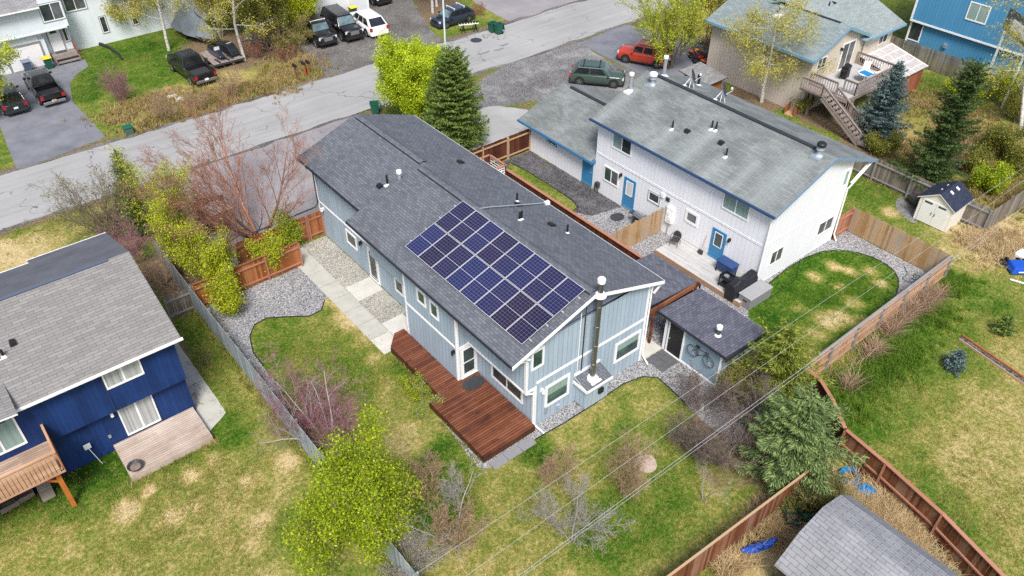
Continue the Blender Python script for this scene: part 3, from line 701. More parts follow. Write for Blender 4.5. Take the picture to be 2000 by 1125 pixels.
# fireplace bay and flue
fb = MB(); fb.box(19.95, 21.45, 18.62, 19.45, .12, 1.5); bay = fb.build('fireplace_bay', M['side_blue'], hm)
fr = MB(); fr.slab([(19.85,18.5,1.52),(21.55,18.5,1.52),(21.55,19.44,1.84),(19.85,19.44,1.84)], .07); fr.build('bay_roof', [M['roof_main'], M['white']], bay)
fr = MB(); fr.box(19.83, 21.57, 18.46, 18.5, 1.38, 1.53); fr.box(19.81, 19.85, 18.46, 19.44, 1.38, 1.56); fr.box(19.85, 21.55, 19.39, 19.445, 1.84, 1.98); fr.build('bay_trim', W_, bay)
MB().box(20.75, 21.05, 18.5, 18.62, .75, 1.05).build('bay_vent', M['black'], bay)
fl = MB().lathe((20.62, 18.96, 1.6), [(.13, 0), (.13, 6.0)], 14).build('flue', M['flue'], hm)
for zz in (2.6, 3.8, 5.0, 6.2): MB().lathe((20.62, 18.96, zz), [(.13, 0), (.145, .01), (.145, .05), (.13, .06)], 14).build('flue_band', M['flue'], fl)
MB().lathe((20.62, 18.96, 7.6), [(.1, 0), (.19, .04), (.19, .22), (.16, .26), (.01, .27)], 14).build('flue_cap', M['white_metal'], fl)
b = MB().lathe((20.62, 18.96, 1.62), [(.34, 0), (.32, .04), (.16, .2)], 14); b.box(20.3, 20.94, 18.6, 18.8, 1.555, 1.60); b.build('flue_flashing', M['white_metal'], fl)
MB().lathe((20.62, 18.96, 6.86), [(.3, 0), (.3, .05), (.16, .22)], 14).build('flue_collar', M['white_metal'], fl)
MB().bar((20.28, 19.42, 1.9), (20.28, 19.42, 6.75), .05, .05).build('flue_brace', M['dkmetal'], fl)
# downspouts
def spout(par, pts, r=.045, m=None, name='downspout'): return MB().tube(pts, r, 6).build(name, m or W_, par)
spout(hm, [(24.78,19.34,5.3),(24.74,19.36,4.9),(24.74,19.36,.5),(24.74,19.22,.3),(24.66,18.85,.12)])
spout(hm, [(17.2,19.36,2.5),(17.2,19.36,.45),(17.25,19.15,.3),(17.4,18.75,.08)])
spout(hm, [(16.0,19.3,5.1),(16.72,19.36,4.85),(16.72,19.36,2.7),(17.2,19.36,2.45)])
spout(hm, [(19.98,19.40,.5),(19.98,19.40,5.9)], .02, W_, 'conduit')
spout(hm, [(16.82,40.05,5.0),(17.24,40.12,4.7),(17.24,40.12,2.3),(17.0,40.1,2.1),(12.6,40.15,1.95)], .045, M['gutter_dk'])
mb = MB(); mb.box(17.95, 18.12, 19.33, 19.45, .55, .95); mb.build('meter_box', M['galv'], hm)
mb = MB(); mb.box(18.75, 18.98, 19.36, 19.45, .28, .52); mb.build('outlet_box', M['side_blue'], hm)
# roof furniture
pipe(hm, 18.81, 33.96, zf(18.81), .62, .06, M['black'])
pipe(hm, 19.2, 33.25, zf(19.2), .75, .11, M['galv'], 'vent_stack', True, .15)
boxvent(hm, 18.45, 34.2, zf(18.45)+.02, .16, .05)
boxvent(hm, 23.4, 33.4, zf(23.4)+.02, .22, -.08)
for q in ((1010,393),(1019,428),(1015,430),(1108,455)):
    d = ray(*q); t = (ZR+SL*XR-CAMH)/(d.z+SL*d.x); p = EYE+d*t; pipe(hm, p.x, p.y, p.z, .5, .055, M['black'])
for q in ((1077,440),(1012,401)):
    d = ray(*q); t = (ZR+SL*XR-CAMH)/(d.z+SL*d.x); p = EYE+d*t; boxvent(hm, p.x, p.y, p.z+.02, .2, -.07)
cq = []
for q in ((937,411),(958,408),(1052,401),(1068,399)):
    d = ray(*q); t = (ZR+SL*XR-CAMH)/(d.z+SL*d.x); p = EYE+d*t; p.z += .12; cq.append(p)
MB().tube(cq, .03, 6).build('roof_conduit', M['galv'], hm)
mb = MB(); mb.box(cq[3].x-.15, cq[3].x+.15, cq[3].y-.1, cq[3].y+.1, cq[3].z-.15, cq[3].z+.06); mb.build('junction_box', M['white_metal'], hm)

# ------------------------------------------------------------------ solar array
def solar_mat():
    t = NT('solar_cells'); v = t.objc(); x, y, z = t.xyz(v)
    oi = t.node('ShaderNodeObjectInfo').outputs['Random']
    def line(s, pitch, w): 
        fr = t.math('FRACT', t.math('DIVIDE', s, pitch)); return t.math('LESS_THAN', fr, w)
    g = t.math('MAXIMUM', line(x, .182, .06), line(y, .158, .07))
    n = t.noise(t.comb(t.math('FLOOR', t.math('DIVIDE', x, .182)), t.math('FLOOR', t.math('DIVIDE', y, .158)), t.math('MULTIPLY', oi, 40.0)), 3.1, 2)
    a = t.mix(oi, (.006, .006, .022), (.006, .023, .105))
    b = t.mix(t.math('MULTIPLY', n, .5), a, (.010, .016, .06))
    big = t.noise(t.pos(), .7, 4, .6); b = t.mix(t.math('MULTIPLY', big, .45), b, (.05, .035, .07))
    c = t.mix(t.math('MULTIPLY', g, .40), b, (.33, .29, .32))
    return t.fin(c, .28, .22)
M['solar'] = solar_mat()
M['alu'] = paint('aluminium', (.56, .55, .56), .4, .06, 4, .5, .2)
sa = thing('solar_array', 'sixteen dark blue solar panels in two rows on the charcoal roof', 'solar panels', (18.4, 24.1, zm(18.4)))
cs = 1/math.sqrt(1+SL*SL); upv = Vector((cs, 0, SL*cs)); nv = Vector((-SL*cs, 0, cs)); yv = Vector((0, -1, 0))
pw, pl = 1.142, 1.915; proto = None
def panel_part(name, m, boxes, par, loc):
    mb = MB()
    for bx in boxes: mb.box(*bx)
    me = mb.build(name, m, None); me.parent = par
    return me
for r_ in range(2):
    for c_ in range(8):
        org = Vector((16.56, 28.74, zm(16.56)))+upv*(.02+r_*(pl+.03))+yv*(c_*(pw+.014))+nv*.13
        mt = Matrix((yv, upv, nv)).transposed().to_4x4(); mt.translation = org-Vector((18.4, 24.1, zm(18.4)))
        if proto is None:
            pn = MB().box(0, pw, 0, pl, -.035, 0).build('solar_panel', M['solar']); e = .024
            fm_ = MB(); fm_.box(0, pw, 0, e, .0, .006); fm_.box(0, pw, pl-e, pl, .0, .006); fm_.box(0, e, e, pl-e, .0, .006); fm_.box(pw-e, pw, e, pl-e, .0, .006); fm_.box(e, pw-e, pl/2-.010, pl/2+.010, .0, .005)
            ff = fm_.build('frame', M['alu']); ff.parent = pn; proto = pn
        else:
            pn = proto.copy(); COL.objects.link(pn); ff = proto.children[0].copy(); COL.objects.link(ff); ff.parent = pn
        pn.parent = sa; pn.matrix_basis = mt
rl = MB()
for k in (.45, 1.45, 2.4, 3.4):
    p = Vector((16.56, 28.9, zm(16.56)))+upv*k+nv*.06; q = Vector((16.56, 19.36, zm(16.56)))+upv*k+nv*.06; rl.bar(p, q, .05, .06)
rl.build('mounting_rail', M['alu'], sa)

# ------------------------------------------------------------------ deck of the grey house
M['deck_red'] = planks('stained_deck', [(.055,.019,.011),(.12,.04,.02),(.185,.064,.032),(.25,.10,.05)], .145, 'Y', .2, .35, .45, 3.2, .8, .45, .35)
dk = thing('wooden_deck', 'dark red stained plank deck along the grey house', 'deck', (15.5, 21.5, 0))
mb = MB(); mb.prism([(14.1,19.2,.30),(17.2,19.2,.30),(17.2,23.86,.30),(16.06,23.86,.30),(16.06,28.9,.30),(15.45,28.9,.30),(14.75,28.15,.30),(14.75,23.6,.30),(14.1,23.6,.30)], (0,0,.12)); mb.build('deck_board', M['deck_red'], dk)
M['red_dark'] = planks('dark_red_board', [(.035,.014,.008),(.08,.03,.016),(.12,.045,.022)], .3, 'Z', .04, .4, .5)
mb = MB(); mb.box(14.08,14.12,19.2,23.6,.02,.3); mb.box(14.1,17.2,19.18,19.22,.02,.3); mb.box(14.72,14.76,23.6,28.15,.02,.3); mb.box(14.1,14.75,23.58,23.62,.02,.3); mb.build('skirt', M['red_dark'], dk)
mat_oval('door_mat', (16.55, 23.25), .62, .42, 'dark half round mat on the red deck at the white storm door', .425)

# ------------------------------------------------------------------ covered passage roof beside the grey house
lt = thing('lean_to_roof', 'flat charcoal shingled cover over the passage beside the grey house', 'canopy', (27.4, 21.5, 0))
mb = MB(); mb.slab([(24.72,20.0,2.95),(29.4,20.0,2.6),(29.4,23.35,2.6),(24.72,23.35,2.95)], .1); mb.build('roof', [shingle('shingles_small', (.085,.09,.115), (.14,.147,.175), (.055,.058,.07), 'Y', .30, .15, 1.0, None, 0, .4, (.3,.9,.6)), M['gutter_dk']], lt)
M['brown_wood'] = planks('brown_board', [(.07,.022,.010),(.16,.055,.025),(.25,.10,.05)], .3, 'Z', .04, .5, .6)
mb = MB(); mb.box(24.75,29.4,19.9,20.0,2.35,2.62); mb.build('beam', M['brown_wood'], lt)
for x, y in ((26.0,20.02),(29.3,20.02),(29.3,23.2)): MB().box(x-.06,x+.06,y-.06,y+.06,0,2.5).build('post', M['brown_wood'], lt)
mb = MB(); mb.tube([(29.4,20.05,2.55),(29.5,19.9,2.4),(29.5,19.9,2.0)], .06, 6); mb.build('gutter_spout', M['black'], lt)

# ------------------------------------------------------------------ bicycle studio shed
st = thing('garden_shed', 'grey garden shed with black door and charcoal roof by the passage', 'shed', (26.3, 15.6, 0))
sx0, sx1, sy0, sy1 = 26.3, 29.0, 15.62, 19.35
zs = lambda x: 2.52-.05*(x-26.05)
mb = MB(); mb.prism([(sx0,sy0,0),(sx1,sy0,0),(sx1,sy0,zs(sx1)-.15),(sx0,sy0,zs(sx0)-.15)], (0,sy1-sy0,0)); mb.build('wall', siding('shed_siding', (.245,.335,.405), .6, .02, .06, .18, .3), st)
mb = MB(); mb.slab([(26.02,15.3,zs(26.02)),(29.35,15.3,zs(29.35)),(29.35,19.75,zs(29.35)),(26.02,19.75,zs(26.02))], .05); mb.build('roof', [shingle('shingles_shed', (.085,.088,.118), (.14,.143,.175), (.055,.056,.07), 'X', .30, .15, 1.0, None, 0, .4, (.3,.9,.6)), M['black']], st)
mb = MB(); mb.box(25.97,26.02,15.25,19.8,zs(26.02)-.15,zs(26.02)+.01); mb.box(26.02,29.4,15.25,15.3,zs(29)-.2,zs(27)-.06); mb.build('fascia', M['gutter_dk'], st)
wdoor(st, 'X-', sx0, 18.10, 19.02, .08, 2.1, M['black'], M['white'], knob_left=False, label='black shed door with a white frame')
T(st, 'X-', sx0, [(sy0-.02,sy0+.1,0,2.3),(19.22,19.35,0,2.35),(sy0+.1,18.0,0,.1)], W_, .035)
pipe(st, 27.0, 16.6, zs(27.0), .42, .1, M['flue'], 'stove_pipe', True, .16)
mb = MB(); mb.box(26.5,28.9,15.3,15.6,.1,.55); mb.build('side_bench', M['brown_wood'], st)
# bicycle hung on the wall
bk = thing('bicycle', 'thin dark road bicycle hung on the grey shed wall', 'bicycle', (26.22, 16.8, 1.3))
def ring(mb, c, r, t, n=26, axis='X'):
    pts = [Vector(c)+Vector((0, r*math.cos(2*PI*i/n), r*math.sin(2*PI*i/n))) for i in range(n+1)]; mb.tube(pts, t, 5, 0, False)
for wy in (17.38, 16.32):
    mb = MB(); ring(mb, (26.2, wy, 1.32), .34, .022); wo = mb.build('wheel', M['dkmetal'], bk)
    mb = MB()
    for i in range(8): mb.tube([(26.2, wy, 1.32), (26.2, wy+.33*math.cos(i*PI/4), 1.32+.33*math.sin(i*PI/4))], .004, 3)
    mb.build('spokes', M['galv'], wo)
mb = MB(); S = lambda y, z: (26.2, y, z)
for a, c in (((17.38,1.32),(16.95,1.28)),((16.95,1.28),(17.08,1.78)),((17.08,1.72),(16.52,1.76)),((16.95,1.28),(16.52,1.68)),((17.38,1.32),(17.06,1.70)),((16.52,1.80),(16.32,1.32))): mb.tube([S(*a), S(*c)], .018, 6)
mb.build('bike_frame', M['dkmetal'], bk)
MB().box(26.15,26.25,16.98,17.2,1.79,1.83).build('saddle', M['black'], bk)
MB().tube([(26.1,16.55,1.86),(26.2,16.5,1.84),(26.2,16.4,1.8),(26.2,16.38,1.7)], .016, 6).build('handlebar', M['black'], bk)

# ================================================================== white house with teal-blue doors
M['side_white'] = siding('white_siding', (.75, .765, .79), .305, .09, .03, .05, .2)
M['blue_trim'] = paint('blue_door_paint', (.045, .21, .40), .5, .1, 2)
M['roof_white'] = shingle('weathered_shingles', (.142,.158,.157), (.195,.21,.206), (.108,.118,.118), 'Y', .5, .16, 1.07, (.36,.40,.385), .55, .5, (.6,.6,.5), [(28.4,35.9,.5),(26.25,37.1,.55),(24.2,35.9,.5),(33.0,37.4,.45),(20.6,38.3,.9),(22.4,36.6,.4)])
M['blue_gutter'] = paint('navy_gutter', (.035, .065, .14), .5, .1, 2)
M['blue_fascia'] = paint('grey_blue_fascia', (.17, .26, .36), .5, .1, 2)
hw = thing('white_house', 'long white two storey house with blue doors and weathered grey roof', 'house', (34.36, 19.48, 0))
XW, ZW, SW = 38.92, 7.25, .377; zw = lambda x: ZW-SW*abs(x-XW)
mb = MB(); mb.prism([(34.36,19.48,0),(42.0,19.48,0),(42.0,19.48,zw(42.0)-u),(XW,19.48,ZW-u),(34.36,19.48,zw(34.36)-u)], (0,13.72,0))
mb.prism([(34.37,33.0,0),(42.0,33.0,0),(42.0,33.0,2.45),(38.1,33.0,3.85),(34.37,33.0,2.45)], (0,7.0,0)); mb.build('wall', M['side_white'], hw)
mb = MB(); wl, wr = 33.98, 43.85
mb.slab([(wl,19.08,zw(wl)),(XW,19.08,ZW),(XW,33.6,ZW),(wl,33.6,zw(wl))], .11); mb.slab([(XW,19.08,ZW),(wr,19.08,zw(wr)),(wr,33.6,zw(wr)),(XW,33.6,ZW)], .11)
mb.slab([(33.9,33.22,2.36),(38.1,33.22,3.97),(38.1,40.85,3.97),(33.9,40.85,2.36)], .1); mb.slab([(38.1,33.22,3.97),(42.3,33.22,2.36),(42.3,40.85,2.36),(38.1,40.85,3.97)], .1)
rw = mb.build('roof', [M['roof_white'], M['blue_fascia']], hw)
mb = MB()
for X, Z_, y0, y1 in ((XW, ZW, 20.4, 32.6), (38.1, 3.97, 33.6, 39.9)):
    for sg in (-1, 1): mb.add([(X, y0, Z_+.09), (X, y1, Z_+.09), (X+sg*.14, y1, Z_+.03), (X+sg*.14, y0, Z_+.03)], [(0,1,2,3) if sg < 0 else (0,3,2,1)])
    mb.box(X-.14, X-.12, y0, y1, Z_-.06, Z_+.03); mb.box(X+.12, X+.14, y0, y1, Z_-.06, Z_+.03)
mb.build('ridge_vent', M['gutter_dk'], rw)
mb = MB(); mb.box(wl-.12, wl, 19.05, 33.62, zw(wl)-.14, zw(wl)-.01); mb.build('gutter', M['blue_gutter'], hw)
mb = MB(); mb.box(33.82, 33.9, 33.25, 40.9, 2.18, 2.34); mb.box(33.9, 38, 33.16, 33.22, 2.1, 2.3); mb.build('garage_gutter', paint('blue_gutter', (.05,.17,.32), .5), hw)
mb = MB()
for xa, xb in ((wl, XW), (XW, wr)): mb.prism([(xa,19.07,zw(xa)-.015),(xb,19.07,zw(xb)-.015),(xb,19.07,zw(xb)-.2),(xa,19.07,zw(xa)-.2)], (0,-.035,0))
mb.build('rake_board', M['blue_fascia'], hw)
T(hw, 'X-', 34.36, [(19.6,33.1,2.95,3.0)], M['side_white'], .018); T(hw, 'X-', 34.36, [(19.48,19.58,0,5.2)], M['white'], .03)
T(hw, 'Y-', 19.48, [(34.36,34.46,0,5.2),(41.9,42.0,0,5.9),(34.46,41.9,2.98,3.02)], M['white'], .03)
MB().bar((42.0,19.3,4.3), (43.7,19.3,5.25), .06, .08).build('eave_bracket', W_, hw)
sg_ = M['glass_mesh']
window(hw, 'X-', 34.36, 30.2, 31.75, 4.0, 4.92, W_, [M['glass'], M['blind']], split=2, t=.08)
window(hw, 'X-', 34.36, 20.95, 22.7, 4.02, 4.95, W_, [M['blind'], M['blind']], split=2, t=.08)
window(hw, 'X-', 34.36, 31.05, 32.25, 1.3, 2.25, W_, [M['glass_mesh'], M['glass_teal']], split=2, t=.09)
window(hw, 'X-', 34.36, 27.42, 28.2, 1.75, 2.3, W_, M['glass'], t=.07, outer=M['galv'])
window(hw, 'X-', 34.36, 24.35, 25.05, 1.85, 2.42, W_, M['glass_mesh'], t=.16)
window(hw, 'X-', 34.36, 37.2, 38.05, 1.62, 2.1, W_, M['glass'], t=.05, outer=M['blue_trim'])
window(hw, 'Y-', 19.48, 35.38, 36.42, 1.15, 2.05, W_, [M['glass'], M['glass_mesh']], split=2, t=.05)
window(hw, 'Y-', 19.48, 40.05, 41.5, 1.18, 2.05, W_, [M['glass'], M['glass_mesh']], split=2, t=.06)
window(hw, 'Y-', 19.48, 41.35, 41.72, 4.25, 5.25, W_, M['blind'], t=.08)
bt = M['blue_trim']
wdoor(hw, 'X-', 34.36, 29.5, 30.35, .25, 2.28, bt, bt, (.2, .8, .45, .92), M['blind_pale'], label='blue back door with a pale blind, near the grill')
wdoor(hw, 'X-', 34.36, 22.1, 22.95, .42, 2.3, bt, bt, (.2, .8, .45, .92), M['glass'], label='blue back door opening on the pale deck')
wdoor(hw, 'X-', 34.37, 33.45, 34.3, .2, 2.05, bt, bt, label='plain blue garage side door')
light(hw, 'X-', 34.36, 21.75, 2.2); light(hw, 'X-', 34.36, 30.75, 2.35)
mb = MB(); mb.box(34.16,34.36,26.05,26.55,1.0,2.1); mb.box(34.12,34.2,26.1,26.35,1.2,1.5); mb.box(34.12,34.2,26.2,26.45,1.6,1.85); mb.build('meter_panel', W_, hw)
spout(hw, [(34.28,26.35,.05),(34.28,26.35,1.0)], .03, M['galv'], 'meter_conduit'); spout(hw, [(34.28,26.6,1.3),(34.28,26.7,2.0)], .025, M['galv'], 'meter_conduit')
mb = MB(); mb.box(34.3,34.36,26.55,26.85,2.35,2.6); mb.build('wall_vent', M['dkmetal'], hw)
mb = MB(); mb.box(34.24,34.36,27.0,27.22,2.45,2.75); mb.build('utility_box', W_, hw)
spout(hw, [(34.25,19.36,5.0),(34.25,19.38,.3),(34.1,19.1,.1)], .05); spout(hw, [(42.0,19.38,3.9),(42.05,19.36,.5),(42.05,19.1,.1)], .05); spout(hw, [(43.7,19.2,5.2),(42.05,19.36,3.9)], .05)
MB().tube([(34.33,19.6,2.9),(34.33,33,2.9)], .012, 5).build('cable', W_, hw)
for x, y in ((35.91,28.4),(37.1,26.38),(37.15,26.1),(35.87,24.17)): pipe(hw, x, y, zw(x), .55, .055, M['black'])
for x, y in ((36.17,27.45),(36.48,25.1)): boxvent(hw, x, y, zw(x)+.02, .15, .05)
pipe(hw, 37.05, 33.2, zw(37.05), 1.0, .12, M['galv'], 'vent_stack', True, .17)
pipe(hw, 39.9, 32.9, zw(39.9), 1.15, .12, M['galv'], 'vent_stack', True, .17)
pipe(hw, 41.9, 31.5, zw(41.9), .5, .09, M['black'], 'vent_stack', True, .14, M['black'])
for x, y, dm_ in ((38.2,32.35,M['white_metal']),(38.6,20.0,M['black'])):
    c = pipe(hw, x, y, zw(x), .5, .15, M['galv'], 'chimney', True, base=M['galv'])
    MB().lathe((x, y, zw(x)+.3), [(.16,0),(.23,.04),(.23,.09),(.16,.13)], 14).build('storm_collar', M['galv'], c)
    MB().lathe((x, y, zw(x)+.52), [(.15,0),(.26,.05),(.27,.18),(.21,.26),(.02,.29)], 14).build('cap', dm_, c)
for x, y in ((39.9,30.75),(39.9,28.2)):
    d0 = Vector((x, y, zw(x))); hd = d0+Vector((.1,-.1,.75))
    s = MB().tube([d0+Vector((-.35,.1,.12)), hd], .025, 6).tube([d0+Vector((.15,-.35,-.05)), hd], .018, 5).tube([d0+Vector((-.3,-.3,.1)), hd], .018, 5)
    s.box(d0.x-.45, d0.x-.2, d0.y, d0.y+.2, d0.z+.08, d0.z+.14)
    dish = s.build('dish_mount', M['white_metal'], hw)
    nrm = Vector((.55,-.75,.36)).normalized(); a = nrm.cross(Vector((0,0,1))).normalized(); bb = nrm.cross(a)
    pts = []; fs = []; n_ = 18
    for ri, rr in enumerate((.02,.16,.30,.42)):
        for k in range(n_):
            th = 2*PI*k/n_; pts.append(hd+nrm*(.45*rr*rr)+a*(rr*math.cos(th))+bb*(rr*1.1*math.sin(th)))
    for ri in range(3):
        for k in range(n_): fs.append((ri*n_+k, ri*n_+(k+1) % n_, (ri+1)*n_+(k+1) % n_, (ri+1)*n_+k))
    md = MB().add(pts, fs); dd = md.build('dish', M['dkmetal'], hw, smooth=True); sm = dd.modifiers.new('thick', 'SOLIDIFY'); sm.thickness = .03
    MB().tube([hd-bb*.4*-1, hd+nrm*.55+bb*.2], .015, 5).box(hd.x+nrm.x*.55-.05, hd.x+nrm.x*.55+.05, hd.y+nrm.y*.55-.05, hd.y+nrm.y*.55+.05, hd.z+.08, hd.z+.2).build('dish_arm', M['white_metal'], hw)
gm_ = MB().box(34.08,34.3,32.55,32.85,.5,.85); gm_.tube([(34.2,32.62,.02),(34.2,32.62,.6)], .03, 6); gm_.tube([(34.2,32.8,.7),(34.2,32.95,.7),(34.2,32.95,.02)], .03, 6); gm_.build('gas_meter', M['dkmetal'], hw)
# pale deck
M['deck_pale'] = planks('pale_deck', [(.34,.335,.325),(.43,.425,.415),(.51,.505,.495)], .14, 'X', .07, .4, .4, 3, .3)
wd = thing('wooden_deck', 'low pale grey plank deck behind the white house', 'deck', (33.3, 22.2, 0))
MB().box(32.2,34.3,18.9,25.4,.22,.33).build('deck_board', M['deck_pale'], wd)
M['tan_board'] = planks('tan_board', [(.25,.15,.09),(.38,.24,.15),(.48,.33,.22)], .4, 'Z', .03, .4, .6)
mb = MB(); mb.box(32.16,32.2,18.9,25.4,.02,.33); mb.box(32.16,34.3,18.86,18.9,.02,.33); mb.build('skirt', M['tan_board'], wd)

# ================================================================== dark blue house at left
M['side_navy'] = siding('navy_siding', (.009, .032, .125), .2, .06, .35, .4, .45)
M['roof_blue'] = shingle('pale_shingles', (.19,.183,.176), (.242,.233,.224), (.13,.124,.118), 'X', .62, .165, 1.05, None, 0, .25, (.25,.5,.45))
M['roof_flat'] = paint('rolled_roofing', (.105,.11,.125), .85, .45, .8, .2, 0, .15)
hb = thing('blue_house', 'dark blue two storey house with pale shingle roof and balcony', 'house', (5.0, 30.3, 0))
YB, ZB, SB = 35.1, 7.05, .335; zb = lambda y: ZB-SB*abs(y-YB)
mb = MB(); mb.prism([(5.0,30.62,0),(5.0,30.62,2.55),(5.0,30.25,2.55),(5.0,30.25,zb(30.25)-u),(5.0,YB,ZB-u),(5.0,39.6,zb(39.6)-u),(5.0,39.6,0)], (-19,0,0)); mb.build('wall', M['side_navy'], hb)
mb = MB(); mb.slab([(-14.3,29.85,zb(29.85)),(5.3,29.85,zb(29.85)),(5.3,YB,ZB),(-14.3,YB,ZB)], .1); r1 = mb.build('roof', [M['roof_blue'], W_], hb)
mb = MB(); mb.slab([(-14.3,YB,ZB),(5.3,YB,ZB),(5.3,40.0,zb(40.0)),(1.45,40.0,zb(40.0)),(1.45,39.4,zb(39.4)),(-14.3,39.4,zb(39.4))], .1); mb.build('back_roof', [M['roof_flat'], W_], r1)
M['ridge_blue'] = paint('blue_grey_ridge', (.055,.07,.11), .5)
mb = MB()
for sg in (-1, 1): mb.add([(-14,YB,ZB+.07),(4.3,YB,ZB+.07),(4.3,YB+sg*.1,ZB),(-14,YB+sg*.1,ZB)], [(0,1,2,3) if sg > 0 else (0,3,2,1)])
mb.box(-14,4.3,YB-.12,YB-.1,ZB-.08,ZB); mb.build('ridge_vent', M['ridge_blue'], r1)
mb = MB(); mb.box(-1.75,5.36,29.77,29.85,zb(29.85)-.10,zb(29.85)+.01); mb.build('gutter', W_, hb)
mb = MB(); mb.box(1.45,5.3,40.0,40.04,zb(40)-.15,zb(40)+.01); mb.box(-14,1.45,39.4,39.44,zb(39.4)-.15,zb(39.4)+.01); mb.build('back_gutter', W_, hb)
window(hb, 'Y-', 30.25, 1.85, 3.35, 4.0, 5.0, W_, M['curtain'], t=.07, split=2, bar=.08)
window(hb, 'Y-', 30.62, 1.88, 3.32, .58, 2.38, W_, M['curtain'], t=.07, split=2, bar=.09, name='sliding_door')
window(hb, 'Y-', 30.25, -4.2, -1.86, 3.15, 4.98, W_, M['blind'], t=.08, split=3, bar=.09, name='sliding_door')
mb = MB(); mb.tube([(1.75,30.2,2.55),(1.75,30.2,4.9)], .012, 4).build('cable', M['ridge_blue'], hb)
f = place('Y-', 30.62)
for nm, a0, a1, z0, z1, m in (('outlet', 1.05, 1.17, .9, 1.05, M['galv']), ('wall_vent', .55, .8, .1, .25, M['side_navy']), ('wall_vent', .2, .45, .1, .25, M['side_navy'])):
    mb = MB(); wbox(mb, f, a0, a1, 0, .06, z0, z1); mb.build(nm, m, hb)
light(hb, 'Y-', 30.62, 1.55, 2.3, W_)
# wing stub at the picture's left edge
mb = MB(); mb.prism([(-2.05,29.6,5.15),(-2.05,29.6,5.5),(-8,29.6,5.7),(-8,29.6,5.15)], (0,.7,0)); mb.build('wing_wall', M['side_navy'], hb)
mb = MB(); mb.slab([(-8,29.2,6.0),(-1.55,29.2,5.62),(-1.55,31.5,5.75),(-8,31.5,6.15)], .09, 0, 1); mb.build('wing_roof', [M['roof_blue'], W_], hb)
pipe(hb, -1.12, 32.35, zb(32.35), .38, .06, M['black']); boxvent(hb, -.62, 32.75, zb(32.75)+.02, .14, .03)
# balcony
M['ced'] = planks('cedar_board', [(.36,.20,.12),(.50,.30,.19),(.60,.40,.28)], .3, 'Z', .02, .5, .6)
M['ced_deck'] = planks('cedar_deck', [(.27,.19,.145),(.37,.275,.215),(.47,.37,.30)], .14, 'Y', .09, .5, .5)
M['orange'] = paint('orange_stain', (.42,.135,.03), .6, .3, 3)
bl = MB().box(-9,-1.05,28.35,30.25,2.55,2.68).build('balcony', M['ced_deck'], hb)
mb = MB(); z0, z1 = 2.5, 3.72; n_ = 0
x = -1.15
while x > -8.8: mb.box(x-.14, x, 28.30, 28.335, z0, z1-.06); x -= .165
y = 28.42
while y < 30.15: mb.box(-1.05,-1.015,y,y+.14,z0,z1-.06); y += .165
mb.build('slat_screen', M['ced'], bl)
mb = MB(); mb.box(-9,-1.0,28.26,28.40,z1-.06,z1); mb.box(-1.09,-1.0,28.40,30.2,z1-.06,z1); mb.box(-9,-1.0,28.29,28.345,2.42,2.5); mb.build('balcony_rail', M['ced'], bl)
MB().box(-1.02,-.985,28.3,30.2,2.42,3.7).build('balcony_end', M['orange'], bl)
MB().box(-1.45,-1.25,28.55,28.75,0,2.45).build('balcony_post', M['orange'], bl)
MB().bar((-1.4,28.65,1.75),(-2.1,28.65,2.4),.09,.12).build('post_brace', M['orange'], bl)
MB().bar((-1.4,28.65,1.75),(-1.4,29.4,2.4),.09,.12).build('post_brace', M['orange'], bl)
M['deck_grey'] = planks('weathered_deck', [(.27,.20,.155),(.38,.30,.245),(.47,.395,.335),(.55,.48,.42)], .14, 'Y', .12, .3, .6, 3.9, .6)
bd = thing('wooden_deck', 'weathered tan platform deck below the sliding door of the blue house', 'deck', (3, 29.5, 0))
MB().box(1.1,4.9,28.25,30.58,.28,.4).build('deck_board', M['deck_grey'], bd)
mb = MB(); mb.box(1.08,1.1,28.25,30.58,.02,.4); mb.box(1.08,4.9,28.22,28.25,.02,.4); mb.build('skirt', M['deck_grey'], bd)
o = sheet('path', [(5.05,36.5),(6.15,36.3),(6.1,29.6),(4.95,28.9),(4.95,30.5),(5.05,30.7)], .02, M['concrete'], 'cracked concrete path along the side of the blue house', 'path', .02)
# ================================================================== pale house at the far left with a garage
M['side_pale'] = siding('pale_siding', (.66,.715,.745), .6, .015, .04, .08, .12)
M['roof_grey'] = shingle('grey_shingles', (.20,.20,.205), (.29,.285,.29), (.12,.12,.12), 'X', .5, .17, 1.05, None, 0, .3, (.4,.5,.5))
hp = thing('pale_house', 'pale grey blue house with a garage door and white entry at upper left', 'house', (11.0, 78.0, 0))
mb = MB(); mb.box(-6, 11.25, 77.9, 90, 0, 2.85); mb.box(-6, 13.45, 77.55, 90, 2.85, 5.25); mb.box(11.7, 13.45, 77.55, 90, 5.25, 5.6); mb.box(11.25, 34, 79.4, 90, 0, 5.6); mb.box(11.26, 13.44, 78.5, 79.39, 0, 2.84); mb.build('wall', M['side_pale'], hp)
mb = MB(); mb.slab([(-7,76.9,5.2),(11.6,76.9,5.2),(11.6,84,7.8),(-7,84,7.8)], .14); mb.slab([(13.0,78.6,5.75),(35,78.6,5.75),(35,85,8),(13.0,85,8)], .14); mb.build('roof', [M['roof_grey'], W_], hp)
f = place('Y-', 77.9)
mb = MB(); wbox(mb, f, 8.05, 10.75, 0, .03, .02, 1.98); gd = mb.build('garage_door', siding('door_panels', (.72,.72,.72), .5, .03, .03, .05, .25, True), hp)
mb = MB(); wbox(mb, f, 7.9, 8.05, 0, .06, 0, 2.15); wbox(mb, f, 10.75, 10.9, 0, .06, 0, 2.15); wbox(mb, f, 8.05, 10.75, 0, .06, 1.98, 2.15); mb.build('frame', M['grey_plastic'], gd)
trim(hp, 'Y-', 77.55, [(-6,13.45,2.85,2.97),(13.3,13.47,2.85,5.4)], M['side_pale'], .05)
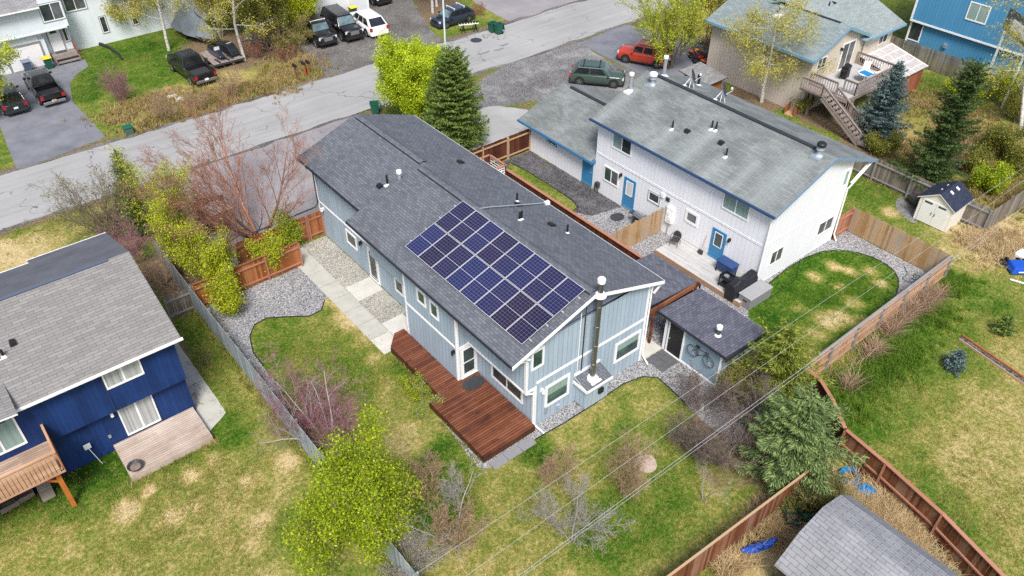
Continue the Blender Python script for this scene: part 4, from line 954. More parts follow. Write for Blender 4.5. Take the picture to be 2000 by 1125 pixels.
wdoor(hp, 'Y-', 78.5, 11.72, 12.72, .72, 2.72, W_, M['grey_plastic'], (.2,.75,.78,.92), M['glass'], knob_left=False)
window(hp, 'Y-', 78.5, 12.98, 13.2, 1.4, 2.55, W_, M['glass'], t=.06, outer=M['grey_plastic'])
for a, c, z0, z1, Y in ((72,110,9,37,77.55),(123,151,0,18,79.4)):
    p, q = on_y(a, 9, Y), on_y(c, z1, Y)
    window(hp, 'Y-', Y, p.x+.1, p.x+1.75, q.z, q.z+1.35, W_, [M['glass'], M['glass_mesh']], split=2, t=.08, outer=M['grey_plastic'])
for p0, p1 in (((193,32),(208,64)),((252,16),(265,49))):
    p, q = on_y(*p0, 79.4), on_y(*p1, 79.4); window(hp, 'Y-', 79.4, p.x, p.x+.42, q.z+.1, p.z-.1, W_, M['glass'], t=.06, outer=M['grey_plastic'])
# house number over the garage, as in the photo (four small figures)
cu = bpy.data.curves.new('house_number', 'FONT'); cu.body = '2220'; cu.size = .34; cu.extrude = .01; tx = bpy.data.objects.new('tmp_number', cu); COL.objects.link(tx)
bpy.context.view_layer.update(); me = bpy.data.meshes.new_from_object(tx.evaluated_get(bpy.context.evaluated_depsgraph_get())); bpy.data.objects.remove(tx); me.materials.append(M['galv'])
num = bpy.data.objects.new('house_number', me); COL.objects.link(num); num.parent = hp
p = on_y(73, 77, 77.86); num.location = (p.x-11.0, -.13, p.z); num.rotation_euler = (PI/2, 0, 0)
M['step_wood'] = planks('grey_brown_step', [(.16,.135,.125),(.24,.205,.19),(.31,.27,.25)], .15, 'Y', .1, .4, .5)
es = thing('entry_steps', 'grey brown wooden entry steps with a red handrail before the white door', 'steps', (12.5, 77.6, 0))
mb = MB(); mb.box(11.4,13.4,77.6,78.48,.55,.66); mb.box(11.5,13.35,77.25,77.62,.34,.42); mb.box(11.5,13.35,76.9,77.27,.14,.22); mb.box(11.4,13.4,77.58,77.62,.42,.55); mb.build('tread', M['step_wood'], es)
mb = MB(); mb.box(11.5,13.35,77.6,77.62,.2,.42); mb.box(11.5,13.35,77.25,77.27,.02,.34); mb.build('riser', M['black'], es)
mb = MB(); mb.box(11.4,11.5,76.9,77.6,.0,.40); mb.box(13.35,13.45,76.9,77.6,0,.40); mb.build('stringer', M['step_wood'], es)
M['rail_red'] = paint('red_brown_rail', (.20,.07,.055), .7)
mb = MB(); mb.bar((13.52,78.4,1.55),(13.42,77.7,1.45),.09,.05); mb.bar((13.42,77.7,1.45),(13.42,76.95,.95),.09,.05)
for y in (78.4,77.75,77.0): mb.box(13.39,13.45,y-.04,y+.04,.1,1.45 if y > 77.5 else .95)
mb.build('handrail', M['rail_red'], es)
tag(MB().box(11.8,12.7,77.95,78.4,.665,.69).build('door_mat', M['dkmetal']), 'dark mat before the white front door of the pale house', 'door mat')

# ------------------------------------------------------------------ white house behind the parked cars
M['side_white2'] = siding('white_panel_siding', (.64,.66,.68), .9, .02, .03, .06, .15, True)
h3 = thing('white_garage', 'white building with panelled wall behind the parked cars at top', 'house', (39.9, 71.9, 0))
MB().box(30.8,39.9,71.9,82,0,4.8).build('wall', M['side_white2'], h3)
mb = MB(); mb.slab([(30.2,71.3,4.75),(40.5,71.3,4.75),(40.5,77,6.8),(30.2,77,6.8)], .14); mb.slab([(30.2,77,6.8),(40.5,77,6.8),(40.5,82.6,4.75),(30.2,82.6,4.75)], .14); mb.build('roof', [M['roof_grey'], W_], h3)
f = place('Y-', 71.9); mb = MB(); wbox(mb, f, 33.2, 37.6, 0, .03, .02, 2.2); gd = mb.build('garage_door', siding('door_panels_white', (.68,.70,.72), .55, .03, .03, .05, .2, True), h3)
mb = MB(); wbox(mb, f, 33.1, 33.2, 0, .05, 0, 2.3); wbox(mb, f, 37.6, 37.7, 0, .05, 0, 2.3); wbox(mb, f, 33.2, 37.6, 0, .05, 2.2, 2.3); mb.build('frame', W_, gd)
trim(h3, 'Y-', 71.9, [(39.78,39.92,0,4.7)], W_, .04)

# ================================================================== cream house at upper right
M['side_cream'] = siding('cream_siding', (.56,.50,.41), .6, .015, .04, .06, .1)
M['side_taupe'] = siding('taupe_siding', (.50,.445,.39), .3, .08, .04, .06, .35)
M['roof_cream'] = shingle('teal_grey_shingles', (.17,.21,.22), (.24,.28,.28), (.11,.14,.145), 'Y', .5, .16, 1.08, None, 0, .4, (.4,.5,.4))
M['roof_cream_x'] = shingle('teal_grey_shingles_wing', (.21,.25,.25), (.28,.32,.31), (.13,.16,.16), 'X', .5, .16, 1.08, None, 0, .4, (.4,.5,.4))
M['trim_teal'] = paint('blue_grey_trim', (.17,.31,.42), .5, .1, 2)
hc = thing('cream_house', 'cream house with blue trim, raised timber deck and teal grey roof', 'house', (55, 31, 0))
xa, xp, xb, zp, sl = 55.0, 58.45, 62.0, 6.45, .42; zc = lambda x: zp-sl*abs(x-xp)
mb = MB(); mb.prism([(xa,31,0),(xb,31,0),(xb,31,zc(xb)-.12),(xp,31,zp-.12),(xa,31,zc(xa)-.12)], (0,9.8,0)); mb.build('wall', M['side_cream'], hc)
MB().box(54.96,54.99,31.0,40.8,0,zc(54.5)-.2).build('side_cladding', M['side_taupe'], hc)
mb = MB(); mb.prism([(62.0,31.0,0),(66.4,31.0,0),(66.4,31.0,4.5),(62.0,31.0,4.5)], (0,9,0)); mb.build('wing_wall', M['side_cream'], hc)
mb = MB(); mb.slab([(54.45,30.6,zc(54.45)),(xp,30.6,zp),(xp,41.2,zp),(54.45,41.2,zc(54.45))], .12); mb.slab([(xp,30.6,zp),(62.0,30.6,zc(62.0)),(62.0,41.2,zc(62.0)),(xp,41.2,zp)], .12)
r3 = mb.build('roof', [M['roof_cream'], M['trim_teal']], hc)
mb = MB(); mb.slab([(61.4,30.5,4.62),(67.2,30.5,4.62),(67.2,36.5,6.9),(58.0,36.5,6.9),(58.6,34.4,6.1)], .12); mb.slab([(58.0,36.5,6.9),(67.2,36.5,6.9),(67.2,42,4.7),(58,42,4.7)], .12); mb.build('wing_roof', [M['roof_cream_x'], M['trim_teal']], hc)
mb = MB(); mb.box(54.3,54.45,30.6,41.2,zc(54.45)-.2,zc(54.45)); mb.box(62.1,67.2,30.4,30.5,4.45,4.62)
for p, q in ((54.45,xp),(xp,61.9)): mb.prism([(p,30.59,zc(p)-.01),(q,30.59,zc(q)-.01),(q,30.59,zc(q)-.26),(p,30.59,zc(p)-.26)], (0,-.04,0))
mb.build('fascia', M['trim_teal'], hc)
mb = MB(); mb.box(xp-.1,xp+.1,31.5,40.5,zp-.02,zp+.05); mb.build('ridge_vent', M['gutter_dk'], r3)
def win_px(par, face, c, p0, p1, **k):
    fn = on_y if face[0] == 'Y' else on_x
    p, q = fn(*p0, c), fn(*p1, c); a, b_ = (p.x, q.x) if face[0] == 'Y' else (p.y, q.y)
    return window(par, face, c, a, b_, min(p.z, q.z), max(p.z, q.z), k.pop('fm', M['white']), k.pop('gm', [M['glass_mesh'], M['glass']]), **k)
window(hc, 'Y-', 31, 55.72, 56.75, 3.55, 4.35, W_, [M['glass_mesh'], M['glass']], split=2, t=.06)
window(hc, 'Y-', 31, 58.95, 60.55, 2.62, 4.72, W_, [M['glass_mesh'], M['glass_mesh']], split=2, t=.08, name='sliding_door')
win_px(hc, 'Y-', 31, (1722,65), (1738,68), split=2, t=.07) if False else window(hc, 'Y-', 31, 64.4, 65.6, 3.35, 4.2, W_, [M['glass_mesh'], M['glass']], split=2, t=.07)
light(hc, 'Y-', 31, 58.6, 4.5)
spout(hc, [(61.85,30.9,4.5),(61.85,30.9,2.6)], .03, M['dkmetal'])
pipe(hc, 57.3, 36.2, zc(57.3), .5, .17, M['galv'], 'chimney', True, .24, M['galv'])
pipe(hc, 61.6, 34.6, 6.0, .5, .06, M['black']); boxvent(hc, 62.4, 34.7, 6.15, .15, .02); pipe(hc, 61.5, 37.0, 6.8, .6, .12, M['galv'])
# raised deck with stairs
M['deck_old'] = planks('grey_timber', [(.20,.165,.15),(.29,.245,.225),(.37,.32,.30)], .14, 'X', .1, .5, .5)
M['timber'] = paint('grey_rail_timber', (.27,.225,.205), .85, .4, 4, .1, 0, .2)
dd = thing('raised_deck', 'raised grey timber deck with baluster rail and stairs on the cream house', 'deck', (57.5, 29, 0))
zd = 2.55
MB().box(55.1,61.4,27.6,30.98,zd-.05,zd).build('deck_board', paint('pale_deck_top', (.40,.40,.40), .8, .2, 2), dd)
mb = MB(); mb.box(55.05,61.45,27.5,27.6,zd-.3,zd); mb.box(55.0,55.1,27.5,31,zd-.3,zd); mb.box(61.4,61.5,27.6,31,zd-.3,zd); mb.build('rim_beam', M['timber'], dd)
for x, y in ((56.0,27.55),(58.5,27.55),(61.3,27.55),(55.2,30.6)): MB().box(x-.08,x+.08,y-.08,y+.08,0,zd-.3).build('post', M['timber'], dd)
def rail(par, p, q, h=1.0, m=None, sp=.2, ends=(True, True)):
    p, q = Vector(p), Vector(q); mb = MB(); up = Vector((0,0,h)); n = max(2, int((q-p).length/sp))
    mb.bar(p+up, q+up, .12, .05); mb.bar(p+up*.9, q+up*.9, .05, .08); mb.bar(p+up*.12, q+up*.12, .05, .08)
    for i in range(n+1): c = p.lerp(q, i/n); big = (i == 0 and ends[0]) or (i == n and ends[1]); w = .05 if big else .022; mb.box(c.x-w, c.x+w, c.y-w, c.y+w, c.z+.02, c.z+h*.98)
    return mb.build('railing', m or M['timber'], par)
rail(dd, (56.1,27.58,zd), (61.4,27.58,zd)); rail(dd, (61.42,27.6,zd), (61.42,30.9,zd)); rail(dd, (55.08,28.6,zd), (55.08,30.9,zd)); rail(dd, (56.1,27.6,zd), (56.1,28.6,zd), sp=.25)
mb = MB(); A, B = Vector((55.0,28.55,zd)), Vector((55.0,25.0,.2)) 
sx_ = (53.9, 55.0)
# stairs run down beside the deck towards the fence
st0, st1 = Vector((54.5,29.0,zd)), Vector((54.5,25.2,.25)); n_ = 12
for i in range(n_):
    c = st0.lerp(st1, i/(n_-1)); mb.box(53.95,55.05,c.y-.15,c.y+.15,c.z-.04,c.z)
mb.build('stair_tread', M['timber'], dd)
mb = MB()
for x in (53.92, 55.08): mb.bar(st0+Vector((x-54.5,0,-.1)), st1+Vector((x-54.5,0,-.15)), .05, .26)
mb.build('stair_stringer', M['timber'], dd)
rail(dd, (53.9,29.0,zd), (53.9,25.2,.25), .95, sp=.22); rail(dd, (55.1,28.5,zd-.3), (55.1,25.2,.25), .95, sp=.22); rail(dd, (53.9,29.05,zd), (53.9,30.9,zd), 1.0)
MB().box(53.9,55.1,29.0,30.98,zd-.08,zd-.02).build('landing', M['deck_old'], dd)
MB().box(53.9,55.3,24.0,25.2,.12,.2).build('foot_landing', M['deck_old'], dd)
# corrugated patio cover
def clear_panel():
    t = NT('corrugated_clear_panel'); v = t.pos(); x, y, z = t.xyz(v)
    def ln(s, p, w): return t.math('LESS_THAN', t.math('FRACT', t.math('DIVIDE', s, p)), w)
    g = t.math('MAXIMUM', ln(x, .95, .09), ln(y, .75, .08)); n = t.noise(v, 1.5, 4, .6)
    c = t.mix(g, t.ramp(n, [(.3,(.36,.33,.32)),(.7,(.50,.47,.46))]), (.70,.68,.67)); return t.fin(c, .4, .4)
pc = thing('patio_cover', 'translucent ribbed patio cover on red brown walls by the cream house', 'canopy', (64.5, 29.3, 0))
mb = MB(); n_ = 44
for i in range(n_):
    x0, x1 = 62.0+4.6*i/n_, 62.0+4.6*(i+1)/n_; w0, w1 = .02*math.sin(i*1.9), .02*math.sin((i+1)*1.9)
    mb.add([(x0,27.3,2.15+w0),(x1,27.3,2.15+w1),(x1,30.97,2.95+w1),(x0,30.97,2.95+w0)], [(0,1,2,3)])
pn = mb.build('cover_panel', clear_panel(), pc); sm = pn.modifiers.new('thick', 'SOLIDIFY'); sm.thickness = .015; sm.offset = -1
M['rust'] = planks('red_brown_wall', [(.20,.06,.03),(.30,.10,.055),(.38,.15,.09)], .3, 'X', .05, .4, .5)
MB().box(62.3,66.4,27.5,27.6,0,2.08).build('front_wall', M['rust'], pc); MB().box(66.3,66.4,27.6,30.97,0,2.08).build('side_wall', M['rust'], pc)
# ================================================================== tall blue house at the top right corner
M['side_sky'] = siding('bright_blue_siding', (.075,.265,.46), .3, .07, .07, .05, .45)
hk = thing('tall_blue_house', 'tall bright blue house with white trim at upper right corner', 'house', (73.6, 33.2, 0))
MB().box(73.6,84,16,33.0,0,8.4).build('wall', M['side_sky'], hk)
p = on_x(1775, 35, 73.6); zbelt = p.z
MB().box(73.3,73.6,16,33.0,zbelt,8.4).build('upper_wall', M['side_sky'], hk)
trim(hk, 'X-', 73.3, [(16,33.02,zbelt-.06,zbelt+.09),(32.85,33.02,zbelt+.1,8.3)], W_, .05); trim(hk, 'X-', 73.6, [(32.85,33.02,0,zbelt-.06)], W_, .05)
for c, p0, p1, sp_ in ((73.6,(1781,48),(1790,82),1),(73.3,(1897,13),(1914,46),2)):
    a, b_ = on_x(*p0, c), on_x(*p1, c)
    window(hk, 'X-', c, b_.y-.35 if sp_ > 1 else b_.y-.1, (b_.y+1.25) if sp_ > 1 else b_.y+.95, b_.z+.1, b_.z+(1.45 if sp_ > 1 else 1.75), W_, [M['blind'] if sp_ > 1 else M['glass']]*sp_, split=sp_, t=.09)
a = on_x(1847, 90, 73.6); mb = MB(); mb.box(73.4,73.6,a.y-.15,a.y+.15,a.z-.15,a.z+.2); mb.build('dryer_vent', M['galv'], hk)
mb = MB(); mb.slab([(72.6,15,8.5),(78.8,15,11),(78.8,34,11),(72.6,34,8.5)], .15); mb.slab([(78.8,15,11),(85,15,8.5),(85,34,8.5),(78.8,34,11)], .15); mb.build('roof', [M['roof_cream'], W_], hk)

pr_ = thing('carport_roof', 'dark pitched roof edge with white fascia behind the birch at the right edge', 'roof', at(1985,150))
P1, P2, P3, P4 = at(1957,55,5), at(2012,102,5), at(2052,72,6.6), at(1975,14,6.6)
MB().slab([P1, P2, P3, P4], .16).build('roof', [M['roof_flat'], W_], pr_)
for q in (P1.lerp(P2, .12)+(P4-P1)*.1, P1.lerp(P2, .88)+(P4-P1)*.1): MB().box(q.x-.07,q.x+.07,q.y-.07,q.y+.07,0,4.95).build('post', W_, pr_)
o = MB().tube([Vector((61.9,30.5,4.9)).lerp(Vector((60.5,46,8.5)), i/10)+Vector((0,0,-.5*math.sin(PI*i/10))) for i in range(11)], .014, 5).build('service_wire', M['black']); tag(o, 'black service wire sagging from the corner of the cream house roof', 'wire')
# ================================================================== plastic shed
ps = thing('plastic_shed', 'small cream plastic shed with dark gable roof by the grey fence', 'shed', (48.5, 16.4, 0))
c0, c1, c2 = at(1786,423), at(1845,456), at(1881,430); ex, ey = (c2-c1), (c0-c1)
ex = Vector((2.35,.06,0)); ey = Vector((-.05,2.2,0)); q0 = Vector((48.42,15.28,0))
Pq = lambda a, b_, z: q0+ex*a+ey*b_+Vector((0,0,z))
M['cream_plastic'] = paint('cream_plastic', (.74,.70,.63), .5, .05, 2); M['cream_door'] = paint('white_plastic_door', (.74,.73,.70), .5, .05, 2)
mb = MB(); mb.prism([Pq(0,0,.04),Pq(0,1,.04),Pq(0,1,1.75),Pq(0,.5,2.35),Pq(0,0,1.75)], ex); mb.build('wall', M['cream_plastic'], ps)
M['roof_navy'] = shingle('navy_shingles', (.026,.032,.055), (.038,.046,.075), (.016,.02,.04), 'X', .4, .15, 1.1, None, 0, .4, (.3,.5,.5))
mb = MB(); mb.slab([Pq(-.06,-.07,1.70),Pq(1.04,-.07,1.70),Pq(1.04,.5,2.46),Pq(-.06,.5,2.46)], .06); mb.slab([Pq(-.06,.5,2.46),Pq(1.04,.5,2.46),Pq(1.04,1.07,1.70),Pq(-.06,1.07,1.70)], .06); rr = mb.build('roof', [M['roof_navy'], M['cream_plastic']], ps)
for a in (.35,.68):
    for b_, zz in ((.36,2.27),(.62,2.30)): mb = MB(); mb.prism([Pq(a,b_-.05,zz-.05+.005),Pq(a+.07,b_-.05,zz-.05+.005),Pq(a+.07,b_+.05,zz+.07 if b_ < .5 else zz-.09),Pq(a,b_+.05,zz+.07 if b_ < .5 else zz-.09)], (0,0,.05)); mb.build('skylight', M['white_metal'], rr)
d = Vector((-.03,0,0))
for k, (b0, b1) in enumerate(((.1,.49),(.51,.9))):
    mb = MB(); mb.prism([Pq(0,b0,.08),Pq(0,b1,.08),Pq(0,b1,1.72),Pq(0,b0,1.72)], d); dr = mb.build('door', M['cream_door'], ps)
    mb = MB(); mb.prism([Pq(0,b0+.1,1.5)+d,Pq(0,b1-.06,1.5)+d,Pq(0,b1-.06,1.62)+d,Pq(0,b0+.1,1.62)+d], (-.012,0,0)); mb.build('pane', M['glass'], dr)
    bh = b1-.04 if k == 0 else b0+.04
    mb = MB(); mb.tube([Pq(0,bh,.8)+d*2,Pq(0,bh,1.0)+d*2], .02, 6); mb.build('handle', M['dkmetal'], dr)
# ================================================================== barn roofed shed at lower right
M['roof_barn'] = shingle('silver_shingles', (.205,.21,.225), (.255,.26,.275), (.11,.112,.122), 'Y', .55, .19, 1.2, (.40,.405,.42), .6, .3, (.35,.4,.5))
gs = thing('barn_shed', 'barn roofed shed with silver grey shingles and dark walls at lower right', 'shed', (21, 5.5, 0))
ys0, ys1 = -1.0, 7.0
gp = [(18.98,1.95),(20.18,3.02),(21.55,3.42),(22.92,3.02),(24.12,1.95)]
mb = MB(); mb.prism([(19.15,6.85,0),(19.15,6.85,1.9),(20.22,6.85,2.92),(21.55,6.85,3.32),(22.88,6.85,2.92),(23.95,6.85,1.9),(23.95,6.85,0)], (0,-7.7,0)); mb.build('wall', paint('dark_shed_wall', (.045,.035,.03), .8, .3, 2), gs)
mb = MB()
for (xa_, za_), (xb_, zb_) in zip(gp, gp[1:]): mb.slab([(xa_,ys0,za_),(xb_,ys0,zb_),(xb_,ys1,zb_),(xa_,ys1,za_)], .07)
mb.build('roof', [M['roof_barn'], M['galv']], gs)

# ================================================================== fences
def fence(name, pts, h, board, rail_m, label, side=1, sp=2.4, bw=.14, gap=.012, cap=None, rails=(.3, 1.45), group=None, post_m=None, ragged=.02, lean=0, post_both=False, cap_w=.14):
    """boards on one face, rails and posts on the other; side=+1 puts rails on the left of the run"""
    pts = [Vector((p[0], p[1], p[2] if len(p) > 2 else 0)) for p in pts]
    t = thing(name, label, 'fence', pts[0], 0, group); mb = MB(); rl_ = [MB() for _ in rails]; cp = MB(); posts = []
    rg = random.Random(len(label)*7)
    for a, b_ in zip(pts, pts[1:]):
        d = (b_-a); L = d.length; d.normalize(); nrm = Vector((-d.y, d.x, 0))*side; k = int(L/(bw+gap))
        for i in range(k):
            s0 = a+d*(i*L/k); s1 = a+d*((i+1)*L/k-gap); hh = h+rg.uniform(-ragged, ragged); o = -nrm*.011+nrm*rg.uniform(-.004, .004)
            mb.prism([s0+o+Vector((0,0,.03)), s1+o+Vector((0,0,.03)), s1+o+Vector((0,0,hh)), s0+o+Vector((0,0,hh))], -nrm*.02)
        for j, z in enumerate(rails): rl_[j].bar(a+nrm*.03+Vector((0,0,z*h/1.8)), b_+nrm*.03+Vector((0,0,z*h/1.8)), .07, .09)
        if cap: cp.bar(a+Vector((0,0,h+.02)), b_+Vector((0,0,h+.02)), cap_w, .04)
        m = max(1, round(L/sp))
        for i in range(m+1):
            p = a+d*(L*i/m)+nrm*.07
            if not posts or (posts[-1]-p).length > .6: posts.append(p)
    mb.build('boards', board, t)
    for r_ in rl_: r_.build('rail', rail_m, t)
    if cap: cp.build('cap_rail', cap, t)
    for p in posts: MB().box(p.x-.045, p.x+.045, p.y-.045, p.y+.045, 0, h-.04).build('post', post_m or rail_m, t)
    return t
fb_ = lambda n, c, g=(14,14,1.2): island(n, c, .8, 1.0, .3, g)
M['f_brown'] = fb_('brown_fence_board', [(.08,.028,.014),(.14,.05,.023),(.20,.078,.037),(.245,.125,.075),(.26,.175,.13)])
M['f_darkred'] = fb_('dark_red_fence_board', [(.045,.014,.009),(.07,.021,.012),(.10,.032,.018),(.135,.046,.026)])
M['f_orange'] = fb_('orange_fence_board', [(.15,.045,.016),(.25,.082,.026),(.33,.12,.04),(.38,.17,.07)])
M['f_tan'] = fb_('tan_fence_board', [(.215,.125,.06),(.33,.205,.10),(.42,.28,.155),(.37,.285,.205),(.30,.25,.205)])
M['f_grey'] = fb_('grey_fence_board', [(.125,.12,.115),(.195,.19,.185),(.265,.26,.25),(.335,.33,.32)])
M['f_bluegrey'] = fb_('blue_grey_fence_board', [(.17,.195,.21),(.245,.285,.31),(.32,.36,.385),(.40,.43,.44)])
M['f_olive'] = fb_('weathered_fence_board', [(.10,.085,.07),(.165,.14,.115),(.225,.195,.165),(.29,.255,.225)])
M['f_cedar'] = fb_('cedar_rail', [(.26,.13,.075),(.36,.20,.13),(.45,.27,.19)])
M['f_copper'] = fb_('copper_rail', [(.25,.105,.06),(.34,.155,.095),(.42,.21,.14)])
fence('yard_fence', [(8.0,13.0),(8.0,37.95)], 1.8, M['f_bluegrey'], M['f_grey'], 'long weathered blue grey fence between blue house and grey house yards', -1, bw=.14)
fence('yard_fence', [(8.0,38.0),(8.05,43.6)], 1.85, M['f_grey'], M['f_brown'], 'dark grey end section of fence running to the driveway trees', -1)
fence('picket_gate', [(6.55,38.0),(7.95,38.0)], 1.55, M['f_olive'], M['f_grey'], 'short grey picket fence closing the gap beside the blue house', -1, gap=.05, bw=.09, sp=1.4, ragged=.08)
fence('yard_fence', [(8.15,37.9),(14.6,37.9)], 1.75, M['f_orange'], M['f_copper'], 'orange stained fence behind the yellow green bushes', -1, cap=M['f_brown'])
fence('yard_fence', [(11.6,40.1),(16.2,40.1)], 1.75, M['f_orange'], M['f_copper'], 'short orange brown fence between driveway and side gravel', -1)
fence('garden_gate', [(16.3,40.0),(17.25,40.0)], 1.8, M['f_orange'], M['f_copper'], 'orange brown wooden gate at the corner of the grey house', -1, sp=.9)
fence('yard_fence', [(25.6,40.05),(32.2,40.05)], 1.8, M['f_darkred'], M['f_tan'], 'dark red fence with pale rails next to the big spruce', -1, rails=(.3,1.55), post_m=M['f_tan'])
fence('garden_gate', [(32.3,40.05),(34.3,40.05)], 1.8, M['f_darkred'], M['f_tan'], 'dark red gate with pale rails against the white garage', -1, rails=(.25,1.5), sp=1.9, post_m=M['f_tan'])
fence('yard_fence', [(29.4,20.3),(29.4,37.0)], 1.8, M['f_darkred'], M['f_darkred'], 'long dark red fence with copper top board beside the grey house', -1, cap=M['f_copper'], cap_w=.2)
fence('yard_fence', [(29.5,26.9),(34.3,26.9)], 1.8, M['f_tan'], M['f_tan'], 'tan board fence dividing the white house yard by the grill', 1)
fence('yard_fence', [(43.75,12.95),(43.75,19.5)], 1.8, M['f_tan'], M['f_tan'], 'tan board fence facing the plastic shed lawn', -1)
fence('yard_fence', [(42.15,19.4),(43.7,19.4)], 1.75, M['f_copper'], M['f_copper'], 'short copper brown fence at the far corner of the white house', -1)
fence('yard_fence', [(29.2,12.85),(43.75,12.95)], 1.75, M['f_tan'], M['f_cedar'], 'long tan fence with copper rails along the back of the lush lawn', -1, rails=(.25,.9,1.55), post_m=M['f_grey'], cap=M['f_grey'])
fence('yard_fence', [(29.1,12.7),(29.1,11.9),(28.4,10.7),(27.3,9.3)], 1.8, M['f_darkred'], M['f_darkred'], 'angled dark red fence piece behind the soft green spruce', 1, cap=M['f_copper'], cap_w=.18)
fence('yard_fence', [(27.25,9.2),(26.95,7.0),(26.4,4.1),(25.5,1.0),(24.4,-2.5)], 1.8, M['f_brown'], M['f_copper'], 'rich brown fence with copper cap running past the barn shed', -1, cap=M['f_copper'], cap_w=.18, rails=(.9,))
fence('yard_fence', [(14.0,9.35),(24.0,8.9)], 1.8, M['f_brown'], M['f_brown'], 'red brown fence at the bottom between lawn and barn shed', 1, cap=M['f_tan'], cap_w=.1)
fence('yard_fence', [(50.4,13.8),(50.4,24.5)], 1.75, M['f_olive'], M['f_grey'], 'weathered grey fence behind the plastic shed and white house', 1, rails=(.3,1.5))
fence('yard_fence', [(50.4,13.75),(61.0,13.5)], 1.75, M['f_olive'], M['f_grey'], 'weathered fence leading to the right edge of the picture', 1, rails=(.3,1.5))
fence('yard_fence', [(71.0,33.5),(71.0,25.6)], 1.8, M['f_olive'], M['f_olive'], 'brown picket fence before the tall blue house, far part', 1, gap=.03)
fence('yard_fence', [(71.0,25.4),(71.2,14.5)], 1.5, M['f_olive'], M['f_olive'], 'sagging picket fence before the tall blue house, near part', 1, gap=.04, ragged=.08)
# open rail landing beside the grey house
lr = thing('rail_landing', 'small landing with copper rails and white lattice by the long dark red fence', 'railing', (28.5, 37.2, 0))
mb = MB()
for x, y in ((27.6,38.2),(29.2,38.2),(29.2,36.5)): mb.box(x-.05,x+.05,y-.05,y+.05,0,2.25)
mb.build('post', M['f_darkred'], lr)
mb = MB(); mb.bar((27.5,38.2,2.28),(29.25,38.2,2.28),.16,.05); mb.bar((29.2,38.2,2.28),(29.2,36.4,2.28),.16,.05); mb.bar((27.6,36.5,2.28),(29.2,36.5,2.28),.16,.05); mb.build('top_rail', M['f_copper'], lr)
mb = MB()
for i in range(6): z = 1.1+.2*i; mb.bar((29.2,38.2,z),(29.2,36.5,z),.02,.05); mb.bar((27.6,36.5,z),(29.2,36.5,z),.05,.05)
for i in range(7): x = 27.7+.24*i; mb.bar((x,36.5,1.1),(x,36.5,2.2),.03,.03)
mb.build('lattice', M['white'], lr)

# ================================================================== wires and street lamp
ut = [( (806,1125),(2000,325),'upper'), ((910,1125),(2000,352),'second')]
def wire(p, q, z, r, label, sag=.5):
    A_, B_ = at(*p, z), at(*q, z); d = (B_-A_); a = A_-d*.6; b_ = B_+d*.35
    pts = [a.lerp(b_, i/24)+Vector((0,0,0)) for i in range(25)]
    o = MB().tube(pts, r, 5).build('power_line', M['wire']); tag(o, label, 'power line', 'overhead wires along the back fence')
M['wire'] = paint('bare_wire', (.36,.355,.34), .5, .05, 1, .3, 0, 0); M['wire_grey'] = paint('insulated_wire', (.40,.40,.41), .6, .05, 1)
wire((806,1125), (2000,327), 8.6, .0065, 'topmost of the overhead wires, passing the shed and the white house lawn')
wire((910,1125), (2000,352), 8.3, .0065, 'overhead wire second from the top, crossing over the shed corner')
M['wire'] = M['wire_grey']
wire((1012,1125), (2000,403), 7.2, .007, 'upper of the two close lower overhead wires')
wire((1021,1125), (2000,411), 7.0, .006, 'lowest overhead wire, just below its twin')
lp = thing('street_lamp', 'tall pale metal street lamp pole beside the lime green tree', 'street lamp', (35.75, 52.5, 0))
MB().lathe((35.75,52.5,0), [(.12,0),(.12,.1),(.095,.15),(.06,9.0)], 10).build('pole', paint('pale_pole', (.56,.64,.68), .5, .05, 2), lp)
MB().tube([(35.75,52.5,8.9),(35.75,53.4,9.3),(35.75,54.6,9.4)], .045, 6).build('arm', M['galv'], lp)
MB().box(35.62,35.88,54.5,55.2,9.32,9.45).build('lamp_head', M['galv'], lp)
# ================================================================== vehicles
def carpaint(name, col, rough=.22):
    t = NT(name); n = t.noise(t.pos(), 1.2, 4, .6); k = t.math('ADD', .85, t.math('MULTIPLY', n, .3))
    c = t.mix(1.0, col, t.comb(k, k, k), 'MULTIPLY'); m = t.fin(c, rough, .5)
    t.b.inputs['Coat Weight'].default_value = .6; t.b.inputs['Coat Roughness'].default_value = .08
    return m
M['car_glass'] = glass('car_glass', (.012, .014, .016), .05); M['car_glass_light'] = glass('windscreen', (.10, .15, .16), .06)
M['car_glass'].node_tree.nodes['Principled BSDF'].inputs['Specular IOR Level'].default_value = 1.0; M['car_glass_light'].node_tree.nodes['Principled BSDF'].inputs['Specular IOR Level'].default_value = 1.0
M['tail'] = paint('tail_light', (.38, .02, .03), .25, .1, 5); M['head'] = paint('head_light', (.6, .62, .65), .15, .1, 5)
M['rim'] = paint('alloy_rim', (.34, .34, .35), .3, .1, 5, .5, .7)
def wheel(par, x, y, r, w, rim=None):
    s = 1 if y > 0 else -1
    mb = MB().lathe((x, y, r), [(r*.6, -w/2), (r*.93, -w/2), (r, -w*.35), (r, w*.35), (r*.93, w/2), (r*.6, w/2)], 20, 0, 'Y'); o = mb.build('wheel', M['rubber'], par, True)
    c = (x, y+s*(w/2-.01), r); mb = MB().lathe(c, [(.01, -.04*s), (r*.62, -.04*s), (r*.64, .02*s)], 20, 0, 'Y')
    mb.build('rim', paint('rim_well', (.03,.03,.03), .6) if False else M['dkmetal'], o, True)
    mb = MB()
    for i in range(5):
        a = 2*PI*i/5+.3; mb.bar((c[0], c[1]+.012*s, c[2]), (c[0]+r*.6*math.cos(a), c[1]+.012*s, c[2]+r*.6*math.sin(a)), .03, r*.2, 0, (0,1,0))
    mb.build('spoke', rim or M['rim'], o, True)
    return o
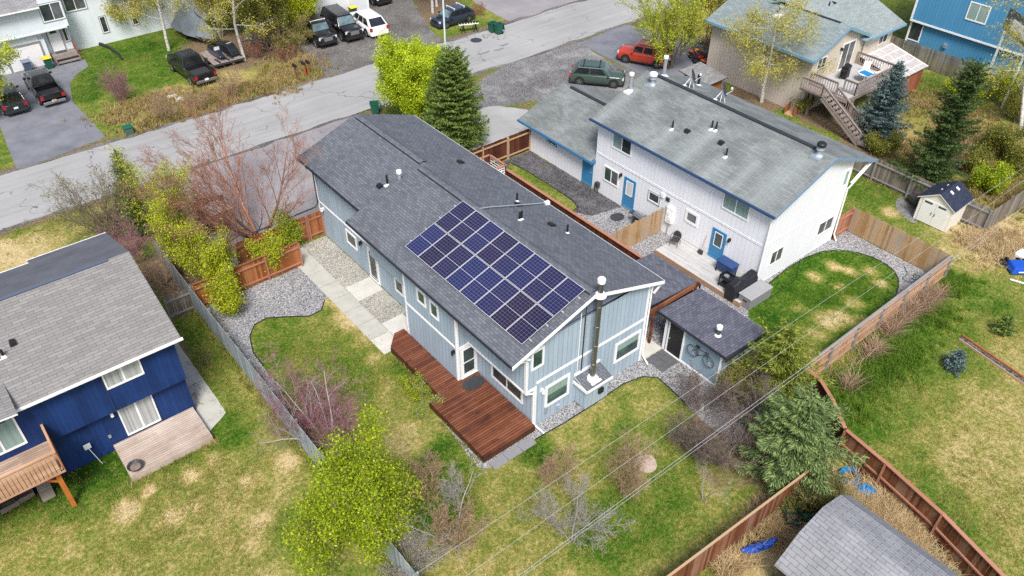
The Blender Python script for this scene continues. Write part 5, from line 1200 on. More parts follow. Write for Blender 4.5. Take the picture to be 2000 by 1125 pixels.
def fquad(mb, A, B, C, D, s0, s1, t0, t1, off=.012, mi=0):
    """a panel on the face A-B (bottom) D-C (top), inset by fractions, lifted off the face"""
    A, B, C, D = map(Vector, (A, B, C, D)); f = lambda s, t: (A.lerp(B, s)).lerp(D.lerp(C, s), t)
    n = (B-A).cross(D-A).normalized()*off
    q = [f(s0,t0), f(s1,t0), f(s1,t1), f(s0,t1)]
    mb.prism([p-n*.2 for p in q], n*1.2, mi)
def car(name, label, cat, loc, head, L, W, H, mat, kind='suv', belt=None, hood=.5, group=None, rack=None, grille=None, side_n=3, rim=None, glassm=None, plate_r=True, clear=.24, rake=(.16,.07), dark_glass=None, mirrors=None, hood_len=.27, roof_len=None, scoop=False, lowtrim=False, wr=None):
    t = thing(name, label, cat, loc, head, group)
    w = W/2; belt = belt or H*.60; hz = H*hood; r = wr or (.37 if H > 1.6 else .33); gl = glassm or M['car_glass_light']; dg = dark_glass or M['car_glass']
    h2 = L/2; xh = h2-L*hood_len           # hood / windscreen foot
    pick = kind == 'pickup'
    xr = -h2+.05 if not pick else -h2+L*.37
    prof = [(xr, .90 if not pick else .97, belt*.96), (xr+.12, .98, belt), (xh-.2, 1.0, belt), (xh+.05, 1.0, belt*.985), (h2-.5, .97, hz+(belt-hz)*.45), (h2-.14, .90, hz), (h2, .74, hz*.86)]
    mb = MB(); n = len(prof); ring_ = []
    for x, ws, zt in prof:
        e = 0 if x < h2-.01 else .05
        ring_.append([(x, -w*ws*.9, clear+e), (x, -w*ws, clear+.12+e), (x, -w*ws*1.0, zt*.72), (x, -w*ws*.95, zt-.07), (x, -w*ws*.84, zt), (x, 0, zt+.025), (x, w*ws*.84, zt), (x, w*ws*.95, zt-.07), (x, w*ws, zt*.72), (x, w*ws, clear+.12+e), (x, w*ws*.9, clear+e)])
    vs = [v for rr in ring_ for v in rr]; m = len(ring_[0]); fs = []
    for i in range(n-1):
        for k in range(m): k2 = (k+1) % m; fs.append((i*m+k, (i+1)*m+k, (i+1)*m+k2, i*m+k2))
    fs.append(tuple(range(m))); fs.append(tuple(range((n-1)*m, n*m))[::-1]); mb.add(vs, fs)
    if pick:
        b0, b1 = -h2+.04, xr+.02; zt = belt*.98
        mb.box(b0, b1, -w*.98, -w*.98+.10, clear+.15, zt); mb.box(b0, b1, w*.98-.10, w*.98, clear+.15, zt); mb.box(b0, b0+.08, -w*.96, w*.96, clear+.18, zt-.01)
        mb.box(b0, b1, -w*.97, w*.97, clear+.15, clear+.42); mb.box(b1-.06, b1, -w*.97, w*.97, clear, zt)
    body = mb.build('body', mat, t, True, True, .03 if not pick else .02)
    # glass house
    gx0, gx1 = (xr+.02, xh+.05); fr, rr_ = rake[0]*L*.75, rake[1]*L
    tx0, tx1 = gx0+rr_, gx1-fr*1.0; bw, tw = w*.93, w*.74
    A = [(gx0,-bw,belt-.03),(gx1,-bw*.97,belt-.04),(gx1,bw*.97,belt-.04),(gx0,bw,belt-.03)]; Bq = [(tx0,-tw,H-.04),(tx1,-tw,H-.05),(tx1,tw,H-.05),(tx0,tw,H-.04)]
    crown = [(tx0+.12,-tw*.8,H),(tx1-.12,-tw*.8,H-.01),(tx1-.12,tw*.8,H-.01),(tx0+.12,tw*.8,H)]
    mb = MB().add(A+Bq+crown, [(0,1,5,4),(1,2,6,5),(2,3,7,6),(3,0,4,7),(4,5,9,8),(5,6,10,9),(6,7,11,10),(7,4,8,11),(8,9,10,11),(3,2,1,0)])
    mb.build('roof', mat, t, True, False, .04)
    mb = MB(); fquad(mb, A[1], A[2], Bq[2], Bq[1], .05, .95, .10, .94); mb.build('windscreen', gl, t, True)
    mb = MB(); fquad(mb, A[3], A[0], Bq[0], Bq[3], .07, .93, .14, .92); mb.build('rear_window', dg, t, True)
    for (a, b_, c, d) in ((A[0],A[1],Bq[1],Bq[0]), (A[2],A[3],Bq[3],Bq[2])):
        for i in range(side_n):
            s0, s1 = .05+.88*i/side_n, .05+.88*(i+1)/side_n-.035
            mb = MB(); fquad(mb, a, b_, c, d, s0, s1, .14, .88); mb.build('side_window', dg, t, True)
    # wheels and arches
    fx, bx = h2-L*.185, -h2+L*.19
    for x in (fx, bx):
        for s in (-1, 1):
            MB().lathe((x, s*(w-.09), r+.02), [(r*1.16, -.1), (r*1.16, .105)], 20, 0, 'Y').build('wheel_arch', M['black'], t, True)
            wheel(t, x, s*(w-.10), r, .24, rim)
    # lights, grille, bumpers, mirrors
    for s in (-1, 1):
        mb = MB(); mb.prism([(h2-.16, s*w*.50, hz*.74), (h2-.16, s*w*.90, hz*.74), (h2-.16, s*w*.88, hz*.92), (h2-.16, s*w*.50, hz*.92)], (.12, 0, 0)); mb.build('headlight', M['head'], t, True)
        zz = belt*.72 if not pick else belt*.62; mb = MB(); mb.box(-h2+.01, -h2+.16, s*w*.72, s*w*.965, zz, zz+(.30 if H > 1.6 else .17)); mb.build('tail_light', M['tail'], t, True)
        mb = MB(); mb.box(xh-.28, xh-.12, s*(w*.95), s*(w*.95+.22), belt+.0, belt+.17); mb.build('mirror', mirrors or mat, t, True, False, .03)
    mb = MB(); mb.box(h2-.13, h2+.015, -w*.42, w*.42, hz*.60, hz*.90); g_ = mb.build('grille', grille or M['black'], t, True)
    mb = MB(); mb.box(h2-.22, h2+.05, -w*.86, w*.86, clear+.02, clear+.26); mb.build('front_bumper', M['black'] if lowtrim or kind == 'suv' else mat, t, True, False, .04)
    mb = MB(); mb.box(-h2-.05, -h2+.2, -w*.88, w*.88, clear+.04, clear+.28); mb.build('rear_bumper', (M['rim'] if pick else (M['black'] if lowtrim else mat)), t, True, False, .04)
    mb = MB(); mb.box(-h2-.035 if not pick else -h2-.055, -h2+.02, -.16, .16, clear+.36 if not pick else clear+.2, clear+.50 if not pick else clear+.34); mb.build('licence_plate', paint('licence_plate', (.62,.60,.45), .5) if False else M['white'], t, True)
    mb = MB(); mb.box(bx+.5, fx-.5, -w*.98, w*.98, clear-.02, clear+.12); mb.build('sill', M['black'], t, True)
    if pick:
        mb = MB(); mb.box(-h2+.10, xr-.08, -w*.86, w*.86, clear+.42, clear+.45)
        for i in range(11): y = -w*.8+i*w*.16; mb.box(-h2+.14, xr-.14, y, y+w*.06, clear+.45, clear+.47)
        mb.build('bed_liner', M['dkmetal'], t, True)
    if rack:
        mb = MB()
        for x in (tx0+.45, tx1-.35):
            mb.box(x-.03, x+.03, -tw*1.05, tw*1.05, H+.08, H+.12)
            for s in (-1, 1): mb.box(x-.04, x+.04, s*tw*.92-.03, s*tw*.92+.03, H-.03, H+.09)
        mb.build('roof_rack', rack, t, True)
    if kind == 'suv':
        mb = MB()
        for s in (-1, 1): mb.bar((tx0+.15, s*tw*.88, H+.03), (tx1-.2, s*tw*.88, H+.02), .035, .04)
        mb.build('roof_rail', M['dkmetal'], t, True)
    if scoop: MB().prism([(xh+.25,-.22,hz+.1),(xh+.75,-.22,hz+.06),(xh+.75,-.22,hz+.13),(xh+.25,-.22,hz+.16)], (0,.44,0)).build('hood_scoop', M['black'], t, True)
    return t
P_BLACK = carpaint('black_car_paint', (.006,.006,.008)); P_CHAR = carpaint('charcoal_paint', (.010,.010,.012), .3); P_NAVY = carpaint('navy_car_paint', (.02,.027,.05))
P_WHITE = carpaint('white_car_paint', (.78,.78,.77)); P_GREEN = carpaint('sage_green_paint', (.045,.075,.06)); P_RED = carpaint('red_orange_paint', (.46,.05,.022)); P_DKG = carpaint('dark_green_paint', (.012,.02,.02))
UPY = PI/2
t = car('pickup_truck', 'black pickup truck with an open bed on the driveway of the pale house', 'pickup', (9.1, 71.9, .006), UPY, 5.75, 1.9, 1.82, P_BLACK, 'pickup', belt=1.12, hood=.6, side_n=2, hood_len=.27, rake=(.11,.03))
MB().box(-3.1,-2.9,-.12,.12,.5,.62).build('tow_hitch', M['f_tan'], t, True)
car('parked_car', 'dark green hatchback half hidden by leaves at the left edge', 'car', (6.35, 71.4, .006), UPY, 4.5, 1.8, 1.62, P_DKG, 'suv', plate_r=True, rake=(.16,.14))
car('pickup_truck', 'dusty black crew cab pickup parked on the grass next to snowmobiles', 'pickup', (19.95, 67.95, 0), UPY+R(3), 5.85, 2.0, 1.95, P_CHAR, 'pickup', belt=1.22, hood=.6, side_n=2, hood_len=.26, rake=(.1,.03), clear=.36, wr=.42)
car('off_road_vehicle', 'boxy dark off road vehicle with slatted chrome front, left of three', 'suv', (32.1, 68.1, .006), -UPY-R(3), 4.75, 1.98, 1.9, P_CHAR, 'suv', belt=1.2, hood=.60, grille=M['steel'], rack=M['white_metal'], rake=(.07,.03), hood_len=.3, clear=.34, wr=.42)
car('suv', 'glossy black large suv with chrome grille beside the white van', 'suv', (34.75, 68.15, .006), -UPY-R(4), 5.5, 2.02, 1.95, P_BLACK, 'suv', belt=1.2, hood=.62, grille=M['steel'], rake=(.12,.05), hood_len=.27, clear=.3, mirrors=M['steel'], wr=.41)
car('minivan', 'white minivan parked on the muddy gravel lot', 'van', (37.1, 67.5, .006), UPY-R(4), 5.2, 2.0, 1.72, P_WHITE, 'van', belt=1.02, hood=.55, rake=(.24,.17), hood_len=.22, clear=.22, wr=.36)
car('suv', 'black car mostly cut off by the top edge behind the white van', 'suv', (41.7, 74.1, 0), -UPY, 4.9, 1.95, 1.8, P_BLACK, 'suv', belt=1.12)
car('hatchback', 'navy hatchback with hood scoop and roof bars on the grass verge', 'car', (44.45, 63.75, 0), PI+R(2), 4.4, 1.76, 1.48, P_NAVY, 'hatch', belt=.92, hood=.58, rack=M['white_metal'], rake=(.18,.16), hood_len=.25, clear=.2, scoop=True, side_n=2)
car('suv', 'sage green suv with black roof rack on the grey gravel', 'suv', (46.25, 45.3, .004), R(-49), 4.6, 1.88, 1.62, P_GREEN, 'suv', belt=1.0, hood=.58, rack=M['black'], rake=(.2,.13), hood_len=.25, lowtrim=True, side_n=2)
car('suv', 'bright red suv half hidden by the yellow green willow', 'suv', (52.4, 45.7, .01), R(116), 4.6, 1.88, 1.76, P_RED, 'suv', belt=1.08, hood=.6, rake=(.1,.05), hood_len=.27, rim=M['steel'], lowtrim=True)
# four-wheelers
def quad(loc, head, label):
    t = thing('quad_bike', label, 'quad bike', loc, head, 'red quad bikes by the cream house')
    mb = MB(); mb.prism([(-.75,-.22,.5),(.8,-.22,.5),(.95,-.22,.72),(.45,-.22,.95),(.1,-.22,.78),(-.7,-.22,.82)], (0,.44,0)); mb.build('body', P_RED, t, True, False, .04)
    for x in (-.55,.6):
        for s in (-1,1):
            wheel(t, x, s*.48, .3, .24, M['black']); MB().box(x-.36,x+.36,s*.3,s*.62,.64,.69).build('mudguard', P_RED if x > 0 else M['black'], t, True, False, .03)
    MB().box(-.65,.05,-.17,.17,.82,.92).build('seat', M['black'], t, True, False, .04)
    MB().tube([(.35,-.38,1.05),(.42,-.1,1.0),(.42,.1,1.0),(.35,.38,1.05)], .02, 6).build('handlebar', M['black'], t, True)
    mb = MB()
    for x0 in (-.95,.55):
        for i in range(4): mb.bar((x0+.12*i,-.3,.86),(x0+.12*i,.3,.86),.02,.02)
        mb.bar((x0,-.3,.86),(x0+.4,-.3,.86),.02,.02); mb.bar((x0,.3,.86),(x0+.4,.3,.86),.02,.02)
    mb.build('cargo_rack', M['black'], t, True); return t
a_ = at(1362,118); quad((a_.x, a_.y, .01), R(60), 'red quad bike farther from the cream wall, under the willow branches')
a_ = at(1390,136); quad((a_.x, a_.y, .01), R(80), 'red quad bike closest to the taupe wall')
# snowmobiles on a low flat trailer
tt = thing('flat_trailer', 'low weathered wooden trailer carrying snow machines beside the black pickup', 'trailer', (23.2, 69.2, 0), R(-2))
MB().box(-1.35,1.35,-1.7,1.7,.42,.5).build('deck', M['deck_old'], tt, True)
MB().box(-1.4,1.4,-1.75,-1.7,.36,.52).build('frame', M['dkmetal'], tt, True)
for s in (-1,1): wheel(tt, 0, 0, .3, .2) if False else MB().lathe((s*1.42,0,.3), [(.05,-.1),(.3,-.1),(.3,.1),(.05,.1)], 16, 0, 'X').build('wheel', M['rubber'], tt, True)
def sled(loc, head, label, cover=False):
    t = thing('snowmobile', label, 'snowmobile', loc, head, 'snow machines on the trailer')
    mb = MB(); mb.prism([(-1.35,-.22,.22),(.9,-.22,.22),(1.2,-.22,.42),(.55,-.22,.82),(.25,-.22,.72),(.1,-.22,.55),(-1.3,-.22,.6)], (0,.44,0)); mb.build('body', P_NAVY if not cover else M['black'], t, True, False, .05)
    MB().box(-1.25,.05,-.16,.16,.58,.72).build('seat', M['black'], t, True, False, .04)
    for s in (-1,1): MB().prism([(.4,s*.42-.07,.05),(1.3,s*.42-.07,.05),(1.5,s*.42-.07,.2),(1.3,s*.42-.07,.09),(.4,s*.42-.07,.09)], (0,.14,0)).build('ski', M['dkmetal'], t, True); MB().bar((.7,s*.2,.4),(.85,s*.42,.1),.05,.05).build('ski_leg', M['dkmetal'], t, True)
    MB().prism([(.2,-.24,.74),(.42,-.24,.80),(.30,-.2,1.02),(.22,-.2,1.02)], (0,.44,0)).build('windshield', M['head'], t, True)
    if cover:
        MB().prism([(-1.45,-.42,.15),(1.25,-.42,.15),(1.1,-.42,.6),(.3,-.42,1.0),(-1.4,-.42,.7)], (0,.84,0)).build('cover', paint('black_tarp', (.02,.023,.03), .5, .3, 3), t, True, False, .1)
    return t
sled((22.7,69.0,.5), R(-86), 'dark blue snowmobile with a clear windshield, nearest the black pickup')
sled((23.9,69.2,.5), R(-84), 'snowmobile under a black cover, on the birch side of its trailer', True)
# tarp covered boat
bo = thing('covered_boat', 'boat under a sagging grey tarp in front of the birch trees', 'boat', (23.6, 75.0, 0), R(-82))
vs = []; fs = []; n1, n2 = 12, 9; rg = random.Random(3)
for i in range(n1):
    u_ = i/(n1-1); x = -2.9+5.6*u_; wd_ = 1.25*min(1, (1.02-u_)*2.0)**.7; top = 2.9-1.7*max(0, u_-.25)-(.5 if i == 0 else 0)+.12*math.sin(i*1.7)
    for j in range(n2):
        v_ = j/(n2-1)*2-1; vs.append((x+rg.uniform(-.05,.05), wd_*v_*(1 if abs(v_) < .9 else 1.04), top-(top-.75)*abs(v_)**1.05+rg.uniform(-.05,.05)))
for i in range(n1-1):
    for j in range(n2-1): fs.append((i*n2+j, i*n2+j+1, (i+1)*n2+j+1, (i+1)*n2+j))
M['tarp'] = paint('grey_tarp', (.15,.175,.20), .45, .35, 1.2, .4)
o = MB().add(vs, fs).build('tarp', M['tarp'], bo, True, False); sm = o.modifiers.new('thick', 'SOLIDIFY'); sm.thickness = .02
hl = MB(); ring_ = []
for i in range(7):
    u_ = i/6; x = -3.2+6.3*u_; wd_ = 1.0*min(1, (1.03-u_)*2.4)**.6; ring_.append([(x,-wd_,.85),(x,-wd_*.8,.5),(x,0,.32+.3*u_**3),(x,wd_*.8,.5),(x,wd_,.85)])
for i in range(6):
    for j in range(4): hl.add([ring_[i][j], ring_[i+1][j], ring_[i+1][j+1], ring_[i][j+1]], [(0,1,2,3)])
hl.add(ring_[0], [(0,1,2,3,4)]); o = hl.build('hull', P_NAVY, bo, True); sm = o.modifiers.new('thick', 'SOLIDIFY'); sm.thickness = .03
MB().box(-3,2.2,-.5,-.4,.2,.32).box(-3,2.2,.4,.5,.2,.32).box(2.2,4.0,-.05,.05,.2,.3).build('trailer_frame', M['dkmetal'], bo, True)
for s in (-1,1): MB().lathe((-1,s*.85,.3), [(.05,-.1),(.3,-.1),(.3,.1),(.05,.1)], 16, 0, 'Y').build('wheel', M['rubber'], bo, True)
# ================================================================== rubbish carts
def cart(loc, head, body, lid, label, open_lid=False, h=1.05, group=None):
    t = thing('rubbish_bin', label, 'bin', loc, head, group)
    b0, b1 = .24, .31; mb = MB(); A = [(-b0,-b0,.06),(b0,-b0,.06),(b0,b0,.06),(-b0,b0,.06)]; B = [(-b1,-b1,h-.1),(b1+.06,-b1,h-.1),(b1+.06,b1,h-.1),(-b1,b1,h-.1)]
    C_ = [(-b1+.04,-b1+.04,h-.1),(b1+.02,-b1+.04,h-.1),(b1+.02,b1-.04,h-.1),(-b1+.04,b1-.04,h-.1)]; D = [(-b0+.04,-b0+.04,.3),(b0-.04,-b0+.04,.3),(b0-.04,b0-.04,.3),(-b0+.04,b0-.04,.3)]
    fs = [(0,1,5,4),(1,2,6,5),(2,3,7,6),(3,0,4,7),(3,2,1,0)]
    if open_lid: mb.add(A+B+C_+D, fs+[(4,5,9,8),(5,6,10,9),(6,7,11,10),(7,4,8,11),(8,9,13,12),(9,10,14,13),(10,11,15,14),(11,8,12,15),(12,13,14,15)])
    else: mb.add(A+B, fs+[(4,5,6,7)])
    mb.build('body', body, t, True)
    mb = MB()
    for q in ((-b1-.02,b1+.08,-b1-.03,-b1,h-.14,h-.09),(-b1-.02,b1+.08,b1,b1+.03,h-.14,h-.09),(b1+.06,b1+.09,-b1,b1,h-.14,h-.09),(-b1-.03,-b1,-b1,b1,h-.14,h-.09)): mb.box(*q)
    mb.build('rim', body, t, True)
    if open_lid: mb = MB(); mb.prism([(-b1-.06,-b1,h-.1),(-b1-.06,b1,h-.1),(-b1-.16,b1,h-.75),(-b1-.16,-b1,h-.75)], (-.04,0,0)); mb.build('lid', lid, t, True)
    else: mb = MB(); mb.prism([(-b1-.04,-b1-.04,h-.09),(b1+.11,-b1-.04,h-.09),(b1+.11,-b1-.04,h-.05),(.1,-b1-.04,h+.01),(-b1-.04,-b1-.04,h-.03)], (0,2*b1+.08,0)); mb.build('lid', lid, t, True, False, .02)
    MB().tube([(-b1-.05,-.25,h-.14),(-b1-.13,-.25,h-.12),(-b1-.13,.25,h-.12),(-b1-.05,.25,h-.14)], .018, 6).build('handle', body, t, True)
    for s in (-1,1): MB().lathe((-b0-.03,s*.25,.13), [(.02,-.03),(.13,-.03),(.13,.03),(.02,.03)], 14, 0, 'Y').build('wheel', M['rubber'], t, True)
    return t
M['bin_green'] = paint('green_bin_plastic', (.015,.095,.062), .5, .1, 3); M['bin_blue'] = paint('slate_bin_plastic', (.075,.105,.16), .5, .1, 3); M['lid_yellow'] = paint('yellow_lid_plastic', (.72,.50,.02), .5, .06, 3); M['lid_slate'] = paint('slate_lid', (.17,.20,.25), .5, .06, 3)
g1 = 'wheeled bins of the street'
cart((9.15,77.3,0), -UPY, M['bin_blue'], M['lid_slate'], 'slate blue bin before the garage door', group=g1)
cart((10.75,76.95,0), -UPY, M['bin_green'], M['lid_yellow'], 'green bin with bright yellow lid by the entry steps', group=g1)
cart((37.6,71.1,0), -UPY, M['bin_green'], M['lid_yellow'], 'green bin with yellow lid behind the white van', group=g1)
cart((46.0,59.45,.012), PI, M['bin_green'], M['bin_green'], 'open green bin on the far side of the roadside pair', True, group=g1)
cart((46.2,58.75,.012), PI, M['bin_green'], M['bin_green'], 'open green bin on the near side of the roadside pair', True, 1.1, group=g1)
cart((28.5,52.1,.0), R(150), M['bin_green'], M['bin_green'], 'open green bin at the road edge above the charcoal roof', True, group=g1)
ub = thing('utility_cabinet', 'small green utility cabinet in the brown verge by the street', 'utility box', (12.1,60.9,0))
MB().box(11.8,12.4,60.65,61.1,0,.55).build('cabinet', paint('cabinet_green', (.06,.12,.09), .6), ub); MB().prism([(11.76,60.6,.55),(12.44,60.6,.55),(12.44,61.15,.62),(11.76,61.15,.62)], (0,0,.04)).build('lid', M['bin_green'], ub)
# mailboxes
def mailbox(x, y, h, label, double=False, m=None):
    t = thing('mailbox', label, 'mailbox', (x, y, 0), 0, 'mailboxes at the roadside')
    MB().box(x-.05,x+.05,y-.05,y+.05,0,h).build('post', M['rail_red'] if not double else M['f_orange'], t)
    for i in range(2 if double else 1):
        o = (i-.5)*.42 if double else 0; pr = [(x+o-.1,y-.28,h),(x+o+.1,y-.28,h)]+[(x+o+.1*math.cos(a),y-.28,h+.14+.09*math.sin(a)) for a in [PI*k/8 for k in range(9)]]
        MB().prism(pr, (0,.5,0)).build('box', M['black'], t)
    if double: MB().box(x-.35,x+.35,y-.1,y+.2,h-.05,h).build('shelf', M['f_orange'], t); MB().box(x-.25,x+.25,y-.05,y+.05,.1,.7).build('brace', M['f_orange'], t)
    return t
a_ = at(579,153); mailbox(a_.x, a_.y, 1.05, 'single black mailbox on a thin red post')
a_ = at(600,148); mailbox(a_.x, a_.y, 1.1, 'pair of black mailboxes sharing an orange post', True)
# trestle bench with dark pots
tr = thing('trestle_table', 'pale board on two black sawhorses on the verge by the navy hatchback', 'table', (44.35,61.0,0), R(-22))
MB().box(-.95,.95,-.2,.2,.72,.77).build('board', M['cream_plastic'], tr, True)
for x in (-.6,.6):
    mb = MB(); mb.bar((x-.1,-.25,.72),(x+.1,-.25,.72),.06,.06)
    for a in (-1,1):
        for s in (-1,1): mb.bar((x,s*.18,.72),(x+a*.22,s*.3,0),.05,.05)
    mb.build('sawhorse', M['black'], tr, True)
for i in range(7):
    x = -.82+.27*i; c = Vector((44.35+x*math.cos(R(-22)), 61.0+x*math.sin(R(-22)), .77))
    o = MB().lathe(c, [(.07,0),(.11,.12),(.115,.16),(.08,.17)], 10).build('pot', M['black']); tag(o, 'small black pot standing in a row on the pale trestle board', 'pot', 'black pots on the trestle board')
# ================================================================== garden things
def grill(loc, head, label, cart_m, hood_m):
    t = thing('gas_grill', label, 'grill', loc, head)
    MB().box(-.35,.35,-.25,.25,.1,.62).build('cabinet', cart_m, t, True); MB().box(-.4,.4,-.28,.28,.74,.84).build('firebox', M['dkmetal'], t, True)
    pr = [(-.4,.28*math.cos(a),.84+.24*math.sin(a)) for a in [PI*k/10 for k in range(11)]]; MB().prism(pr, (.8,0,0)).build('hood', hood_m, t, True)
    MB().tube([(-.3,-.30,.95),(-.3,-.35,.95),(.3,-.35,.95),(.3,-.30,.95)], .015, 6).build('handle', M['steel'], t, True)
    for s in (-1,1): MB().box(s*.42,s*.8,-.22,.22,.80,.84).build('side_shelf', cart_m, t, True)
    for x in (-.36,.36):
        for y in (-.24,.24): MB().box(x-.025,x+.025,y-.025,y+.025,0,.8).build('leg', M['dkmetal'], t, True)
    return t
grill((33.5,28.05,.004), -UPY, 'silver hooded gas grill beside the tan dividing fence', M['dkmetal'], M['steel'])
grill((58.2,29.9,2.56), R(15), 'black gas grill on the raised timber deck', M['black'], M['black'])
mat_oval('door_mat', (33.2,29.7), .5, .42, 'round black mat on the gravel before the blue back door', .03)
ch = thing('patio_chair', 'dark wicker patio chair standing alone on the pale deck', 'chair', (33.5,25.0,.33), R(200))
MB().box(-.27,.27,-.25,.25,.40,.46).build('seat', M['dkmetal'], ch, True, False, .02)
pr = [(-.22,.27*math.cos(a),.5+.42*math.sin(a)) for a in [PI*k/12 for k in range(13)]]; mb = MB(); mb.prism(pr, (-.05,0,0)); o = mb.build('backrest', M['dkmetal'], ch, True)
for x in (-.24,.24):
    for y in (-.24,.24): MB().tube([(x*.9,y*.9,.42),(x*1.1,y*1.1,0)], .018, 6).build('leg', M['dkmetal'], ch, True)
for s in (-1,1): MB().tube([(-.22,s*.27,.75),(.1,s*.3,.68),(.25,s*.28,.45)], .02, 6).build('armrest', M['dkmetal'], ch, True)
# furniture at the end of the pale deck
a_ = Vector((33.75,21.2,.33)); cb = thing('cooler', 'blue storage cooler beside the deck door', 'cooler', a_, 0)
MB().prism([(-.3,-.55,.3),(.3,-.55,.3),(.33,-.58,.75),(-.33,-.58,.75)], (0,1.1,0)).build('tub', paint('blue_plastic', (.02,.05,.15), .5), cb, True); MB().box(-.36,.36,-.6,.6,.75,.83).build('lid', paint('blue_lid', (.025,.06,.17), .5), cb, True, False, .02)
for x in (-.28,.28):
    for y in (-.5,.5): MB().box(x-.03,x+.03,y-.03,y+.03,0,.3).build('leg', M['black'], cb, True)
sm_ = thing('grill_cart', 'small open black grill cart at the edge of the pale deck', 'grill', (32.75,20.35,.33), 0)
mb = MB(); mb.box(-.3,.3,-.38,.38,.62,.66); mb.box(-.3,-.26,-.38,.38,.66,.85); mb.box(.26,.3,-.38,.38,.66,.85); mb.box(-.26,.26,-.38,-.34,.66,.85); mb.box(-.26,.26,.34,.38,.66,.85); mb.build('firebox', M['black'], sm_, True)
mb = MB(); mb.box(-.28,.28,-.36,.36,.15,.18); mb.build('shelf', M['black'], sm_, True)
for x in (-.27,.27):
    for y in (-.35,.35): MB().box(x-.025,x+.025,y-.025,y+.025,0,.62).build('leg', M['black'], sm_, True)
MB().lathe((0,.1,.66), [(.16,0),(.16,.1),(.02,.12)], 12).build('ash_pan', M['lid_slate'], sm_, True)
cg = thing('covered_grill', 'long grill under a black cover between the cart and grey box', 'grill', (33.2,19.65,.02), 0)
vs = []; fs = []; n_ = 9; rg = random.Random(5)
for i in range(n_):
    x = -1.05+2.1*i/(n_-1); k = .42 if 0 < i < n_-1 else .36; hh = 1.15+.10*math.sin(i*.9)+(.1 if i in (2,3) else 0)
    vs += [(x,-k,.05),(x,-k*.98,hh*.72),(x,-k*.55,hh),(x,k*.55,hh),(x,k*.98,hh*.72),(x,k,.05)]
for i in range(n_-1):
    for j in range(5): fs.append((i*6+j, i*6+j+1, (i+1)*6+j+1, (i+1)*6+j))
fs += [(5,4,3,2,1,0), tuple(range((n_-1)*6, n_*6))]
MB().add(vs, fs).build('cover', paint('black_cover', (.015,.016,.02), .45, .4, 3, .4), cg, True, False, .06)
for s in (-1,1): MB().lathe((s*.75,-.38,.15), [(.02,-.03),(.14,-.03),(.14,.03),(.02,.03)], 14, 0, 'Y').build('wheel', M['rubber'], cg, True)
db = thing('deck_box', 'grey plastic storage box at the corner of the white house', 'storage box', (33.35,18.75,.02), 0)
MB().prism([(-.95,-.42,.0),(.95,-.42,.0),(.97,-.44,.72),(-.97,-.44,.72)], (0,.86,0)).build('tub', M['grey_plastic'], db, True, False, .03)
MB().prism([(-1.0,-.46,.72),(1.0,-.46,.72),(1.0,-.46,.80),(-1.0,-.46,.80)], (0,.92,0)).build('lid', paint('grey_lid', (.30,.305,.31), .6), db, True, False, .03)
MB().box(-.98,-.955,-.18,.1,.45,.53).build('handle', M['black'], db, True)
a_ = at(1468,575); o = MB().prism([(a_.x-.3,a_.y-.1,0),(a_.x+.15,a_.y-.25,0),(a_.x+.2,a_.y+.1,.0),(a_.x-.2,a_.y+.2,.0)], (.1,.05,.34)).build('yellow_sack', paint('yellow_sack', (.58,.52,.22), .8)); tag(o, 'small pale yellow sack at the corner by the grey storage box', 'sack')
a_ = at(1400,488); sh = thing('shovel', 'shovel leaning on the white wall left of the deck door', 'shovel', (34.1,23.4,.33)); MB().tube([(34.05,23.4,.5),(34.3,23.35,1.6)], .018, 6).build('handle', M['f_tan'], sh); MB().box(33.95,34.1,23.25,23.55,.33,.6).build('blade', M['dkmetal'], sh)
# hose on the gravel, rake tools by the plastic shed
hp_ = [at(1765,520),at(1772,535),at(1762,545),at(1775,552),at(1790,550),at(1797,540),at(1785,536),at(1782,546),at(1800,548)]
o = MB().tube([p+Vector((0,0,.03)) for p in hp_], .022, 5).build('garden_hose', paint('green_hose', (.02,.10,.075), .5)); tag(o, 'dark green garden hose lying in loops on the gravel', 'hose')
o = MB().tube([(at(a,b)+Vector((0,0,.02))) for a, b in ((1505,582),(1530,562),(1555,545),(1560,520),(1563,505))], .014, 5).build('ground_cable', M['black']); tag(o, 'thin black cable on the gravel by the white gable wall', 'cable')
a_ = at(1785,402); wb = thing('wheelbarrow', 'black wheelbarrow with tools beside the plastic shed', 'wheelbarrow', (a_.x,a_.y,0), R(60))
MB().prism([(-.4,-.28,.35),(.35,-.28,.35),(.55,-.34,.62),(-.5,-.34,.62)], (0,.62,0)).build('tray', M['dkmetal'], wb, True); MB().lathe((.6,0,.18), [(.02,-.05),(.18,-.05),(.18,.05),(.02,.05)], 14, 0, 'Y').build('wheel', M['rubber'], wb, True)
for s in (-1,1): MB().tube([(.6,s*.06,.2),(-.3,s*.24,.34),(-.95,s*.28,.6)], .02, 6).build('handle', M['f_orange'], wb, True); MB().tube([(-.25,s*.24,.34),(-.35,s*.24,0)], .02, 6).build('leg', M['dkmetal'], wb, True)
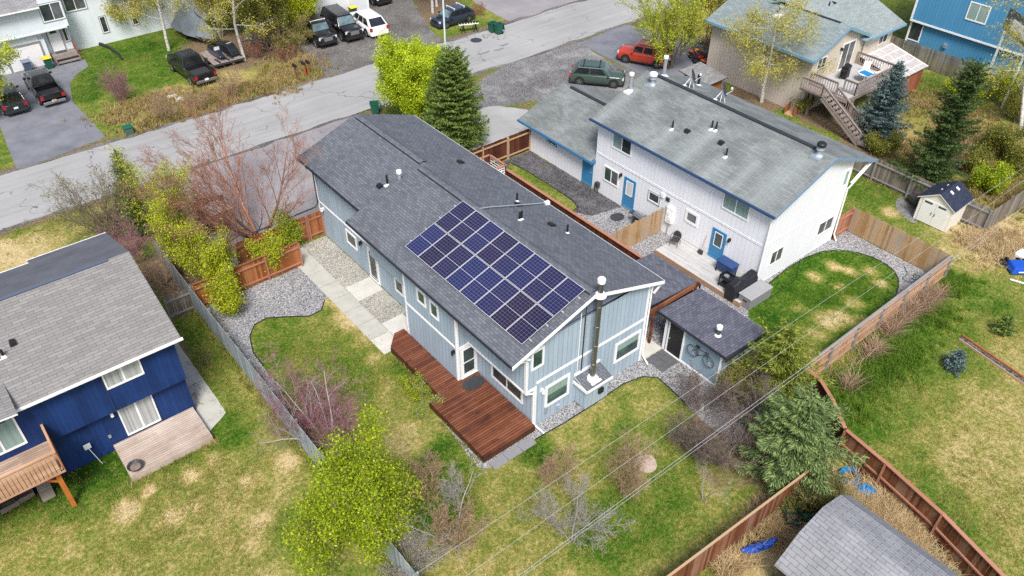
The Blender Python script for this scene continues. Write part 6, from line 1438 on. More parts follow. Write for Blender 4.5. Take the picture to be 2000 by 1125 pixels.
# platform deck items
fp = thing('fire_bowl', 'round black fire bowl with ash on the weathered platform deck', 'fire bowl', (1.45,28.55,.4))
MB().lathe((1.45,28.55,.4), [(.14,0),(.2,.02),(.33,.2),(.35,.24),(.32,.24),(.2,.1),(.02,.09)], 18).build('bowl', M['dkmetal'], fp)
MB().lathe((1.45,28.55,.52), [(.27,0),(.2,.05),(.02,.08)], 12).build('ash', M['bark_dark'], fp)
a_ = at(132,868); sg2 = thing('garden_sign', 'small pale square sign on a thin white stake before the blue wall', 'sign', (.25,30.45,0))
MB().tube([(.35,30.2,0),(.12,30.45,1.05)], .015, 5).build('stake', W_, sg2); MB().box(-.03,.26,30.43,30.46,1.0,1.3).build('board', paint('pale_sign', (.52,.57,.57), .6), sg2)
ls = thing('wood_lounger', 'small weathered wooden lounger in the grass under the balcony', 'lounger', at(93,965), R(-90))
MB().box(-.45,.05,-.27,.27,.28,.33).build('seat', M['deck_grey'], ls, True); mb = MB(); mb.prism([(-.45,-.27,.33),(-.85,-.27,.62),(-.85,-.27,.66),(-.45,-.27,.37)], (0,.54,0)); mb.build('backrest', M['deck_grey'], ls, True); MB().prism([(.05,-.27,.33),(.42,-.27,.1),(.42,-.27,.06),(.05,-.27,.28)], (0,.54,0)).build('foot_rest', M['f_olive'], ls, True)
for x in (-.4,0):
    for s in (-.24,.24): MB().box(x-.03,x+.03,s-.03,s+.03,0,.28).build('leg', M['f_olive'], ls, True)
for (qx, qy), w_ in (((48,970),'nearer the lounger'),((18,988),'at the edge of the picture')):
    p = at(qx, qy); t = thing('planter_crate', 'dark wire sided planter crate under the balcony, '+w_, 'planter', p, R(4), 'planter crates under the balcony')
    mb = MB(); mb.box(-.38,.38,-.28,-.25,.0,.28); mb.box(-.38,.38,.25,.28,0,.28); mb.box(-.38,-.35,-.25,.25,0,.28); mb.box(.35,.38,-.25,.25,0,.28); mb.build('side', M['f_olive'], t, True); MB().box(-.35,.35,-.25,.25,0,.16).build('soil', M['bark_dark'], t, True)
    mb = MB()
    for i in range(-3,4): mb.bar((i*.1,-.27,.28),(i*.1,-.27,.55),.012,.012)
    mb.bar((-.36,-.27,.55),(.36,-.27,.55),.02,.02); mb.build('wire_back', M['black'], t, True)
for (qx, qy), an, w_ in (((375,765),20,'farther from'),((385,785),80,'nearer to')):
    p = at(qx, qy); t = thing('metal_trestle', 'thin rusty metal trestle on the concrete path, %s the platform deck' % w_, 'trestle', p+Vector((0,0,.02)), R(an), 'rusty trestles on the path')
    mb = MB(); mb.tube([(-.4,0,.32),(.4,0,.32)], .014, 5)
    for x in (-.35,.35): mb.tube([(x,-.25,0),(x,0,.32),(x,.25,0)], .012, 5)
    mb.build('trestle_bar', M['rail_red'], t, True)
# lower right clutter
M['blue_bright'] = paint('bright_blue_plastic', (.01,.20,.48), .4, .15, 4); M['blue_deep'] = paint('royal_blue_plastic', (.01,.075,.42), .4, .15, 3)
p = at(1656,935); t = thing('coiled_hose', 'bright blue rope coil lying by the brown fence corner', 'rope', p)
mb = MB()
for i in range(7):
    rr = .34+.04*(i % 4); z = .10+.07*(i//2); mb.tube([(rr*math.cos(a)*1.05, rr*math.sin(a)*.95, z+.02*math.sin(3*a+i)) for a in [2*PI*k/20 for k in range(21)]], .035, 5, 0, False)
mb.build('coil', M['blue_bright'], t, True)
p = at(1688,967); t = thing('blue_tarp', 'crumpled bright blue tarp in the straw behind the barn shed', 'tarp', p)
vs = []; fs = []; rg = random.Random(9); n_ = 9
for i in range(n_):
    for j in range(n_): a, b_ = i/(n_-1)-.5, j/(n_-1)-.5; vs.append((a*.75+rg.uniform(-.04,.04), b_*.9+rg.uniform(-.04,.04), max(.12,.62-1.2*(a*a+b_*b_)+rg.uniform(-.1,.1))))
for i in range(n_-1):
    for j in range(n_-1): fs.append((i*n_+j, (i+1)*n_+j, (i+1)*n_+j+1, i*n_+j+1))
o = MB().add(vs, fs).build('cloth', M['blue_bright'], t, True); sm = o.modifiers.new('thick', 'SOLIDIFY'); sm.thickness = .012
p = at(1478,1078); t = thing('blue_kayak', 'narrow royal blue kayak resting in dead grass beside the barn shed', 'kayak', p+Vector((0,0,.22)), R(-20))
vs = []; fs = []; n_ = 13
for i in range(n_):
    u_ = i/(n_-1)*2-1; k = max(.03, (1-u_*u_))**.55; x = u_*.85; z0 = .06+.18*u_**4
    vs += [(x,-.24*k,z0+.12),(x,-.14*k,z0),(x,.14*k,z0),(x,.24*k,z0+.12),(x,.1*k,z0+.2),(x,-.1*k,z0+.2)]
for i in range(n_-1):
    for j in range(6): fs.append((i*6+j, i*6+(j+1) % 6, (i+1)*6+(j+1) % 6, (i+1)*6+j))
fs += [(5,4,3,2,1,0), tuple(range((n_-1)*6, n_*6))]; MB().add(vs, fs).build('hull', M['blue_deep'], t, True, True); MB().lathe((0,0,.24), [(.2,0),(.22,.03),(.16,.03),(.14,-.02)], 14).build('cockpit', M['black'], t, True)
for (qx, qy), an, w_ in (((1545,1030),-50,'leaning in straw'),((1568,1015),-20,'tucked under the barn shed eave')):
    p = at(qx, qy); t = thing('resin_chair', 'dark green plastic chair '+w_, 'chair', p, R(an), 'green plastic chairs by the barn shed'); gm_ = M['bin_green'] if an > -40 else paint('dark_green_resin', (.012,.05,.045), .4)
    MB().box(-.25,.25,-.25,.25,.40,.44).build('seat', gm_, t, True)
    mb = MB()
    for i in range(6): y = -.23+.085*i; mb.prism([(-.25,y,.44),(-.40,y,.92),(-.43,y,.92),(-.28,y,.44)], (0,.06,0))
    mb.build('backrest', gm_, t, True)
    for x in (-.22,.22):
        for y in (-.22,.22): MB().box(x-.025,x+.025,y-.025,y+.025,0,.4).build('leg', gm_, t, True)
    for s in (-1,1): MB().box(-.3,.22,s*.25,s*.3,.62,.66).build('armrest', gm_, t, True)
p = at(1820,1075); t = thing('ladder', 'pale aluminium ladder lying in straw by the brown fence', 'ladder', p, R(96))
mb = MB(); mb.box(-2.2,2.2,-.24,-.2,.05,.12); mb.box(-2.2,2.2,.2,.24,.05,.12); mb.build('stile', M['alu'], t, True); mb = MB()
for i in range(14): x = -2.05+.31*i; mb.box(x-.02,x+.02,-.2,.2,.07,.1)
mb.build('rung', M['alu'], t, True)
p = at(1805,1122); o = MB().lathe((p.x-.1,p.y-.1,.0), [(.35,.0),(.55,.18),(.5,.2),(.3,.05),(.02,.04)], 18).build('wading_pool', paint('turquoise_plastic', (.03,.50,.42), .4)); tag(o, 'turquoise round plastic basin by the barn shed eave', 'basin')
p = at(1763,1003); o = MB().box(-.35,.35,-.06,.06,0,.1).build('timber_offcut', M['galv']); o.location = p; o.rotation_euler = (0,0,R(-75)); tag(o, 'pale timber offcut lying along the foot of the brown fence', 'plank')
# strawy raised bed in the right field
gb = thing('garden_bed', 'long narrow raised bed with orange timber edge in the right field', 'garden bed', (39.4,7,0))
def edge_px(nm, a, b_, m, w=.06): MB().bar(at(*a)+Vector((0,0,.06)), at(*b_)+Vector((0,0,.06)), w, .14).build(nm, m, gb)
edge_px('edge_board', (1879,657), (2030,761), M['f_orange'], .09); edge_px('edge_board', (1872,664), (2030,774), M['f_tan'], .05); MB().prism([at(1878,659)+Vector((0,0,.03)), at(2030,763)+Vector((0,0,.03)), at(2030,773)+Vector((0,0,.03)), at(1873,664)+Vector((0,0,.03))], (0,0,.04)).build('soil', gravel('bed_soil', [(.04,.04,.05),(.09,.085,.09),(.15,.14,.15),(.26,.25,.25)], .07), gb)
# garden machine at the right edge
p = at(1985,530); t = thing('lawn_mower', 'blue tipped over garden machine with black wheels at the right edge', 'mower', p, R(-40))
MB().prism([(-.55,-.45,.1),(.5,-.45,.1),(.62,-.3,.42),(-.4,-.35,.5)], (0,.85,.05)).build('body', M['blue_deep'], t, True, False, .05); MB().box(-.18,.18,-.47,-.44,.24,.30).build('badge', M['white_metal'], t, True)
for x, y in ((-.7,.55),(-.35,.75),(.3,.7),(.65,.6)): MB().lathe((x,y,.28), [(.03,-.06),(.2,-.06),(.2,.06),(.03,.06)], 16, 0, 'X').build('wheel', M['rubber'], t, True)
p = at(1993,502); o = MB().prism([(-.4,-.3,0),(.5,-.3,0),(.5,.3,0),(-.3,.35,0)], (.05,0,.3)).build('white_sheet', M['white_metal'], None, False, False, .08); o.location = p; tag(o, 'crumpled white sheet behind the blue garden machine', 'tarp')
p = at(1990,553); o = MB().box(-.5,.8,-.04,.04,.05,.12).build('white_board', W_); o.location = p; o.rotation_euler = (0,0,R(-70)); tag(o, 'white board lying in front of the blue garden machine', 'plank')
# junk trailer under the bare red tree
p = at(418,432); t = thing('utility_trailer', 'dark open trailer loaded under the bare red tree', 'trailer', p, R(70))
MB().box(-1.6,1.4,-.85,.85,.45,.55).build('bed', M['black'], t, True); mb = MB(); mb.box(-1.6,1.4,-.88,-.83,.55,.95); mb.box(-1.6,1.4,.83,.88,.55,.95); mb.box(1.36,1.42,-.83,.83,.55,1.0); mb.build('side', M['black'], t, True)
for s in (-1,1): MB().lathe((0,s*1.0,.33), [(.05,-.1),(.33,-.1),(.33,.1),(.05,.1)], 16, 0, 'Y').build('wheel', M['rubber'], t, True)
MB().box(1.4,2.6,-.06,.06,.42,.52).build('drawbar', M['dkmetal'], t, True)
o = MB().prism([(-1.2,-.75,1.0),(.1,-.75,1.15),(.3,.5,1.15),(-.7,.7,1.0)], (.02,0,.06)).build('loose_sheet', M['white_metal']); o.location = p; o.rotation_euler = (0,0,R(110)); tag(o, 'white sheet panel lying on the junk under the bare red tree', 'panel')
o = MB().box(-.35,.35,-.3,.3,.56,1.1).build('red_container', P_RED, None, False, False, .05); o.location = at(392,425)+Vector((0,0,0)); tag(o, 'red container among junk under the bare red tree', 'container')
# raised deck furniture
t = thing('deck_table', 'round white table with blue cloth on the raised timber deck', 'table', (58.9,28.6,zd+.01))
MB().lathe((0,0,0), [(.05,0),(.05,.66)], 8).build('leg', W_, t, True); MB().lathe((0,0,.66), [(.6,0),(.6,.04)], 20).build('top', W_, t, True)
o = MB().prism([(-.5,-.5,.71),(.2,-.6,.71),(.3,.3,.71),(-.4,.4,.71)], (0,0,.04)).build('blue_cloth', M['blue_bright']); o.location = (58.9,28.6,zd+.0); tag(o, 'bright blue cloth spread on the deck table', 'cloth')
for x, y, an, w_ in ((59.9,29.2,200,'pale sling deck chair near the patio cover'),(60.3,28.2,160,'pale sling deck chair by the outer rail')):
    t = thing('deck_chair', w_, 'chair', (x,y,zd+.01), R(an), 'chairs on the raised deck'); MB().box(-.27,.27,-.27,.27,.38,.43).build('seat', M['cream_plastic'], t, True); MB().prism([(-.27,-.27,.43),(-.42,-.27,1.0),(-.46,-.27,1.0),(-.31,-.27,.43)], (0,.54,0)).build('backrest', M['cream_plastic'], t, True)
    for xx in (-.24,.24):
        for yy in (-.24,.24): MB().box(xx-.02,xx+.02,yy-.02,yy+.02,0,.38).build('leg', M['white_metal'], t, True)
# log, stone patio by the small tree, drain pipe on the lawn
o = MB().tube([at(196,88)+Vector((0,0,.1)), at(215,95)+Vector((0,0,.12)), at(232,108)+Vector((0,0,.1)), at(240,118)+Vector((0,0,.06))], [.16,.15,.13,.1], 8).build('drain_hose', M['black']); tag(o, 'thick black drain hose lying on the lawn of the pale house', 'hose')
p = at(1262,907); o = MB().prism([(p.x+.55*math.cos(a)*(1+.15*math.sin(3*a)), p.y+.5*math.sin(a), -.02) for a in [2*PI*k/14 for k in range(14)]], (0,0,.06)).build('flat_stone', paint('pink_stone', (.42,.33,.28), .85, .3, 4)); tag(o, 'flat pinkish stone slab under the small bare tree', 'stone')
for i, (qx, qy, m_) in enumerate(((335,192,'white_metal'),(350,196,'white_metal'),(327,177,'f_tan'))):
    p = at(qx, qy); o = MB().prism([(-.35,-.2,0),(.35,-.25,0),(.4,.2,0),(-.3,.25,0)], (.06,.02,.22)).build('scrap', M[m_], None, False, False, .05); o.location = p; tag(o, ['white crumpled scrap on the verge, left one', 'white crumpled scrap on the verge, right one', 'tan cardboard scrap on the verge'][i], 'scrap')
t = thing('steel_rack', 'grey steel frame rack lying under the birch trees', 'rack', at(487,82), R(-15)); mb = MB()
for z in (.1,.5): mb.bar((-.9,-.4,z),(.9,-.4,z),.06,.06); mb.bar((-.9,.4,z),(.9,.4,z),.06,.06)
for i in range(7): x = -.9+.3*i; mb.bar((x,-.4,.5),(x,.4,.5),.05,.05)
for x in (-.9,.9):
    for y in (-.4,.4): mb.box(x-.03,x+.03,y-.03,y+.03,0,.5)
mb.build('frame', M['galv'], t, True)
wc = thing('wood_crate', 'orange wooden crate behind the white house roof by the stairs', 'crate', at(1545,222), R(10)); mb = MB()
for i in range(6): mb.box(-.5+.17*i,-.38+.17*i,-.4,-.36,0,.8); mb.box(-.5+.17*i,-.38+.17*i,.36,.4,0,.8)
mb.build('slats', M['f_orange'], wc, True); MB().box(-.5,.5,-.36,.36,0,.1).build('base', M['f_tan'], wc, True)
gs2 = thing('lean_shed', 'low flat black roofed shelter beside the quad bikes', 'shed', at(1360,170)); p = at(1365,165, 0); MB().box(50.6,52.6,37.2,39.6,0,1.5).build('wall', M['f_orange'], gs2); MB().slab([(50.2,36.9,1.6),(52.9,36.9,1.6),(52.9,39.9,1.9),(50.2,39.9,1.9)], .08).build('roof', [M['roof_grey'], M['dkmetal']], gs2)
# ================================================================== trees, shrubs and tall grass
def segs_mesh(name, segs, sides, m, parent):
    """tapered twigs: segs is an (n,8) array of p0, p1, r0, r1"""
    s = np.asarray(segs, np.float64); n = len(s)
    p0, p1, r0, r1 = s[:, 0:3], s[:, 3:6], s[:, 6], s[:, 7]
    d = p1-p0; d /= np.maximum(np.linalg.norm(d, axis=1, keepdims=True), 1e-6)
    ref = np.where(np.abs(d[:, 2:3]) < .9, np.array([[0, 0, 1.]]), np.array([[1., 0, 0]]))
    a = np.cross(d, ref); a /= np.linalg.norm(a, axis=1, keepdims=True); b = np.cross(d, a)
    th = 2*PI*np.arange(sides)/sides; ct, st_ = np.cos(th), np.sin(th)
    off = a[:, None, :]*ct[None, :, None]+b[:, None, :]*st_[None, :, None]
    v0 = p0[:, None, :]+off*r0[:, None, None]; v1 = p1[:, None, :]+off*r1[:, None, None]
    V = np.concatenate([v0, v1], 1).reshape(-1, 3)
    k = np.arange(sides); k2 = (k+1) % sides
    F = np.stack([k, k2, k2+sides, k+sides], 1)[None]+(np.arange(n)*2*sides)[:, None, None]
    return mesh_np(name, V, F.reshape(-1, 4), m, parent, True)
def leaf_mesh(name, pts, size, m, parent, rg, up=.3, aspect=.6, dirs=None, var=1.0):
    """one small folded-flat quad per leaf or needle spray"""
    pts = np.asarray(pts); n = len(pts)
    if dirs is None: d = rg.normal(size=(n, 3)); d[:, 2] += up
    else: d = dirs+rg.normal(size=(n, 3))*.25
    d /= np.linalg.norm(d, axis=1, keepdims=True)
    r = rg.normal(size=(n, 3)); s = np.cross(d, r); s /= np.maximum(np.linalg.norm(s, axis=1, keepdims=True), 1e-6)
    L = size*(1-var/2+var*rg.random(n)**1.3)[:, None]
    A = pts-d*L*.5; B = pts+d*L*.5; w = s*L*aspect*.5; mid = pts+np.cross(d, s)*L*.08
    V = np.stack([A, mid+w, B, mid-w], 1).reshape(-1, 3)
    F = np.arange(n*4).reshape(n, 4)
    return mesh_np(name, V, F, m, parent)
MINR = .007
def rot_about(v, ax, ang):
    ax = ax/np.linalg.norm(ax); return v*math.cos(ang)+np.cross(ax, v)*math.sin(ang)+ax*np.dot(ax, v)*(1-math.cos(ang))
def grow(rg, p, d, L, r, lev, P, segs, tips):
    """P: per level dict kids, ratio, ang, up, bend, first"""
    q = P[lev]; n = q.get('n', 4); p = np.array(p, float); d = np.array(d, float); d /= np.linalg.norm(d)
    nodes = [p.copy()]; dirs = [d.copy()]; rs = [r]
    for i in range(n):
        d = d+rg.normal(size=3)*q.get('bend', .12); d[2] += q.get('up', .05); d /= np.linalg.norm(d)
        p2 = p+d*(L/n); r2 = r*(1-(i+1)/n*q.get('taper', .75))
        r2 = max(r2, MINR); segs.append([*p, *p2, rs[-1], r2]); p = p2; nodes.append(p); dirs.append(d); rs.append(r2)
    if lev+1 >= len(P):
        tips.append((nodes[-1], d)); tips.append((nodes[-2], d)); return
    k = q['kids']; az = rg.random()*6.28
    for i in range(k):
        t = q.get('first', .3)+(1-q.get('first', .3))*(i+.6*rg.random())/k; j = min(int(t*n), n-1); f = t*n-j
        b = nodes[j]*(1-f)+nodes[j+1]*f; dd = dirs[min(j+1, n)]
        perp = np.cross(dd, rg.normal(size=3)); perp = rot_about(np.cross(dd, np.array([.3, .2, 1.0]) if abs(dd[2]) < .95 else np.array([1., 0, 0])), dd, az); az += 2.4+rg.normal()*.3
        nd = rot_about(dd, perp, q.get('ang', .8)*(1+.3*rg.normal()*.6))
        grow(rg, b, nd, L*q.get('ratio', .5)*(1-q.get('short', .45)*t)*(.75+.5*rg.random()), max(rs[j]*q.get('rr', .5), .004), lev+1, P, segs, tips)
    if q.get('lead', True): tips.append((nodes[-1], d))
def tree(name, label, base, stems, P, bark, leaf=None, leafn=14, sig=.22, size=.11, seed=1, cat='tree', group=None, up=.3, sides=4, crown='crown', trunk_r=.1, lean=(0, 0), spread=.0, L=5.0, leaf_parts=True, aspect=.6, zmin=0, hang=0):
    rg = np.random.default_rng(seed); segs = []; tips = []; main = []
    base = Vector(base)
    for s in range(stems):
        a = 2*PI*s/stems+rg.random()*1.2; k = spread*(.55+.6*rg.random())
        d = np.array([k*math.cos(a)+lean[0], k*math.sin(a)+lean[1], 1.0])
        n0 = len(segs); grow(rg, np.array(base)+np.array([.12*math.cos(a), .12*math.sin(a), -.05])*(stems > 1), d, L*(.8+.35*rg.random() if stems > 1 else 1), trunk_r*(.7+.5*rg.random() if stems > 1 else 1), 0, P, segs, tips)
        main += list(range(n0, n0+P[0].get('n', 4)))
    t = thing(name, label, cat, base, 0, group)
    ms = set(main); S = np.array(segs)
    segs_mesh('trunk', S[main], 7, bark, t)
    rest = [i for i in range(len(segs)) if i not in ms]
    if leaf is None:
        segs_mesh(crown, S[rest], sides, bark, t); return t
    br = segs_mesh('branches', S[rest], 3, bark, t)
    tp = np.array([q for q, _ in tips]); td = np.array([q for _, q in tips])
    N = len(tp)*leafn; idx = np.repeat(np.arange(len(tp)), leafn)
    pts = tp[idx]+rg.normal(size=(N, 3))*sig-td[idx]*rg.random((N, 1))*sig*2.2
    if hang: pts[:, 2] -= np.abs(rg.normal(size=N))*hang
    pts = pts[pts[:, 2] > .05]
    leaf_mesh('crown', pts, size, leaf, t, rg, up, aspect)
    return t
def conifer(name, label, base, h, rad, leaf, seed=1, bark=None, dens=1.0, skirt=.08, droop=.25, whorl=7, tip=.16, jag=.25, lean=(0, 0), flat=.85, group=None, step=.26, card=.17, aspect=.42, bare=.0):
    rg = np.random.default_rng(seed); base = Vector(base); t = thing(name, label, 'conifer', base, 0, group)
    B = np.array(base); top = np.array([lean[0]*h, lean[1]*h, h])
    tr = [[*B, *(B+top*.5), .022*h+.02, .013*h+.01], [*(B+top*.5), *(B+top), .013*h+.01, .008]]
    segs_mesh('trunk', tr, 7, bark or M['bark'], t)
    segs = []; pts = []; dirs = []; z = skirt*h; az = 0
    while z < h*.985:
        f = z/h; Lb = rad*((1-f)**flat)*(1 if f > .12 else .8+.2*f/.12)+tip*.5
        k = max(4, int(whorl*(1-.35*f)))
        if f < bare: z += step; continue
        for i in range(k):
            az += 2*PI/k+rg.normal()*.18; L_ = Lb*(1-jag+2*jag*rg.random()); o = np.array([math.cos(az), math.sin(az), 0]); p = B+top*f+rg.normal(size=3)*np.array([.02, .02, .06])
            el = .35*f*1.6-droop*(1-f)+rg.normal()*.08; n = max(3, int(L_/.12*dens)); prev = p
            sd = np.array([-o[1], o[0], 0])
            for j in range(n):
                u_ = (j+1)/n; q = p+o*L_*u_+np.array([0, 0, L_*(el*u_+.16*u_*u_)])
                if j % 2 == 1 or j == n-1: segs.append([*prev, *q, .012*(1.3-u_)+.003, .010*(1.2-u_)+.003]); prev = q
                wdt = L_*.38*(1-u_*.75)+.05; m_ = max(2, int((2+wdt/.10)*dens))
                for s_ in range(m_):
                    c = (rg.random()*2-1); pts.append(q+sd*wdt*c+o*wdt*.3*(rg.random()-.6)+np.array([0, 0, -.10*abs(c)*wdt+rg.normal()*.035])); dirs.append(o*.75+sd*c*.9+np.array([0, 0, -.06+.15*rg.normal()]))
        z += step*(1-.45*f)*(.85+.3*rg.random())
    for k in range(int(30*dens)): pts.append(B+top*(1-.06*rg.random())+rg.normal(size=3)*.05); dirs.append(np.array([rg.normal()*.5, rg.normal()*.5, 1]))
    segs_mesh('branches', np.array(segs), 3, bark or M['bark'], t)
    leaf_mesh('crown', np.array(pts), card, leaf, t, rg, 0, aspect, np.array(dirs))
    return t
def tufts(name, areas, m, label, hgt=(.15, .4), wid=.03, seed=1, lean=.5, cat='grass'):
    """blades standing in clumps; areas = (centre, radius x, radius y, number)"""
    rg = np.random.default_rng(seed); P_ = []
    for c, rx, ry, n in areas:
        k = max(1, n//14); cc = rg.normal(size=(k, 2))*.5*np.array([rx, ry])+np.array([c[0], c[1]])
        b = cc[rg.integers(0, k, n)]+rg.normal(size=(n, 2))*.10; P_.append(b)
    b = np.concatenate(P_); n = len(b); h = hgt[0]+(hgt[1]-hgt[0])*rg.random(n); a = rg.random(n)*6.28; la = rg.normal(size=(n, 2))*lean
    root = np.c_[b, np.zeros(n)]; s = np.c_[np.cos(a), np.sin(a), np.zeros(n)]*wid*.5
    mid = root+np.c_[la*h[:, None]*.35, h*.6]; tipp = root+np.c_[la*h[:, None], h]
    V = np.stack([root-s, root+s, mid+s*.7, tipp, mid-s*.7], 1).reshape(-1, 3); i0 = np.arange(n)*5
    F = np.concatenate([np.stack([i0, i0+1, i0+2, i0+4], 1), np.stack([i0+4, i0+2, i0+3, i0+3], 1)[:0]]) if False else np.stack([i0, i0+1, i0+2, i0+4], 1)
    T3 = np.stack([i0+4, i0+2, i0+3], 1)
    me = bpy.data.meshes.new(name); me.vertices.add(len(V)); me.vertices.foreach_set('co', V.astype(np.float32).ravel())
    lv = np.concatenate([F.ravel(), T3.ravel()]).astype(np.int32); me.loops.add(len(lv)); me.loops.foreach_set('vertex_index', lv)
    tot = np.concatenate([np.full(n, 4), np.full(n, 3)]).astype(np.int32); stt = np.concatenate([[0], np.cumsum(tot)[:-1]]).astype(np.int32)
    me.polygons.add(2*n); me.polygons.foreach_set('loop_start', stt); me.polygons.foreach_set('loop_total', tot); me.update(calc_edges=True); me.validate(); me.materials.append(m)
    o = bpy.data.objects.new(name, me); COL.objects.link(o); return tag(o, label, cat, None, 'stuff')
def LV(kids=8, ratio=.5, ang=.8, up=.04, bend=.12, first=.3, n=4, short=.45, rr=.5, taper=.75, lead=True): return dict(kids=kids, ratio=ratio, ang=ang, up=up, bend=bend, first=first, n=n, short=short, rr=rr, taper=taper, lead=lead)

# --- big yellow green tree at the bottom, leaning over the lawn
BIG = [LV(13, .50, .95, .05, .06, .16, 6, .35, .42), LV(8, .50, .8, .05, .14, .25, 4), LV(5, .5, .75, .05, .16, .2, 3), LV(n=2)]
tree('leafy_tree', 'large yellow green leafy tree at the bottom left of centre', at(708, 1072), 3, BIG, M['bark_tan'], FOL['spring'], 18, .22, .095, 11, lean=(-.02, .10), L=4.6, trunk_r=.12, spread=.2)
# --- bright lime tree and big spruce before the street
LIME = [LV(12, .5, .55, .08, .08, .1, 5, .3, .5), LV(8, .45, .55, .08, .12, .2, 4), LV(5, .45, .6, .06, .15, .2, 3), LV(n=2)]
tree('lime_tree', 'bright lime yellow tree directly behind the big dark spruce', (30.4, 49.0, 0), 9, LIME, M['bark_tan'], FOL['lime'], 20, .20, .115, 5, L=4.9, trunk_r=.06, spread=.46)
conifer('spruce_tree', 'big dense green spruce beside the charcoal roof', (30.5, 44.1, 0), 7.3, 2.45, FOL['spruce'], 3, dens=1.6, skirt=.03, droop=.10, flat=.5, whorl=11, jag=.16)
conifer('blue_spruce', 'blue grey spruce by the raised timber deck', (56.0, 24.9, 0), 6.2, 2.05, FOL['blue'], 4, dens=1.5, skirt=.03, droop=.1, flat=.8, whorl=9, jag=.22)
conifer('spruce_tree', 'tall dark spruce between the plastic shed and the tall blue house', (51.7, 18.8, 0), 9.4, 1.65, FOL['spruce_dark'], 6, dens=1.6, skirt=.14, droop=.22, flat=.42, whorl=9, jag=.5, step=.36, lean=(.05,-.03))
conifer('spruce_tree', 'narrow dark green spruce in the thicket by the road', (8.3, 47.2, 0), 6.0, 1.0, FOL['spruce'], 8, dens=1.2, skirt=.05, droop=.15, flat=.55, jag=.35)
conifer('larch_tree', 'wide light olive conifer beside the shed with the bicycle', (28.15, 13.5, 0), 4.4, 2.2, FOL['larch'], 9, dens=1.5, skirt=.06, droop=.0, flat=.62, whorl=8, jag=.38, step=.30, card=.2, aspect=.22)
conifer('spruce_tree', 'soft grey green spruce by the corner of the brown fences', (24.75, 10.15, 0), 4.8, 2.45, FOL['pine'], 10, dens=2.1, skirt=.07, droop=.06, flat=.62, whorl=8, jag=.4, step=.32, card=.21, aspect=.2)
conifer('small_spruce', 'knee high young spruce on the lawn, nearest the raised bed end', (37.0, 8.7, 0), 1.25, .6, FOL['blue'], 12, dens=1.6, skirt=.06, droop=.05, step=.13, card=.15)
conifer('small_spruce', 'small young spruce farther right, beyond the raised bed', (41.8, 8.4, 0), 1.2, .55, FOL['spruce'], 13, dens=1.6, skirt=.06, droop=.05, step=.13, card=.15)
conifer('spruce_tree', 'dark low spruce bush under the yellow green thicket', (9.0, 42.6, 0), 3.0, 1.0, FOL['spruce_dark'], 14, dens=1.1, droop=.1, flat=.6)
# --- yellow green thicket between the blue house and the driveway
THK = [LV(9, .42, .5, .08, .12, .12, 6, .35, .5), LV(7, .5, .65, .05, .14, .2, 4), LV(4, .5, .7, .05, .16, .2, 3), LV(n=2)]
for i, (x, y, L_, st_, ln, lab, n_) in enumerate([(9.7, 44.6, 5.6, 4, (-.05, .0), 'tall yellow green birch shrub nearest the narrow dark spruce', 11),
        (9.0, 41.4, 4.0, 4, (.0, -.02), 'yellow green shrub in the middle of the thicket beside the junk', 12),
        (9.4, 38.7, 3.5, 5, (.05, -.1), 'yellow green shrub spilling over the orange fence end', 14),
        (12.6, 38.6, 2.4, 4, (.05, -.02), 'lower yellow green shrub growing along the orange fence', 9),
        (14.8, 39.6, 2.4, 3, (.06, .02), 'small green shrub leaning by the short orange fence', 8),
        (9.4, 36.4, 2.5, 5, (.12, -.12), 'low green shrub hanging over the long blue grey fence', 9)]):
    tree('leafy_shrub', lab, (x, y, 0), st_, THK, M['bark_tan'], FOL['yellowgreen' if i != 4 else 'spring'], int(n_*.45), .17, .09, 20+i, 'shrub', 'yellow green shrubs of the driveway thicket', L=L_, trunk_r=.045, spread=.30, lean=ln)
# --- bare trees and shrubs
RED = [LV(10, .60, .42, .02, .05, .12, 6, .30, .5), LV(7, .5, .42, .05, .10, .25, 5), LV(7, .5, .45, .03, .14, .2, 4), LV(4, .5, .5, .02, .16, .2, 3, lead=False), LV(n=2)]
MINR = .006
tree('bare_tree', 'wide bare tree with reddish branches beside the driveway', (13.7, 41.9, 0), 7, RED[:4]+[LV(n=2)], M['bark_red'], None, seed=31, L=6.8, trunk_r=.12, spread=.95, lean=(-.34, .22), sides=3, crown='branches')
BSH = [LV(8, .5, .5, .05, .10, .15, 5, .35, .5), LV(6, .5, .55, .04, .14, .2, 4), LV(4, .5, .6, .03, .16, .2, 3), LV(n=2)]
MINR = .006
tree('bare_shrub', 'grey brown bare shrub between the road and the narrow dark spruce', (6.7, 48.0, 0), 13, BSH, M['bark_dark'], FOL['olive'], 1, .15, .07, 32, 'shrub', L=4.2, trunk_r=.04, spread=.5, lean=(-.05, .0))
tree('bare_shrub', 'reddish brown low bare shrub at the corner of the dark flat roof', (6.4, 44.4, 0), 14, BSH, M['bark_purple'], None, seed=33, cat='shrub', L=2.3, trunk_r=.03, spread=.8, sides=3, crown='branches')
tree('bare_shrub', 'twiggy brown shrub at the foot of the dark thicket fence', (7.4, 41.4, 0), 8, BSH, M['bark_tan'], None, seed=34, cat='shrub', L=2.2, trunk_r=.03, spread=.7, sides=3, crown='branches')
tree('bare_shrub', 'purple pink bare shrub leaning over the blue grey fence', (9.0, 26.6, 0), 12, BSH[:3]+[LV(n=2)], M['bark_purple'], None, seed=35, cat='shrub', L=2.6, trunk_r=.035, spread=1.0, sides=3, crown='branches')
tree('bare_shrub', 'second purple bare shrub, closer to the lawn centre', (9.2, 24.4, 0), 12, BSH, M['bark_purple'], None, seed=36, cat='shrub', L=2.2, trunk_r=.026, spread=1.0, sides=3, crown='branches')
